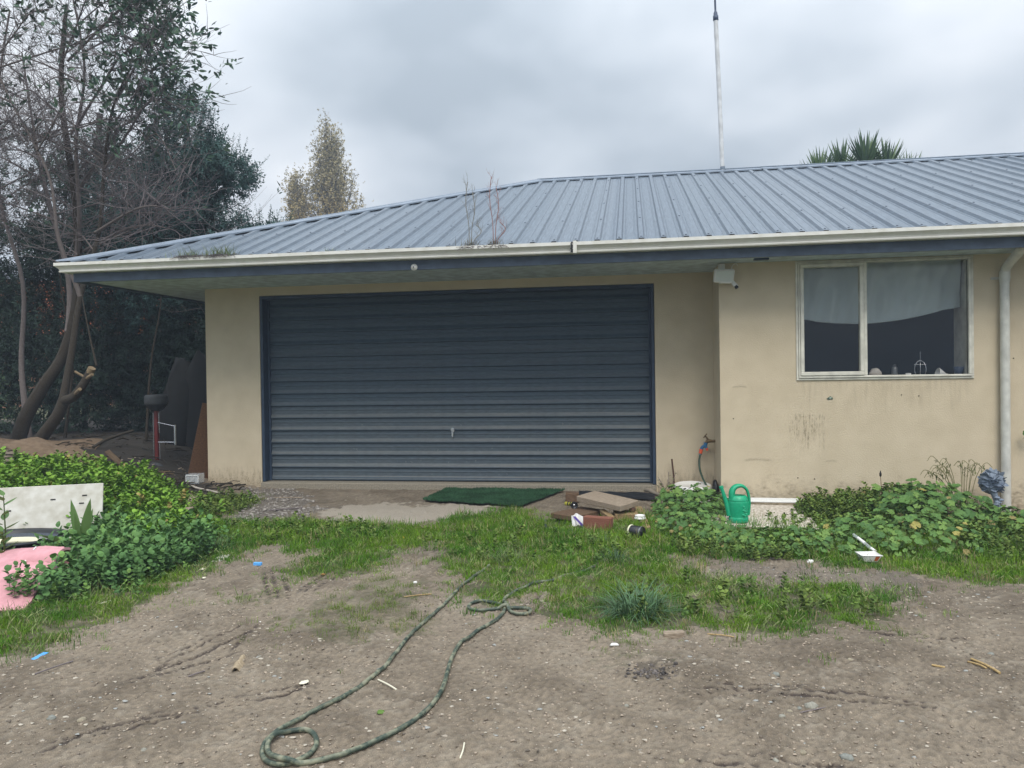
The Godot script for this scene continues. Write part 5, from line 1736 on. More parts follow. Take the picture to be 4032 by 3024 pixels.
	tube(st, spline([V(4.829, 0.32, 0.10), V(4.818, 0.26, 0.12), V(4.822, 0.17, 0.18), V(4.85, 0.08, 0.28), V(4.90, -0.02, 0.40), V(4.93, -0.09, 0.47)], 6), 0.0105, 8)
	metas(obj("tap_hose", st, M.hosegreen), "thin dark green hose hanging from the garden tap", "hose")
	# flood light
	t = thing("flood_light", "square pale flood light with a motion sensor under the eave", "flood light", V(5.01, 2.072, 0.70), 0.25)
	st = begin()
	bx(st, V(0, 0, 0.02), V(0.19, 0.125, 0.045), 0.012, Transform3D(Basis(Vector3.RIGHT, 0.35), Vector3.ZERO))
	obj("housing", st, M.white, t)
	st = begin()
	bx(st, V(0, 0, 0.0445), V(0.165, 0.10, 0.006), 0.003, Transform3D(Basis(Vector3.RIGHT, 0.35), Vector3.ZERO))
	obj("glass_face", st, mk(Color(0.80, 0.83, 0.82), 0.12), t)
	st = begin()
	bx(st, V(0, 0.04, -0.045), V(0.05, 0.14, 0.06), 0.004)
	bx(st, V(0.02, -0.068, 0.0), V(0.11, 0.016, 0.05), 0.004)
	obj("bracket", st, M.white, t)
	st = begin()
	tube(st, [V(0.085, -0.05, -0.01), V(0.115, -0.11, 0.03)], [0.016, 0.022], 10)
	obj("motion_sensor", st, M.white, t)
	st = begin()
	tube(st, [V(0.105, -0.105, 0.035), V(0.118, -0.125, 0.045)], [0.015, 0.018], 10)
	obj("sensor_eye", st, M.black, t)
	st = begin()
	tube(st, spline([V(0.09, 0.02, -0.02), V(0.10, 0.09, -0.03), V(0.15, 0.115, -0.05), V(0.175, 0.06, -0.07), V(0.16, 0.0, -0.085), V(0.11, -0.02, -0.09)], 5), 0.0035, 5)
	obj("cable", st, M.white, t)
	# sensor on the fascia
	t = thing("round_sensor", "small round white sensor fixed to the fascia above the roller door", "sensor", V(2.134, 2.195, 1.10))
	st = begin()
	var fx := Transform3D(Basis(Vector3.RIGHT, PI / 2), Vector3.ZERO)
	lathe(st, [Vector2(0.031, 0.0), Vector2(0.033, 0.006), Vector2(0.028, 0.018), Vector2(0.020, 0.020), Vector2(0.018, 0.028), Vector2(0.0, 0.032)], 18, fx)
	obj("body", st, M.white, t)
	st = begin()
	lathe(st, [Vector2(0.007, 0.030), Vector2(0.006, 0.036), Vector2(0.0, 0.038)], 10, fx)
	obj("eye", st, M.darkcap, t)
	# curtain and what stands on the window ledge
	t = thing("window_sheet", "pale sheet hung as a sagging curtain inside the window", "curtain")
	st = begin()
	var z := 0.605
	var wf := func(u: float, v: float) -> Vector3:
		var x := lerpf(5.66, 7.19, u)
		var hem := 1.605 + 0.16 * pow(absf(u - 0.42) / 0.58, 2.0) + (0.0 if u < 0.9 else -0.25 * (u - 0.9))
		return V(x, lerpf(hem, 2.185, v), z - 0.20 + 0.034 * sin(u * 23.0 + 3.0 * v + 2.0 * NA.get_noise_2d(u * 4.0, 1.0)) * (0.35 + 0.65 * v) + 0.012 * sin(u * 61.0 - 5.0 * v) - 0.03 * sin(PI * u) * (1.0 - v) + 0.02 * NA.get_noise_2d(u * 7.0, v * 3.0))
	grid(st, 60, 16, wf)
	obj("cloth", st, M.sheet, t)
	st = begin()
	var hem_pts := []
	for k in 31: hem_pts.append(wf.call(k / 30.0, 0.0) + V(0, 0.008, 0.002))
	tube(st, hem_pts, 0.008, 5)
	obj("hem", st, M.sheet, t)
	var ly := 1.084
	var lz := 0.425
	t = thing("spray_can", "grey spray can standing on the window ledge", "spray can", V(6.60, ly, lz))
	st = begin()
	lathe(st, [Vector2(0.0, 0.0), Vector2(0.026, 0.0), Vector2(0.027, 0.004), Vector2(0.027, 0.085), Vector2(0.023, 0.10), Vector2(0.016, 0.106), Vector2(0.0, 0.106)], 18)
	obj("can", st, M.tin, t)
	st = begin()
	lathe(st, [Vector2(0.015, 0.106), Vector2(0.015, 0.125), Vector2(0.012, 0.13), Vector2(0.0, 0.13)], 14)
	obj("cap", st, M.drum, t)
	t = thing("white_jar", "small white lidded jar on the window ledge beside the wire stand", "jar", V(6.715, ly, lz + 0.02))
	st = begin()
	lathe(st, [Vector2(0.0, 0.0), Vector2(0.034, 0.0), Vector2(0.034, 0.018), Vector2(0.024, 0.02), Vector2(0.024, 0.045), Vector2(0.0, 0.046)], 18)
	obj("body", st, M.white, t)
	t = thing("small_dish", "low white dish under the spray can on the window ledge", "dish", V(6.60, ly, lz + 0.07))
	st = begin()
	lathe(st, [Vector2(0.0, 0.0), Vector2(0.042, 0.0), Vector2(0.046, 0.012), Vector2(0.042, 0.012), Vector2(0.0, 0.004)], 18)
	obj("dish", st, M.white, t)
	t = thing("crumpled_bag", "crumpled pale paper bag on the window ledge by the mullion", "bag", V(6.44, ly, lz))
	st = begin()
	lump(st, V(0, 0.04, 0), V(0.06, 0.05, 0.04), 77, 0.9, 10)
	obj("paper", st, mk(Color(0.80, 0.77, 0.73), 0.8), t)
	t = thing("wire_stand", "wire egg shaped stand with a tall centre rod on the window ledge", "wire stand", V(6.82, ly, lz + 0.02))
	for k in 3:
		st = begin()
		var pts := []
		for q in 17:
			var a := PI * q / 16.0
			pts.append(Basis(Vector3.UP, k * 1.05 + 0.2) * V(0.055 * sin(a * 1.0) * (1.0 if q % 16 else 0.3), 0.16 * (1.0 - cos(a)) / 2.0, 0) )
		tube(st, pts, 0.0028, 5)
		var pts2 := []
		for p in pts: pts2.append(V(-p.x, p.y, -p.z))
		tube(st, pts2, 0.0028, 5)
		obj("wire_hoop", st, M.chrome, t)
	st = begin()
	tube(st, [V(0, 0.0, 0), V(0, 0.245, 0)], 0.0025, 5)
	tube(st, [V(-0.055, 0.125, 0), V(0.055, 0.125, 0)], 0.0025, 5)
	obj("centre_rod", st, M.chrome, t)
	t = thing("funnel", "white plastic funnel lying on its side on the window ledge", "funnel", V(7.0, ly + 0.045, lz + 0.04), 0.1)
	st = begin()
	lathe(st, [Vector2(0.046, 0.0), Vector2(0.048, 0.004), Vector2(0.014, 0.075), Vector2(0.010, 0.13), Vector2(0.007, 0.145), Vector2(0.006, 0.145), Vector2(0.011, 0.075), Vector2(0.044, 0.004)], 22, Transform3D(Basis(Vector3.BACK, -PI / 2 - 0.25), V(-0.04, 0.0, 0)))
	obj("cone", st, M.white, t)
	t = thing("glass_dish", "small dark glass dish at the right end of the window ledge", "dish", V(7.14, ly, lz + 0.06))
	st = begin()
	lathe(st, [Vector2(0.0, 0.0), Vector2(0.03, 0.0), Vector2(0.04, 0.07), Vector2(0.043, 0.10), Vector2(0.040, 0.10), Vector2(0.0, 0.08)], 16)
	obj("bowl", st, M.darkcap, t)
	t = thing("white_feather", "small white sliver standing on the ledge behind the left pane", "scrap", V(6.10, ly, lz + 0.05))
	st = begin()
	tube(st, spline([V(0, 0, 0), V(0.004, 0.03, 0), V(0.016, 0.06, 0)], 4), [0.007, 0.009, 0.009, 0.009, 0.008, 0.007, 0.005, 0.003, 0.002], 6)
	obj("sliver", st, M.white, t)
	# step slab against the wing wall
	t = thing("white_step", "flat white slab lying against the wall under the watering can", "slab", V(5.23, -0.105, 1.30), -0.10)
	st = begin()
	bx(st, V(0, 0.015, 0), V(0.82, 0.045, 1.06), 0.006)
	obj("slab", st, mk(Color(0.93, 0.91, 0.88), 0.7, M.grain, null, V(1.5, 1.5, 1.5)), t)
	t = thing("white_strip", "white metal strip lying along the foot of the wall", "metal strip", V(5.32, -0.05, 0.70), -0.05)
	st = begin()
	bx(st, V(0, 0.0, 0), V(0.76, 0.012, 0.06), 0.003)
	bx(st, V(0, 0.012, -0.022), V(0.755, 0.036, 0.010), 0.003)
	obj("channel", st, M.white, t)
	build_can()
	# box vent in the weeds
	t = thing("vent_box", "dark louvred vent on a pale block at the foot of the wall", "vent", V(6.40, -0.07, 0.68))
	st = begin()
	bx(st, V(0, 0.0, 0.0), V(0.24, 0.07, 0.12), 0.005)
	obj("block", st, M.concrete, t)
	st = begin()
	bx(st, V(-0.02, 0.062, 0.0), V(0.18, 0.05, 0.10), 0.004)
	obj("cover", st, M.darkcap, t)
	for k in 3:
		st = begin()
		bx(st, V(-0.02, 0.048 + k * 0.014, 0.053), V(0.16, 0.004, 0.008), 0.001)
		obj("louvre", st, M.black, t)
	# blue grey flower shaped ornament
	t = thing("flower_ornament", "blue grey flower shaped garden ornament leaning by the downpipe", "ornament", V(7.255, -0.10, 0.84))
	var rr := RandomNumberGenerator.new()
	rr.seed = 12
	var petal := leaf_mesh(0.045, 0.062, 0.45)
	for ring in 4:
		var n: int = [22, 18, 13, 8][ring]
		for k in n:
			var a := TAU * k / n + ring * 0.3
			var tilt: float = [0.15, 0.5, 0.9, 1.25][ring]
			var d := V(cos(a) * cos(tilt), sin(a) * cos(tilt), sin(tilt))
			var b := frame_y(d + V(rr.randfn(), rr.randfn(), rr.randfn()) * 0.22, rr.randf_range(-0.7, 0.7))
			place("petal", petal, M.bluegrey, t, Transform3D(b.scaled(Vector3.ONE * rr.randf_range(0.7, 1.35)), V(0.01, 0.265, 0.0) + V(cos(a), sin(a), 0) * [0.062, 0.045, 0.025, 0.008][ring] * 1.2))
	st = begin()
	lathe(st, [Vector2(0.0, -0.02), Vector2(0.10, -0.01), Vector2(0.11, 0.0), Vector2(0.08, 0.03), Vector2(0.0, 0.045)], 18, Transform3D(Basis(Vector3.RIGHT, PI / 2), V(0.01, 0.265, -0.01)))
	obj("heart", st, M.bluegrey, t)
	st = begin()
	tube(st, [V(0.05, 0.02, 0.0), V(0.045, 0.10, 0.0), V(0.02, 0.18, 0.0)], [0.03, 0.025, 0.03], 10)
	for k in 6: lump(st, V(0.05 + 0.02 * sin(k * 2.0), 0.03 + 0.02 * k, 0.02), V(0.03, 0.014, 0.02), 20 + k, 0.8, 8)
	obj("stem", st, M.bluegrey, t)
	# food box and pale tube
	t = thing("food_box", "open white takeaway box lying on the mud at the edge of the weeds", "food box", V(5.68, -0.095, 2.80), 0.25)
	t.scale = Vector3.ONE * 0.8
	st = begin()
	st.set_smooth_group(-1)
	var lo := [V(-0.055, 0.0, 0.035), V(0.055, 0.0, 0.035), V(0.055, 0.0, -0.035), V(-0.055, 0.0, -0.035)]
	var hi := [V(-0.085, 0.055, 0.055), V(0.085, 0.05, 0.058), V(0.083, 0.06, -0.055), V(-0.083, 0.062, -0.055)]
	for k in 4:
		quad(st, lo[k], lo[(k + 1) % 4], hi[(k + 1) % 4], hi[k])
		quad(st, lo[(k + 1) % 4] * 0.97 + V(0, 0.002, 0), lo[k] * 0.97 + V(0, 0.002, 0), hi[k] * 0.97, hi[(k + 1) % 4] * 0.97)
	quad(st, lo[0] + V(0, 0.003, 0), lo[1] + V(0, 0.003, 0), lo[2] + V(0, 0.003, 0), lo[3] + V(0, 0.003, 0))
	obj("tray", st, M.white, t)
	st = begin()
	tube(st, [hi[0], hi[1], hi[2], hi[3], hi[0]], 0.004, 5)
	obj("rim", st, M.white, t)
	st = begin()
	st.set_smooth_group(-1)
	quad(st, V(0.022, 0.005, 0.0385), V(0.052, 0.005, 0.0385), V(0.066, 0.045, 0.0575), V(0.03, 0.045, 0.0555))
	obj("orange_print", st, mk(Color(0.72, 0.36, 0.16), 0.6), t)
	t = thing("pale_tube", "pale broken tube sticking out of the weeds behind the food box", "tube", V(5.70, -0.075, 2.58))
	t.scale = Vector3.ONE * 0.8
	for q in [[V(-0.02, 0.095, -0.18), V(0.0, 0.08, -0.12), M.clear], [V(0.0, 0.08, -0.12), V(0.03, 0.055, -0.02), M.white], [V(0.03, 0.055, -0.02), V(0.055, 0.03, 0.07), M.clear], [V(0.055, 0.03, 0.07), V(0.07, 0.02, 0.12), M.white]]:
		st = begin()
		tube(st, [q[0], q[1]], 0.014, 10)
		obj("segment", st, q[2], t)

func build_can() -> void:
	var t := thing("watering_can", "bright green plastic watering can standing on the white slab", "watering can", V(5.00, -0.066, 1.67), 0.0)
	var st := begin()
	lathe(st, [Vector2(0.0, 0.0), Vector2(0.068, 0.0), Vector2(0.076, 0.008), Vector2(0.079, 0.03), Vector2(0.079, 0.042), Vector2(0.075, 0.046), Vector2(0.076, 0.052), Vector2(0.081, 0.12), Vector2(0.083, 0.165), Vector2(0.082, 0.17), Vector2(0.078, 0.178), Vector2(0.080, 0.184)], 36, Transform3D.IDENTITY, 1.0, 0.9)
	obj("body", st, M.green, t)
	st = begin()
	# shoulder that rises into the handle on the left side
	lathe(st, [Vector2(0.080, 0.184), Vector2(0.076, 0.200), Vector2(0.066, 0.215), Vector2(0.058, 0.222), Vector2(0.052, 0.222), Vector2(0.048, 0.20)], 32, Transform3D(Basis(Vector3.BACK, 0.0), V(-0.002, 0, 0)), 1.0, 0.9)
	obj("shoulder", st, M.green, t)
	# broad flat carrying loop: from the shoulder at the left, over the top, down the right side
	st = begin()
	var path := spline([V(-0.050, 0.180, 0), V(-0.052, 0.232, 0), V(-0.040, 0.272, 0), V(-0.008, 0.296, 0), V(0.032, 0.296, 0), V(0.064, 0.270, 0), V(0.080, 0.225, 0), V(0.086, 0.165, 0), V(0.083, 0.11, 0), V(0.077, 0.06, 0)], 5)
	st.set_smooth_group(1)
	var prev := []
	for i in path.size():
		var d: Vector3 = (path[mini(i + 1, path.size() - 1)] - path[maxi(i - 1, 0)]).normalized()
		var nrm := V(d.y, -d.x, 0)
		var s := float(i) / path.size()
		var hw := lerpf(0.052, 0.022, sm(0.05, 0.6, s))
		var ht := lerpf(0.026, 0.012, sm(0.1, 0.55, s))
		var ring := []
		for k in 12:
			var a := TAU * k / 12.0
			ring.append(path[i] + nrm * cos(a) * ht + V(0, 0, 1) * sin(a) * hw)
		if prev.size():
			for k in 12: quad(st, prev[k], ring[k], ring[(k + 1) % 12], prev[(k + 1) % 12])
		prev = ring
	obj("handle", st, M.green, t)
	st = begin()
	tube(st, spline([V(-0.062, 0.06, 0.0), V(-0.082, 0.12, 0), V(-0.108, 0.20, 0), V(-0.135, 0.285, 0)], 5), [0.034, 0.033, 0.031, 0.029, 0.027, 0.025, 0.023, 0.021, 0.0195, 0.018, 0.017, 0.016, 0.015, 0.0145, 0.014, 0.014], 14, false)
	obj("spout", st, M.green, t)
	st = begin()
	tube(st, [V(-0.132, 0.276, 0), V(-0.138, 0.294, 0)], [0.018, 0.0175], 14)
	obj("spout_lip", st, M.green, t)
	# raised leaf moulding on the front
	st = begin()
	for q in [[0.030, 0.135, 0.4], [0.040, 0.120, -0.5], [0.030, 0.105, 0.3], [0.045, 0.095, 0.9], [0.028, 0.070, -0.4], [0.05, 0.075, 0.6], [0.040, 0.060, 0.0]]:
		var a := asin(q[0] / 0.079)
		lump(st, V(q[0], q[1], 0.072 * cos(a)), V(0.013, 0.011, 0.005), int(q[1] * 1000.0), 0.6, 8)
	obj("leaf_moulding", st, M.green, t)

# ---------------------------------------------------------------- hose
func build_hose() -> void:
	var flat := [3.208,3.181, 3.174,3.328, 3.156,3.577, 3.119,3.754, 3.12,3.992, 3.112,4.138, 3.091,4.316, 3.072,4.479, 3.078,4.66, 3.086,4.784, 3.091,4.956, 3.087,5.071, 3.065,5.181, 3.035,5.278, 3.001,5.383, 2.954,5.478, 2.916,5.541, 2.893,5.618, 2.884,5.689, 2.900,5.752, 2.945,5.807, 2.997,5.831, 3.048,5.825, 3.088,5.794, 3.098,5.729, 3.082,5.665, 3.047,5.611, 2.997,5.575, 2.955,5.580, 2.919,5.613, 2.903,5.664, 2.908,5.711, 2.929,5.763, 2.975,5.810, 3.037,5.840]
	flat.append_array([3.101,5.830, 3.16,5.785, 3.224,5.714, 3.282,5.628, 3.344,5.537, 3.388,5.424, 3.413,5.29, 3.406,5.187, 3.377,5.028, 3.345,4.852, 3.336,4.694, 3.362,4.539, 3.413,4.405, 3.462,4.275, 3.483,4.153, 3.472,4.057, 3.443,4.017, 3.356,3.973, 3.286,3.974, 3.25,4.037, 3.25,4.095, 3.279,4.148, 3.341,4.163, 3.435,4.117, 3.531,4.079, 3.6,4.085, 3.635,4.131, 3.616,4.206, 3.561,4.225, 3.496,4.179, 3.444,4.046, 3.417,3.915, 3.431,3.836, 3.492,3.699, 3.597,3.567, 3.708,3.429, 3.831,3.243, 3.914,3.092, 3.97,2.95])
	var pts := []
	for i in flat.size() / 2: pts.append(V(flat[i * 2], 0.0, flat[i * 2 + 1]))
	for turn in 2:     # ease the kinks out of the path
		for i in range(1, pts.size() - 1): pts[i] = (pts[i] as Vector3) * 0.6 + (pts[i - 1] + pts[i + 1]) * 0.2
	var fine := spline(pts, 6)
	for i in fine.size():
		var p: Vector3 = fine[i]
		fine[i] = V(p.x, gh(p.x, p.z) + 0.022 * NA.get_noise_2d(p.x * 0.9, p.z * 0.9) * sm(0.4, 1.6, p.z) + 0.010 * NA.get_noise_2d(p.x * 3.6 + 9.0, p.z * 3.6) + 0.0105, p.z)
	# one turn rides over another where they cross
	var lifted := fine.duplicate()
	for i in fine.size():
		var lift := 0.0
		for j in range(0, i - 14):
			var d := Vector2(fine[i].x - fine[j].x, fine[i].z - fine[j].z).length()
			if d < 0.034: lift = maxf(lift, 0.019 * (1.0 - sm(0.006, 0.034, d)))
		lifted[i] = fine[i] + V(0, lift, 0)
	var st := begin()
	tube(st, lifted, 0.0090, 10)
	metas(obj("garden_hose", st, M.hose), "muddy green garden hose snaking across the bare yard in loops", "hose")

# ---------------------------------------------------------------- litter on the ground
func build_litter() -> void:
	var m_blue: Material = M.skyblue
	var m_bone := mk(Color(0.84, 0.82, 0.74), 0.7)
	var m_straw := mk(Color(0.80, 0.70, 0.50), 0.8, M.grain, null, V(6, 6, 6))
	var m_leaf := mk(Color(0.60, 0.38, 0.23), 0.8)
	var st: SurfaceTool
	# offcuts
	for q in [
		["wood_offcut", "chunky pale wood offcut lying in front of the grass tussock", "wood offcut", 4.337, 4.42, V(0.10, 0.032, 0.042), 0.12, M.wood],
		["bark_piece", "curled flake of grey bark on the bare mud left of the hose", "bark", 2.43, 4.99, V(0.06, 0.012, 0.17), 0.3, mk(Color(0.74, 0.68, 0.58), 0.85, M.grain, null, V(4, 4, 4))],
		["blue_strip", "thin bright blue plastic strip on the mud near the left edge", "plastic strip", 1.455, 5.02, V(0.026, 0.006, 0.09), 0.10, m_blue],
		["blue_scrap", "small blue plastic scrap on the mud beside the grass", "plastic scrap", 1.625, 3.272, V(0.055, 0.02, 0.025), 0.0, m_blue],
		["white_stick", "white painted slat lying in the grass of the left bank", "strip", 1.27, 3.12, V(0.07, 0.012, 0.20), 0.2, M.dirtywhite],
		["pale_pod", "pale green pod lying in the grass below the white slat", "pod", 1.315, 3.43, V(0.035, 0.012, 0.06), -0.2, m_bone],
		["pale_pod", "pale pod on the mud edge right of the brown cardboard", "pod", 1.455, 3.65, V(0.025, 0.01, 0.03), 0.1, m_bone],
		["pale_pod", "long pale pod in the grass just below the blue green weeds", "pod", 1.20, 4.23, V(0.022, 0.012, 0.085), -0.35, m_bone],
		["card_scrap", "flat grey brown cardboard scrap at the edge of the left grass", "cardboard", 1.28, 3.83, V(0.12, 0.008, 0.12), 0.4, M.card],
		["orange_leaf", "orange dead leaf resting on the clover near the old plank", "leaf", 0.61, 2.54, V(0.035, 0.004, 0.06), 0.5, m_leaf],
		["orange_leaf", "orange dead leaf on the mud below the small grass patch", "leaf", 2.19, 3.50, V(0.03, 0.01, 0.03), 0.4, m_leaf],
		["orange_leaf", "curled brown leaf in the grass left of the hose end", "leaf", 3.80, 3.10, V(0.03, 0.03, 0.025), 0.9, m_leaf],
		["orange_leaf", "tan dead leaf in the grass in front of the gravel patch", "leaf", 3.45, 2.72, V(0.03, 0.012, 0.03), 0.3, m_leaf],
		["yellow_scrap", "small yellow scrap in the grass strip below the pale path", "scrap", 2.37, 2.36, V(0.03, 0.02, 0.045), 0.3, mk(Color(0.80, 0.62, 0.20), 0.6)],
		["white_scrap", "scrap of white tissue on the mud right of the hose loop", "tissue", 4.06, 4.58, V(0.045, 0.015, 0.022), 0.2, M.white],
		["white_scrap", "shred of white paper in the sparse grass left of the hose", "paper", 2.83, 3.62, V(0.028, 0.016, 0.02), 0.9, M.white],
		["white_scrap", "crumpled white scrap at the foot of the low mallow band", "scrap", 5.30, 2.86, V(0.05, 0.03, 0.03), 0.4, M.white],
		["green_leaf", "single green leaf lying flat on the mud between the hose runs", "leaf", 3.21, 5.40, V(0.030, 0.002, 0.036), 0.4, mk(Color(0.34, 0.46, 0.16), 0.6)],
		["dry_leaf", "pale curled dry leaf on the mud left of the hose", "leaf", 2.795, 5.15, V(0.034, 0.006, 0.045), -0.5, m_bone],
		["pale_chip", "pale chip of wood on the mud near the right edge", "wood chip", 5.42, 4.68, V(0.05, 0.006, 0.012), -0.5, m_straw],
	]:
		var p := P(q[3], q[4], q[5].y * 0.4)
		var o := thing(q[0], q[1], q[2], p, q[6])
		st = begin()
		var s: Vector3 = q[5]
		if s.y <= 0.006 or q[2] == "leaf" or q[2] == "tissue" or q[2] == "pod" or q[2] == "paper" or q[2] == "scrap":
			lump(st, Vector3.ZERO, s * 0.5, int(q[3] * 100.0), 0.5, 10)
		elif q[2] == "bark":
			grid(st, 10, 6, func(u: float, v: float) -> Vector3: return V((u - 0.5) * s.x * (1.0 - 0.7 * absf(v - 0.35)), 0.012 * sin(u * 5.0) + 0.004 * sin(v * 17.0), (0.5 - v) * s.z))
			grid(st, 6, 10, func(v: float, u: float) -> Vector3: return V((u - 0.5) * s.x * (1.0 - 0.7 * absf(v - 0.35)), 0.012 * sin(u * 5.0) + 0.004 * sin(v * 17.0) - 0.004, (0.5 - v) * s.z))
		elif q[0] == "wood_offcut":
			bx(st, Vector3.ZERO, s, 0.006)
			bx(st, V(0.01, s.y * 0.3, 0.004), V(s.x * 0.8, s.y * 0.55, s.z * 0.8), 0.008, Transform3D(Basis(Vector3.BACK, 0.08), Vector3.ZERO))
		else: bx(st, Vector3.ZERO, s, 0.002)
		obj("body", st, q[7], o)
	# sticks
	for q in [[5.585, 4.59, 5.625, 4.76, 0.0055, "pale dry stick on the mud near the right edge, one of a crossed pair", m_straw], [5.56, 4.62, 5.60, 4.70, 0.0045, "shorter pale stick crossing the longer one near the right edge", m_straw],
		[3.105, 5.12, 3.215, 5.22, 0.0035, "pale forked twig on the mud beside the hose", m_bone], [3.575, 5.60, 3.58, 5.69, 0.003, "short pale straw on the mud at the bottom of the yard", m_bone],
		[4.50, 4.36, 4.62, 4.40, 0.003, "dry grass stem on the mud below the grass edge", m_straw], [1.62, 5.24, 1.655, 5.06, 0.003, "bent brown twig on the gravel at the lower left", M.twig],
		[2.86, 3.95, 3.0, 3.87, 0.003, "thin dry stem lying beside the hose", m_straw], [4.75, 5.22, 4.85, 5.17, 0.0022, "thin curved twig on the mud at the right", M.twig], [0.75, 1.35, 1.0, 1.15, 0.006, "brown stick on the gravel by the plank", M.twig], [0.45, 0.62, 0.75, 0.60, 0.006, "grey stick on the gravel below the left pier", M.wood],
		[2.28, 5.16, 2.32, 5.10, 0.003, "crooked twig lying in the tyre marks", M.twig]]:
		st = begin()
		var a := P(q[0], q[1], q[4])
		var b := P(q[2], q[3], q[4])
		tube(st, spline([a, a.lerp(b, 0.5) + V(0.004, 0.004, 0.006), b], 4), q[4], 6)
		metas(obj("stick", st, q[6]), q[5], "stick")
	# stones one can pick out
	var sv := []
	for k in 4:
		st = begin()
		lump(st, Vector3.ZERO, V(1, 0.55, 0.8), 210 + k, 0.55, 10)
		sv.append(done(st))
	var greys := [mk(Color(0.66, 0.65, 0.60), 0.85, M.speck), mk(Color(0.60, 0.61, 0.58), 0.85, M.speck), mk(Color(0.70, 0.66, 0.57), 0.85, M.speck)]
	var n := 0
	for q in [[4.80, 5.17, 0.026, "large flat grey stone among smaller ones in the lower right mud"], [4.755, 5.185, 0.013, "small stone touching the left end of the flat grey stone"], [4.715, 5.21, 0.011, "round pebble left of the flat grey stone in the mud"], [4.68, 5.255, 0.014, "bluish stone at the near side of the stone group"],
		[4.73, 4.86, 0.018, "angular grey stone standing proud on the right hand mud"], [5.07, 4.67, 0.014, "flat pale stone on the mud right of the grass edge"], [4.12, 5.23, 0.012, "pale upright pebble below the dark soil patch"], [4.83, 5.54, 0.022, "smooth blue grey stone near the bottom right"], [4.70, 5.51, 0.014, "angular pale stone near the bottom right"], [4.60, 5.58, 0.012, "dark backed stone beside the lowest tyre marks"],
		[5.71, 4.48, 0.016, "pale oval stone half sunk near the right edge"], [4.30, 5.62, 0.014, "white stone at the bottom edge of the yard"], [5.10, 3.62, 0.022, "white rounded cobble on the gravel patch by the weeds"], [5.32, 3.66, 0.020, "pale cobble lying alone right of the gravel patch"], [5.62, 3.70, 0.018, "pale cobble at the grass edge under the right hand weeds"],
		[2.48, 4.92, 0.012, "small grey stone beside the bark flake"], [2.58, 4.93, 0.011, "round stone right of the bark flake"], [2.62, 4.94, 0.009, "smaller round stone of the pair right of the bark flake"], [2.62, 5.16, 0.010, "bluish pebble in the middle tyre marks"], [2.0, 5.6, 0.020, "large pale stone at the lower left corner"], [2.14, 5.62, 0.017, "grey stone right of the pale stone at the lower left corner"], [2.50, 5.78, 0.014, "pale stone at the bottom edge left of the hose coil"], [3.06, 4.98, 0.011, "tan pebble touching the hose"], [3.52, 4.98, 0.012, "tan pebble right of the second hose run"]]:
		var o := thing("stone", q[3], "stone", P(q[0], q[1], -0.001), n * 1.3)
		place("body", sv[n % 4], greys[n % 3], o, Transform3D(Basis.from_scale(Vector3.ONE * q[2]), Vector3.ZERO))
		n += 1

# ---------------------------------------------------------------- plants
func blade_mesh(h: float, w: float, bend: float) -> ArrayMesh:
	var st := begin()
	st.set_smooth_group(1)
	var p := []
	for i in 5:
		var t := i / 4.0
		p.append([V(0, h * t * (1.0 - 0.35 * bend * t), bend * h * t * t), w * (1.0 - t * t) * 0.5 + 0.0003])
	for i in 4:
		quad(st, p[i][0] + V(-p[i][1], 0, 0), p[i][0] + V(p[i][1], 0, 0), p[i + 1][0] + V(p[i + 1][1], 0, 0), p[i + 1][0] + V(-p[i + 1][1], 0, 0))
	return done(st)

func tuft_mesh(n: int, h: float, w: float, spread: float, seed_: int) -> ArrayMesh:
	var r := RandomNumberGenerator.new()
	r.seed = seed_
	var st := begin()
	for i in n:
		st.set_smooth_group(-1)
		var a := r.randf() * TAU
		var d := V(cos(a), 0, sin(a))
		var s := V(-d.z, 0, d.x)
		var hh := h * r.randf_range(0.55, 1.15)
		var b := r.randf_range(0.1, 0.9)
		var o := V(r.randfn(), 0, r.randfn()) * spread * 0.5
		var p1 := o + d * hh * b * 0.22 + V(0, hh * 0.6, 0)
		var p2 := o + d * hh * b * 0.75 + V(0, hh * (1.0 - 0.25 * b), 0)
		var ww := w * r.randf_range(0.7, 1.2)
		quad(st, o - s * ww * 0.5, o + s * ww * 0.5, p1 + s * ww * 0.4, p1 - s * ww * 0.4)
		tri(st, p1 - s * ww * 0.4, p1 + s * ww * 0.4, p2)
	return done(st)

func mallow_mesh(seed_: int) -> ArrayMesh:     # a round leaf with shallow lobes, about 1 across, on a short stalk; it faces +y
	var r := RandomNumberGenerator.new()
	r.seed = seed_
	var st := begin()
	st.set_smooth_group(1)
	var rim := []
	var mid := []
	for k in 21:
		var a := lerpf(0.28, TAU - 0.28, k / 20.0)
		var lobe := 0.44 + 0.038 * cos(a * 5.0 + PI) + 0.02 * r.randfn() * 0.5
		rim.append(V(sin(a) * lobe, 0.03 * cos(a * 5.0) + 0.07 + r.randf() * 0.03, -cos(a) * lobe))
		mid.append(V(sin(a) * lobe * 0.5, -0.005 + 0.03 * cos(a * 5.0), -cos(a) * lobe * 0.5))
	for k in 20:
		tri(st, Vector3.ZERO, mid[k + 1], mid[k])
		quad(st, mid[k], mid[k + 1], rim[k + 1], rim[k])
	tube(st, [V(0, 0, 0), V(0.05, -0.5, 0.1), V(0.0, -1.1, 0.3)], 0.022, 3, false)
	return done(st)

func dome(x: float, z: float, q: Array) -> float:
	var dx: float = (x - q[0]) / q[2]
	var dz: float = (z - q[1]) / q[3]
	return q[4] * sqrt(maxf(0.0, 1.0 - dx * dx - dz * dz))

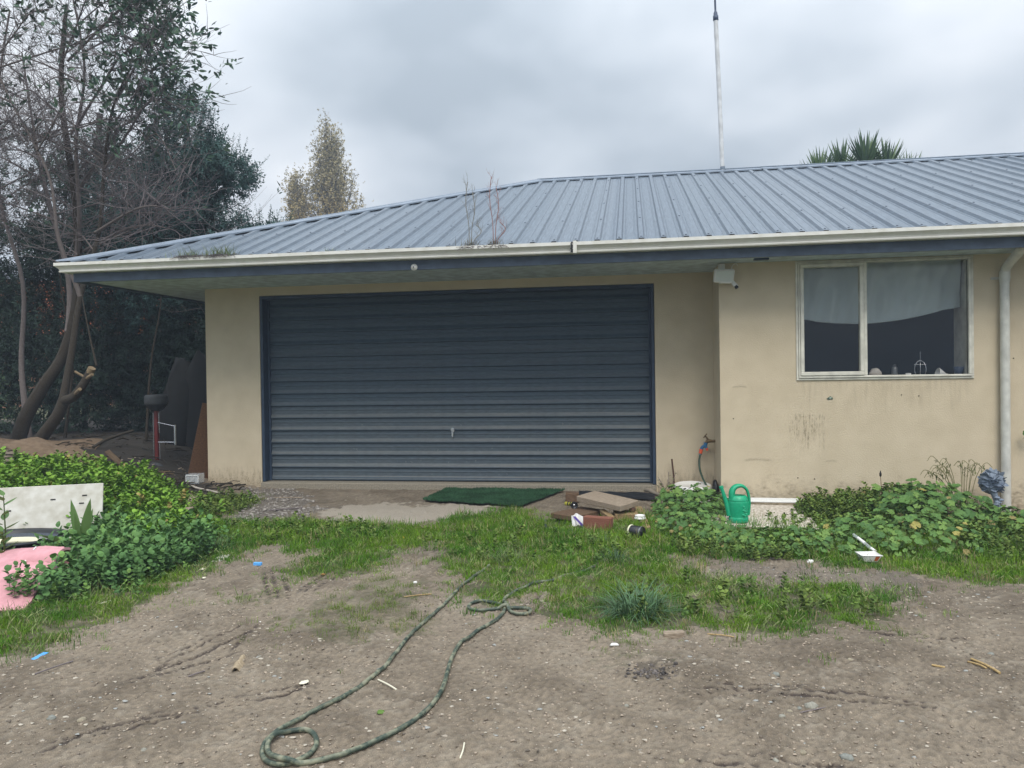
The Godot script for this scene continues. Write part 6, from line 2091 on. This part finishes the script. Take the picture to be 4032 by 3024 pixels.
func build_plants() -> void:
	var rr := RandomNumberGenerator.new()
	rr.seed = 4242
	# ---- grass
	var tufts := [tuft_mesh(13, 0.060, 0.0034, 0.05, 1), tuft_mesh(15, 0.046, 0.0032, 0.065, 2), tuft_mesh(9, 0.095, 0.0036, 0.05, 3), tuft_mesh(3, 0.085, 0.004, 0.06, 4)]
	var xf := [[], [], [], []]
	var cl := [[], [], [], []]
	for i in 120000:
		var x := rr.randf_range(-0.5, 7.4)
		var z := rr.randf_range(0.4, 5.15)
		if (x - 4.159) * 0.70 + (z - 8.158) * 0.0 > 3.4: continue
		var jit := 0.03 + 0.10 * rr.randf()
		var d := cover("grass", x + rr.randfn() * jit, z + rr.randfn() * jit * 1.3)
		if d <= 0.0: continue
		var n := NC.get_noise_2d(x * 4.0 + 30.0, z * 5.0)
		var thin := NA.get_noise_2d(x * 1.6 + 60.0, z * 2.0)
		if rr.randf() > d * clampf((0.72 if d > 0.8 else 0.55) + 1.2 * n + 0.75 * thin, 0.03, 1.0): continue
		var k := 1 if rr.randf() < 0.55 else 0
		if rr.randf() < 0.10: k = 2
		var lush := sm(3.6, 2.2, z) * 0.35 + 0.7 + 0.35 * n
		var s := clampf(lush * rr.randf_range(0.7, 1.15), 0.35, 1.3) * (0.75 if d < 0.6 else 1.0)
		xf[k].append(Transform3D((Basis(Vector3.UP, rr.randf() * TAU) * Basis(Vector3.RIGHT, 0.75 * rr.randf() * rr.randf())).scaled(V(1.1, 0.9, 1.1) * s), P(x, z, -0.006)))
		var yel := clampf(0.5 + 0.9 * NA.get_noise_2d(x * 1.4 + 11.0, z * 1.4 + 7.0) + 0.25 * rr.randfn(), 0.0, 1.0)
		var c := Color(0.055, 0.160, 0.012).lerp(Color(0.138, 0.245, 0.018), yel)
		if d < 0.6: c = c.lerp(Color(0.16, 0.19, 0.05), 0.5)
		if rr.randf() < 0.09: c = Color(0.30, 0.26, 0.13)
		cl[k].append(c * rr.randf_range(0.6, 1.35))
	for i in 6500:        # broader, paler blades and small broad leaves among the grass
		var x := rr.randf_range(-0.2, 7.2)
		var z := rr.randf_range(0.6, 5.0)
		if cover("grass", x, z) < 0.5: continue
		xf[3].append(Transform3D((Basis(Vector3.UP, rr.randf() * TAU) * Basis(Vector3.RIGHT, rr.randf_range(0.3, 1.0))).scaled(V(1.3, 1.0, 1.3) * rr.randf_range(0.6, 1.1)), P(x, z, 0.0)))
		cl[3].append(Color(0.16, 0.25, 0.07).lerp(Color(0.26, 0.28, 0.13), rr.randf()) * rr.randf_range(0.7, 1.2))
	for k in 4: scatter("grass", tufts[k], M.grass, xf[k], cl[k], self, "patchy green grass growing over the muddy yard", "grass")

	# ---- tussocks
	var bl := [blade_mesh(0.20, 0.0055, 0.5), blade_mesh(0.22, 0.005, 0.9), blade_mesh(0.17, 0.006, 1.2)]
	for q in [[4.165, 4.07, 1.0, 420, "big blue green grass tussock at the front edge of the lawn", Color(0.080, 0.150, 0.075)], [3.30, 3.02, 0.72, 200, "pale grass tussock where the hose disappears into the lawn", Color(0.125, 0.185, 0.075)], [4.02, 2.98, 0.62, 220, "dark grass tussock at the far end of the right hose run", Color(0.05, 0.095, 0.045)], [1.08, 2.90, 0.85, 170, "coarse grass tussock right of the blue green weeds", Color(0.085, 0.15, 0.06)], [3.66, 2.25, 0.6, 160, "coarse grass clump in front of the red brick", Color(0.085, 0.15, 0.05)], [3.95, 2.45, 0.6, 150, "coarse grass clump left of the tipped tin", Color(0.085, 0.15, 0.05)], [-1.0, 2.05, 1.1, 240, "long dark grass clump on top of the weedy mound", Color(0.06, 0.12, 0.04)], [1.62, 2.35, 0.5, 110, "leafy grass clump in the middle of the left lawn strip", Color(0.08, 0.16, 0.05)]]:
		var o := thing("grass_tussock", q[4], "grass tussock", P(q[0], q[1], -0.01), 0.0, "tussocks of coarse grass")
		var bx_ := [[], [], []]
		var bc := [[], [], []]
		for i in q[3]:
			var k := rr.randi() % 3
			var a := rr.randf() * TAU
			var rad := 0.12 * sqrt(rr.randf())
			bx_[k].append(Transform3D((Basis(Vector3.UP, a + rr.randfn() * 0.9) * Basis(Vector3.RIGHT, rr.randf_range(-0.2, 0.9))).scaled(Vector3.ONE * q[2] * rr.randf_range(0.6, 1.1)), V(sin(a) * rad, 0, cos(a) * rad) * q[2]))
			bc[k].append(q[5] * rr.randf_range(0.6, 1.5))
		for k in 3: scatter("blades", bl[k], M.grass, bx_[k], bc[k], o)

	# ---- clover and chickweed over the mound at the left
	poly("clover", 1.0, [-2.6,0.9,-1.2,0.45,-0.75,0.75,-0.36,1.1,0.05,1.75,0.45,2.25,0.85,2.75,0.75,3.2,0.3,3.0,0.0,2.62,-0.6,2.85,-1.4,3.3,-3.0,2.8])
	var cm := [sprig_mesh(9, 0.075, 0.032, 0.030, 21, true), sprig_mesh(12, 0.10, 0.030, 0.027, 22, true)]
	var cx := [[], []]
	var cc := [[], []]
	for i in 30000:
		var x := rr.randf_range(-2.6, 1.3)
		var z := rr.randf_range(0.45, 3.3)
		if cover("clover", x + rr.randfn() * 0.10, z + rr.randfn() * 0.12) <= 0.0: continue
		# nothing grows through the leaning board
		if absf((x + 0.56) * sin(0.44) + (z - 2.98) * cos(0.44)) < 0.05 and x < 0.06: continue
		var k := rr.randi() % 2
		var n := NC.get_noise_2d(x * 2.0, z * 2.0)
		var s := rr.randf_range(0.45, 1.3) * (1.0 + 0.6 * n)
		if rr.randf() < 0.35 - 1.2 * NA.get_noise_2d(x * 5.0 + 8.0, z * 5.0): continue
		var lift := maxf(0.0, 0.10 * rr.randf() * (0.5 + 1.6 * n))
		cx[k].append(Transform3D((Basis(Vector3.UP, rr.randf() * TAU) * Basis(Vector3.RIGHT, rr.randf() * 0.5)).scaled(Vector3.ONE * s), P(x, z, lift)))
		cc[k].append(Color(0.095, 0.215, 0.026).lerp(Color(0.175, 0.31, 0.04), clampf(0.5 + n + 0.3 * rr.randfn(), 0.0, 1.0)) * rr.randf_range(0.6, 1.25) if rr.randf() > 0.03 else Color(0.32, 0.27, 0.09))
	for k in 2: scatter("clover", cm[k], M.leaf, cx[k], cc[k], self, "bright green clover like ground cover spreading over the left mound", "ground cover")

	# thin upright shoots and straw that break the cover
	var sx := []
	var sc := []
	for i in 900:
		var x := rr.randf_range(-2.2, 1.2)
		var z := rr.randf_range(0.8, 4.1)
		if cover("clover", x, z) <= 0.0 and not (x > 0.2 and x < 1.1 and z > 2.6): continue
		if x < 0.62 and z > 3.5: continue
		if absf((x + 0.56) * sin(0.44) + (z - 2.98) * cos(0.44)) < 0.08 and x < 0.1: continue
		sx.append(Transform3D((Basis(Vector3.UP, rr.randf() * TAU) * Basis(Vector3.RIGHT, rr.randf() * 0.6)).scaled(V(1.0, 1.0, 1.0) * rr.randf_range(0.9, 2.1)), P(x, z, 0.0)))
		sc.append((Color(0.12, 0.20, 0.06) if rr.randf() < 0.7 else Color(0.34, 0.29, 0.15)) * rr.randf_range(0.7, 1.3))
	scatter("wild_grass", tufts[3], M.grass, sx, sc, self, "thin wild grass shoots and straw sticking out of the left weeds", "grass")

	# ---- taller round leaved weeds in front
	var wm := [sprig_mesh(13, 0.17, 0.036, 0.031, 31, true), sprig_mesh(11, 0.14, 0.033, 0.028, 32, true)]
	var domes := [[0.25, 3.00, 0.60, 0.55, 0.13], [0.66, 3.10, 0.46, 0.60, 0.09], [0.70, 3.75, 0.34, 0.55, 0.07], [0.90, 3.40, 0.30, 0.60, 0.035]]
	cx = [[], []]
	cc = [[], []]
	for q in domes:
		for i in int(3000.0 * q[2] * q[3]) + 100:
			var x: float = q[0] + rr.randf_range(-1, 1) * q[2]
			var z: float = q[1] + rr.randf_range(-1, 1) * q[3]
			var hh := dome(x, z, q)
			if hh <= 0.01: continue
			if x < 0.0 + 0.2 * (z - 2.8): continue
			if x < 0.62 and z > 3.55 and z < 4.1: 
				if rr.randf() < 0.93: continue
			var k := rr.randi() % 2
			var s := rr.randf_range(0.45, 1.35)
			if rr.randf() < 0.25 - 1.1 * NA.get_noise_2d(x * 5.5 + 3.0, z * 5.5): continue
			cx[k].append(Transform3D((Basis(Vector3.UP, rr.randf() * TAU) * Basis(Vector3.RIGHT, rr.randf() * 0.55)).scaled(Vector3.ONE * s), P(x, z, maxf(-0.01, hh * rr.randf_range(0.1, 1.0) - 0.07))))
			cc[k].append(Color(0.075, 0.165, 0.055).lerp(Color(0.150, 0.27, 0.07), rr.randf() * (0.6 + NA.get_noise_2d(x * 2.0, z * 2.0))) * rr.randf_range(0.7, 1.3))
	for i in 520:        # stragglers round the edge
		var x := rr.randf_range(-0.1, 1.25)
		var z := rr.randf_range(2.5, 4.35)
		if x < 0.0 + 0.2 * (z - 2.8) or (x < 0.62 and z > 3.55 and rr.randf() < 0.95): continue
		if rr.randf() > 0.35 + 0.9 * NA.get_noise_2d(x * 3.0, z * 3.0) or x > 1.42 - 0.12 * absf(z - 3.4): continue
		var k := rr.randi() % 2
		cx[k].append(Transform3D((Basis(Vector3.UP, rr.randf() * TAU) * Basis(Vector3.RIGHT, rr.randf() * 0.8)).scaled(Vector3.ONE * rr.randf_range(0.4, 1.0)), P(x, z, -0.02)))
		cc[k].append(Color(0.075, 0.165, 0.050).lerp(Color(0.16, 0.27, 0.06), rr.randf()) * rr.randf_range(0.7, 1.2))
	for k in 2: scatter("round_leaved_weeds", wm[k], M.leaf, cx[k], cc[k], self, "blue green round leaved weeds in front of the white board", "weeds")
	# low fine weeds by the plank, beside the right mallow and along the wall
	cx = [[], []]
	cc = [[], []]
	for q in [[0.05, 1.25, 0.42, 0.65, 0.05, 420], [5.95, 1.15, 0.42, 0.55, 0.20, 900], [6.35, 0.95, 0.5, 0.3, 0.26, 420], [5.6, 1.55, 0.35, 0.4, 0.06, 160], [6.9, 2.3, 0.55, 0.55, 0.12, 520], [4.9, 2.6, 0.5, 0.25, 0.05, 160], [1.5, 2.3, 0.8, 0.4, 0.03, 110], [3.4, 2.6, 0.8, 0.6, 0.02, 90], [4.7, 3.8, 0.8, 0.4, 0.02, 70]]:
		for i in q[5]:
			var x: float = q[0] + rr.randf_range(-1, 1) * q[2]
			var z: float = q[1] + rr.randf_range(-1, 1) * q[3]
			if z < 0.64: continue
			var hh := dome(x, z, q)
			if hh <= 0.0: continue
			var k := rr.randi() % 2
			cx[k].append(Transform3D((Basis(Vector3.UP, rr.randf() * TAU) * Basis(Vector3.RIGHT, rr.randf() * 0.6)).scaled(Vector3.ONE * rr.randf_range(0.5, 1.1)), P(x, z, maxf(0.0, hh * rr.randf() - 0.03))))
			cc[k].append(Color(0.090, 0.165, 0.035).lerp(Color(0.17, 0.23, 0.05), rr.randf()) * rr.randf_range(0.6, 1.15))
	for k in 2: scatter("fine_weeds", cm[k], M.leaf, cx[k], cc[k], self, "fine yellowish green weeds growing among the mallow and gravel", "weeds")

	# ---- mallow: each mound is a plant; its largest leaves are parts of their own
	var mm := [mallow_mesh(1), mallow_mesh(2), mallow_mesh(3)]
	var greens := []
	for c in [Color(0.090, 0.180, 0.048), Color(0.062, 0.135, 0.040), Color(0.140, 0.235, 0.060), Color(0.30, 0.27, 0.08)]:
		var m := leafmat(0.55, 0.25)
		m.vertex_color_use_as_albedo = false
		m.albedo_color = Color(c.linear_to_srgb())
		greens.append(m)
	for q in [
		[4.70, 0.98, 0.38, 0.46, 0.22, 120, 0.055, "mallow mound hiding the white bucket in the wall corner"],
		[4.68, 1.72, 0.38, 0.72, 0.14, 110, 0.048, "low mallow patch in front of the corner mound beside the batten"],
		[5.20, 2.42, 0.62, 0.34, 0.11, 100, 0.046, "low band of mallow in front of the white slab"],
		[6.54, 1.25, 0.58, 0.66, 0.30, 150, 0.072, "tallest mallow mound with broad leaves left of the downpipe"],
		[6.15, 2.05, 0.62, 0.62, 0.16, 120, 0.052, "mallow patch behind the white food box"],
		[7.18, 1.80, 0.50, 0.75, 0.15, 100, 0.058, "mallow patch below the downpipe at the right edge"]]:
		var o := thing("mallow_plant", q[7], "mallow", P(q[0], q[1]), 0.0, "mallow plants along the wall")
		var lx := [[], [], []]
		var lc := [[], [], []]
		var put_ := func(big: bool) -> void:
			var a := rr.randf() * TAU
			var r2 := sqrt(rr.randf())
			var x: float = cos(a) * r2 * q[2]
			var z: float = sin(a) * r2 * q[3]
			if q[1] + z < 0.66 and q[0] > 4.95: return
			if q[1] + z < 0.50: return
			if absf(q[0] + x - 5.0) < 0.13 and q[1] + z > 1.4 and q[1] + z < 2.05: return
			var hh := dome(q[0] + x, q[1] + z, q) * (0.85 + 0.35 * NA.get_noise_2d((q[0] + x) * 4.0, (q[1] + z) * 4.0)) + 0.03
			var y := hh * (rr.randf_range(0.86, 1.08) if big else rr.randf_range(0.3, 1.0))
			var s: float = q[6] * (rr.randf_range(0.9, 1.45) if big else rr.randf_range(0.5, 1.1))
			var out := V(x / q[2], 0.0, z / q[3]) * (0.55 if big else 0.7)
			var nrm := (V(0, 1, 0.25) + out + V(rr.randfn(), 0, rr.randfn()) * 0.30).normalized()
			var b := frame_y(nrm, rr.randf() * TAU).scaled(Vector3.ONE * s)
			var p := P(q[0] + x, q[1] + z, y) - o.position
			var k := rr.randi() % 3
			if big:
				var g: int = [0, 0, 1, 1, 2][rr.randi() % 5]
				if rr.randf() < 0.035: g = 3
				place("leaf", mm[k], greens[g], o, Transform3D(b, p))
			else:
				lx[k].append(Transform3D(b, p))
				lc[k].append(Color(0.060, 0.130, 0.034).lerp(Color(0.135, 0.225, 0.055), rr.randf()) * rr.randf_range(0.6, 1.3) if rr.randf() > 0.05 else Color(0.24, 0.20, 0.08))
		for i in q[5]: put_.call(true)
		for i in int(q[5] * 4.2): put_.call(false)
		for k in 3: scatter("small_leaves", mm[k], M.leaf, lx[k], lc[k], o)

	# ---- dock, tall leafy weed, seedling stalks
	var t := thing("dock_plant", "dock plant with long upright leaves in front of the white board", "dock plant", P(0.36, 3.36, 0.06))
	var dl := leaf_mesh(0.33, 0.055, 0.06, 6)
	var dm := leafmat(0.5, 0.35)
	dm.vertex_color_use_as_albedo = false
	dm.albedo_color = Color(0.085, 0.165, 0.05).linear_to_srgb()
	for q in [[V(-0.22, 1, 0.0), 1.0], [V(0.30, 1, 0.1), 1.05], [V(0.04, 1, 0.3), 0.75], [V(-0.9, 0.35, 0.35), 1.0], [V(0.12, 0.9, -0.3), 0.8], [V(0.9, 0.3, 0.4), 0.85], [V(-0.4, 0.5, 0.9), 0.8]]:
		place("leaf", dl, dm, t, Transform3D(frame_y(q[0], rr.randf() * 0.8).scaled(Vector3.ONE * q[1]), V(0, 0.05, 0) + (q[0] as Vector3) * 0.02))
	t = thing("tall_weed", "tall leafy weed with pointed leaves at the left edge", "weed", P(-0.02, 3.62, -0.02))
	var st := begin()
	for q in [V(0.05, 0.52, 0.03), V(-0.06, 0.42, 0.05), V(0.10, 0.30, 0.10)]: tube(st, [V(0, 0, 0), q * 0.5 + V(0.02, 0, 0), q], [0.006, 0.005, 0.003], 5)
	obj("stem", st, mk(Color(0.30, 0.36, 0.18), 0.7), t)
	var pl := leaf_mesh(0.095, 0.042, 0.25, 5)
	for q in [V(0.05, 0.52, 0.03), V(-0.06, 0.42, 0.05), V(0.10, 0.30, 0.10)]:
		for k in 13:
			var f := 0.25 + 0.75 * k / 12.0
			var a := k * 2.4
			place("leaf", pl, dm, t, Transform3D(frame_y(V(cos(a), 0.25, sin(a)), 0.0).scaled(Vector3.ONE * rr.randf_range(0.75, 1.25)), q * f))
	# seed stalks by the right mallow
	t = thing("seeding_weed", "straggly weed gone to seed between the mallow and the flower ornament", "weed", P(7.0, 0.92, 0.0))
	var stalks := begin()
	var lf := [[], []]
	for i in 16:
		var a := rr.randf() * TAU
		var q := V(cos(a) * rr.randf_range(0.05, 0.30) - 0.05, rr.randf_range(0.34, 0.56), sin(a) * 0.10)
		var mid := q * 0.55 + V(0, 0.07, 0)
		tube(stalks, spline([V(q.x * 0.2, 0, 0), mid, q + V(0, 0.0, 0), q + V(0.05 * signf(q.x), -0.04, 0.01)], 4), 0.0025, 4, false)
		for k in 14:
			var f := rr.randf_range(0.4, 1.0)
			lf[0].append(Transform3D(Basis.from_euler(V(rr.randf_range(1.5, 3.4), rr.randf() * TAU, 0)).scaled(Vector3.ONE * rr.randf_range(0.25, 0.6)), mid.lerp(q, f) + V(rr.randfn(), rr.randfn(), rr.randfn()) * 0.012))
			lf[1].append(Color(0.13, 0.15, 0.06) * rr.randf_range(0.6, 1.4))
	obj("stalks", stalks, mk(Color(0.42, 0.42, 0.24), 0.8), t)
	scatter("leaves", leaf_mesh(0.06, 0.018, 0.2, 3), M.leaf, lf[0], lf[1], t)
	t = thing("seed_head", "single dark plantain seed head rising above the weeds", "seed head", P(6.30, 1.0, 0.0))
	st = begin()
	tube(st, [V(0, 0, 0), V(0.005, 0.2, 0), V(-0.005, 0.36, 0)], 0.0028, 5)
	obj("stalk", st, mk(Color(0.45, 0.36, 0.24), 0.8), t)
	st = begin()
	lathe(st, [Vector2(0.0, 0.35), Vector2(0.009, 0.36), Vector2(0.010, 0.38), Vector2(0.003, 0.405), Vector2(0.0, 0.41)], 8, Transform3D(Basis.IDENTITY, V(-0.005, 0, 0)))
	obj("head", st, M.mud, t)
	t = thing("wall_leaf", "lone ivy like leaf against the wall at the right edge", "leaf", V(7.615, 0.575, 0.68))
	place("blade", mm[0], greens[1], t, Transform3D(Basis(Vector3.RIGHT, 1.1).scaled(Vector3.ONE * 0.07), Vector3.ZERO))
	place("blade", mm[1], greens[0], t, Transform3D((Basis(Vector3.UP, 0.8) * Basis(Vector3.RIGHT, 0.8)).scaled(Vector3.ONE * 0.055), V(0.03, -0.03, 0.02)))
	# small weeds at the pier
	t = thing("thin_weed", "thin sprouting weed at the foot of the rusty rod", "weed", P(4.50, 0.42, 0.0))
	st = begin()
	lf = [[], []]
	for i in 7:
		var a := rr.randf() * TAU
		var q := V(cos(a) * 0.10 - 0.03, rr.randf_range(0.14, 0.28), sin(a) * 0.06)
		tube(st, [V(0, 0, 0), q * 0.6 + V(0, 0.02, 0), q], 0.0022, 4, false)
		for k in 7: lf[0].append(Transform3D(Basis.from_euler(V(rr.randf_range(0.5, 2.5), rr.randf() * TAU, 0)).scaled(Vector3.ONE * rr.randf_range(0.3, 0.6)), q * rr.randf_range(0.4, 1.0)))
		for k in 7: lf[1].append(Color(0.12, 0.15, 0.06) * rr.randf_range(0.7, 1.3))
	obj("stalks", st, M.twig, t)
	scatter("leaves", leaf_mesh(0.06, 0.026, 0.2, 3), M.leaf, lf[0], lf[1], t)

	# ---- growth in the gutter
	for q in [[-0.115, "left clump of grass growing in the gutter near its end", 170, 0.135], [0.215, "right clump of grass growing in the gutter near its end", 210, 0.15], [1.33, "tiny sprout of grass in the middle of the gutter", 40, 0.09]]:
		t = thing("gutter_grass", q[1], "grass", V(q[0], 2.34, 1.175))
		lf = [[], []]
		for i in q[2]:
			var x := rr.randfn() * (0.075 if q[2] > 100 else 0.03)
			lf[0].append(Transform3D((Basis(Vector3.UP, rr.randf() * TAU) * Basis(Vector3.RIGHT, rr.randf_range(0.0, 0.6))).scaled(V(0.7, 1, 1) * q[3] / 0.2 * rr.randf_range(0.5, 1.35)), V(x, 0.005, rr.randfn() * 0.02)))
			lf[1].append(Color(0.13, 0.20, 0.06).lerp(Color(0.28, 0.24, 0.13), rr.randf() * rr.randf()) * rr.randf_range(0.7, 1.3))
		scatter("blades", bl[0], M.grass, lf[0], lf[1], t)
		if q[2] > 100:
			st = begin()
			for i in 90:
				var p := V(rr.randfn() * 0.085, 0.012 + rr.randf() * 0.02, rr.randf_range(0.0, 0.055))
				tube(st, [p, p + V(rr.randfn() * 0.03, 0.008, 0.01), p + V(rr.randfn() * 0.05, -0.025 * rr.randf(), 0.02)], 0.0016, 3, false)
			obj("dead_roots", st, M.twig, t)
	for q in [[2.69, 0.62, "grey dried weed stalk growing from the gutter, left of a pair", Color(0.50, 0.49, 0.46), 5], [2.915, 0.66, "reddish dried weed stalk growing from the gutter, right of a pair", Color(0.58, 0.44, 0.42), 9]]:
		t = thing("roof_weed", q[2], "weed", V(q[0], 2.335, 1.16))
		st = begin()
		var r3 := RandomNumberGenerator.new()
		r3.seed = q[4]
		var m := mk(q[3], 0.9)
		var ends := []
		for k in 3:
			var h0: float = q[1] * [1.0, 0.85, 0.36][k]
			var dx: float = [-0.03, 0.04, 0.09][k]
			var p := spline([V(dx * 0.3, 0, 0), V(dx * 0.4, h0 * 0.35, 0), V(dx * 1.2, h0 * 0.7, 0.01), V(dx * 0.6, h0, 0)], 4)
			tube(st, p, 0.0036, 5, false)
			for i in range(5, p.size()):
				var d := V(r3.randf_range(-1, 1), r3.randf_range(0.6, 1.3), r3.randf_range(-0.6, 0.6)).normalized()
				grow(st, p[i], d, 0.07, 0.0022, 1, ends, r3, 0.2, 0.4)
		obj("stalks", st, m, t)
		lf = [[], []]
		for i in 150:
			lf[0].append(Transform3D((Basis(Vector3.UP, rr.randf() * TAU) * Basis(Vector3.RIGHT, rr.randf_range(0.0, 1.3))).scaled(Vector3.ONE * rr.randf_range(0.2, 0.65)), V(rr.randfn() * 0.045, rr.randf() * 0.05, rr.randfn() * 0.015)))
			lf[1].append(Color(0.17, 0.17, 0.10).lerp(Color(0.27, 0.22, 0.17), rr.randf()) * rr.randf_range(0.6, 1.2))
		scatter("blades", bl[0], M.grass, lf[0], lf[1], t)
		st = begin()
		for i in 60:
			var p := V(rr.randfn() * 0.06, 0.01, rr.randf_range(0.0, 0.06))
			tube(st, [p, p + V(rr.randfn() * 0.02, 0.006, 0.012), p + V(rr.randfn() * 0.03, -0.03 * rr.randf(), 0.022)], 0.0018, 3, false)
		obj("dead_roots", st, M.twig, t)
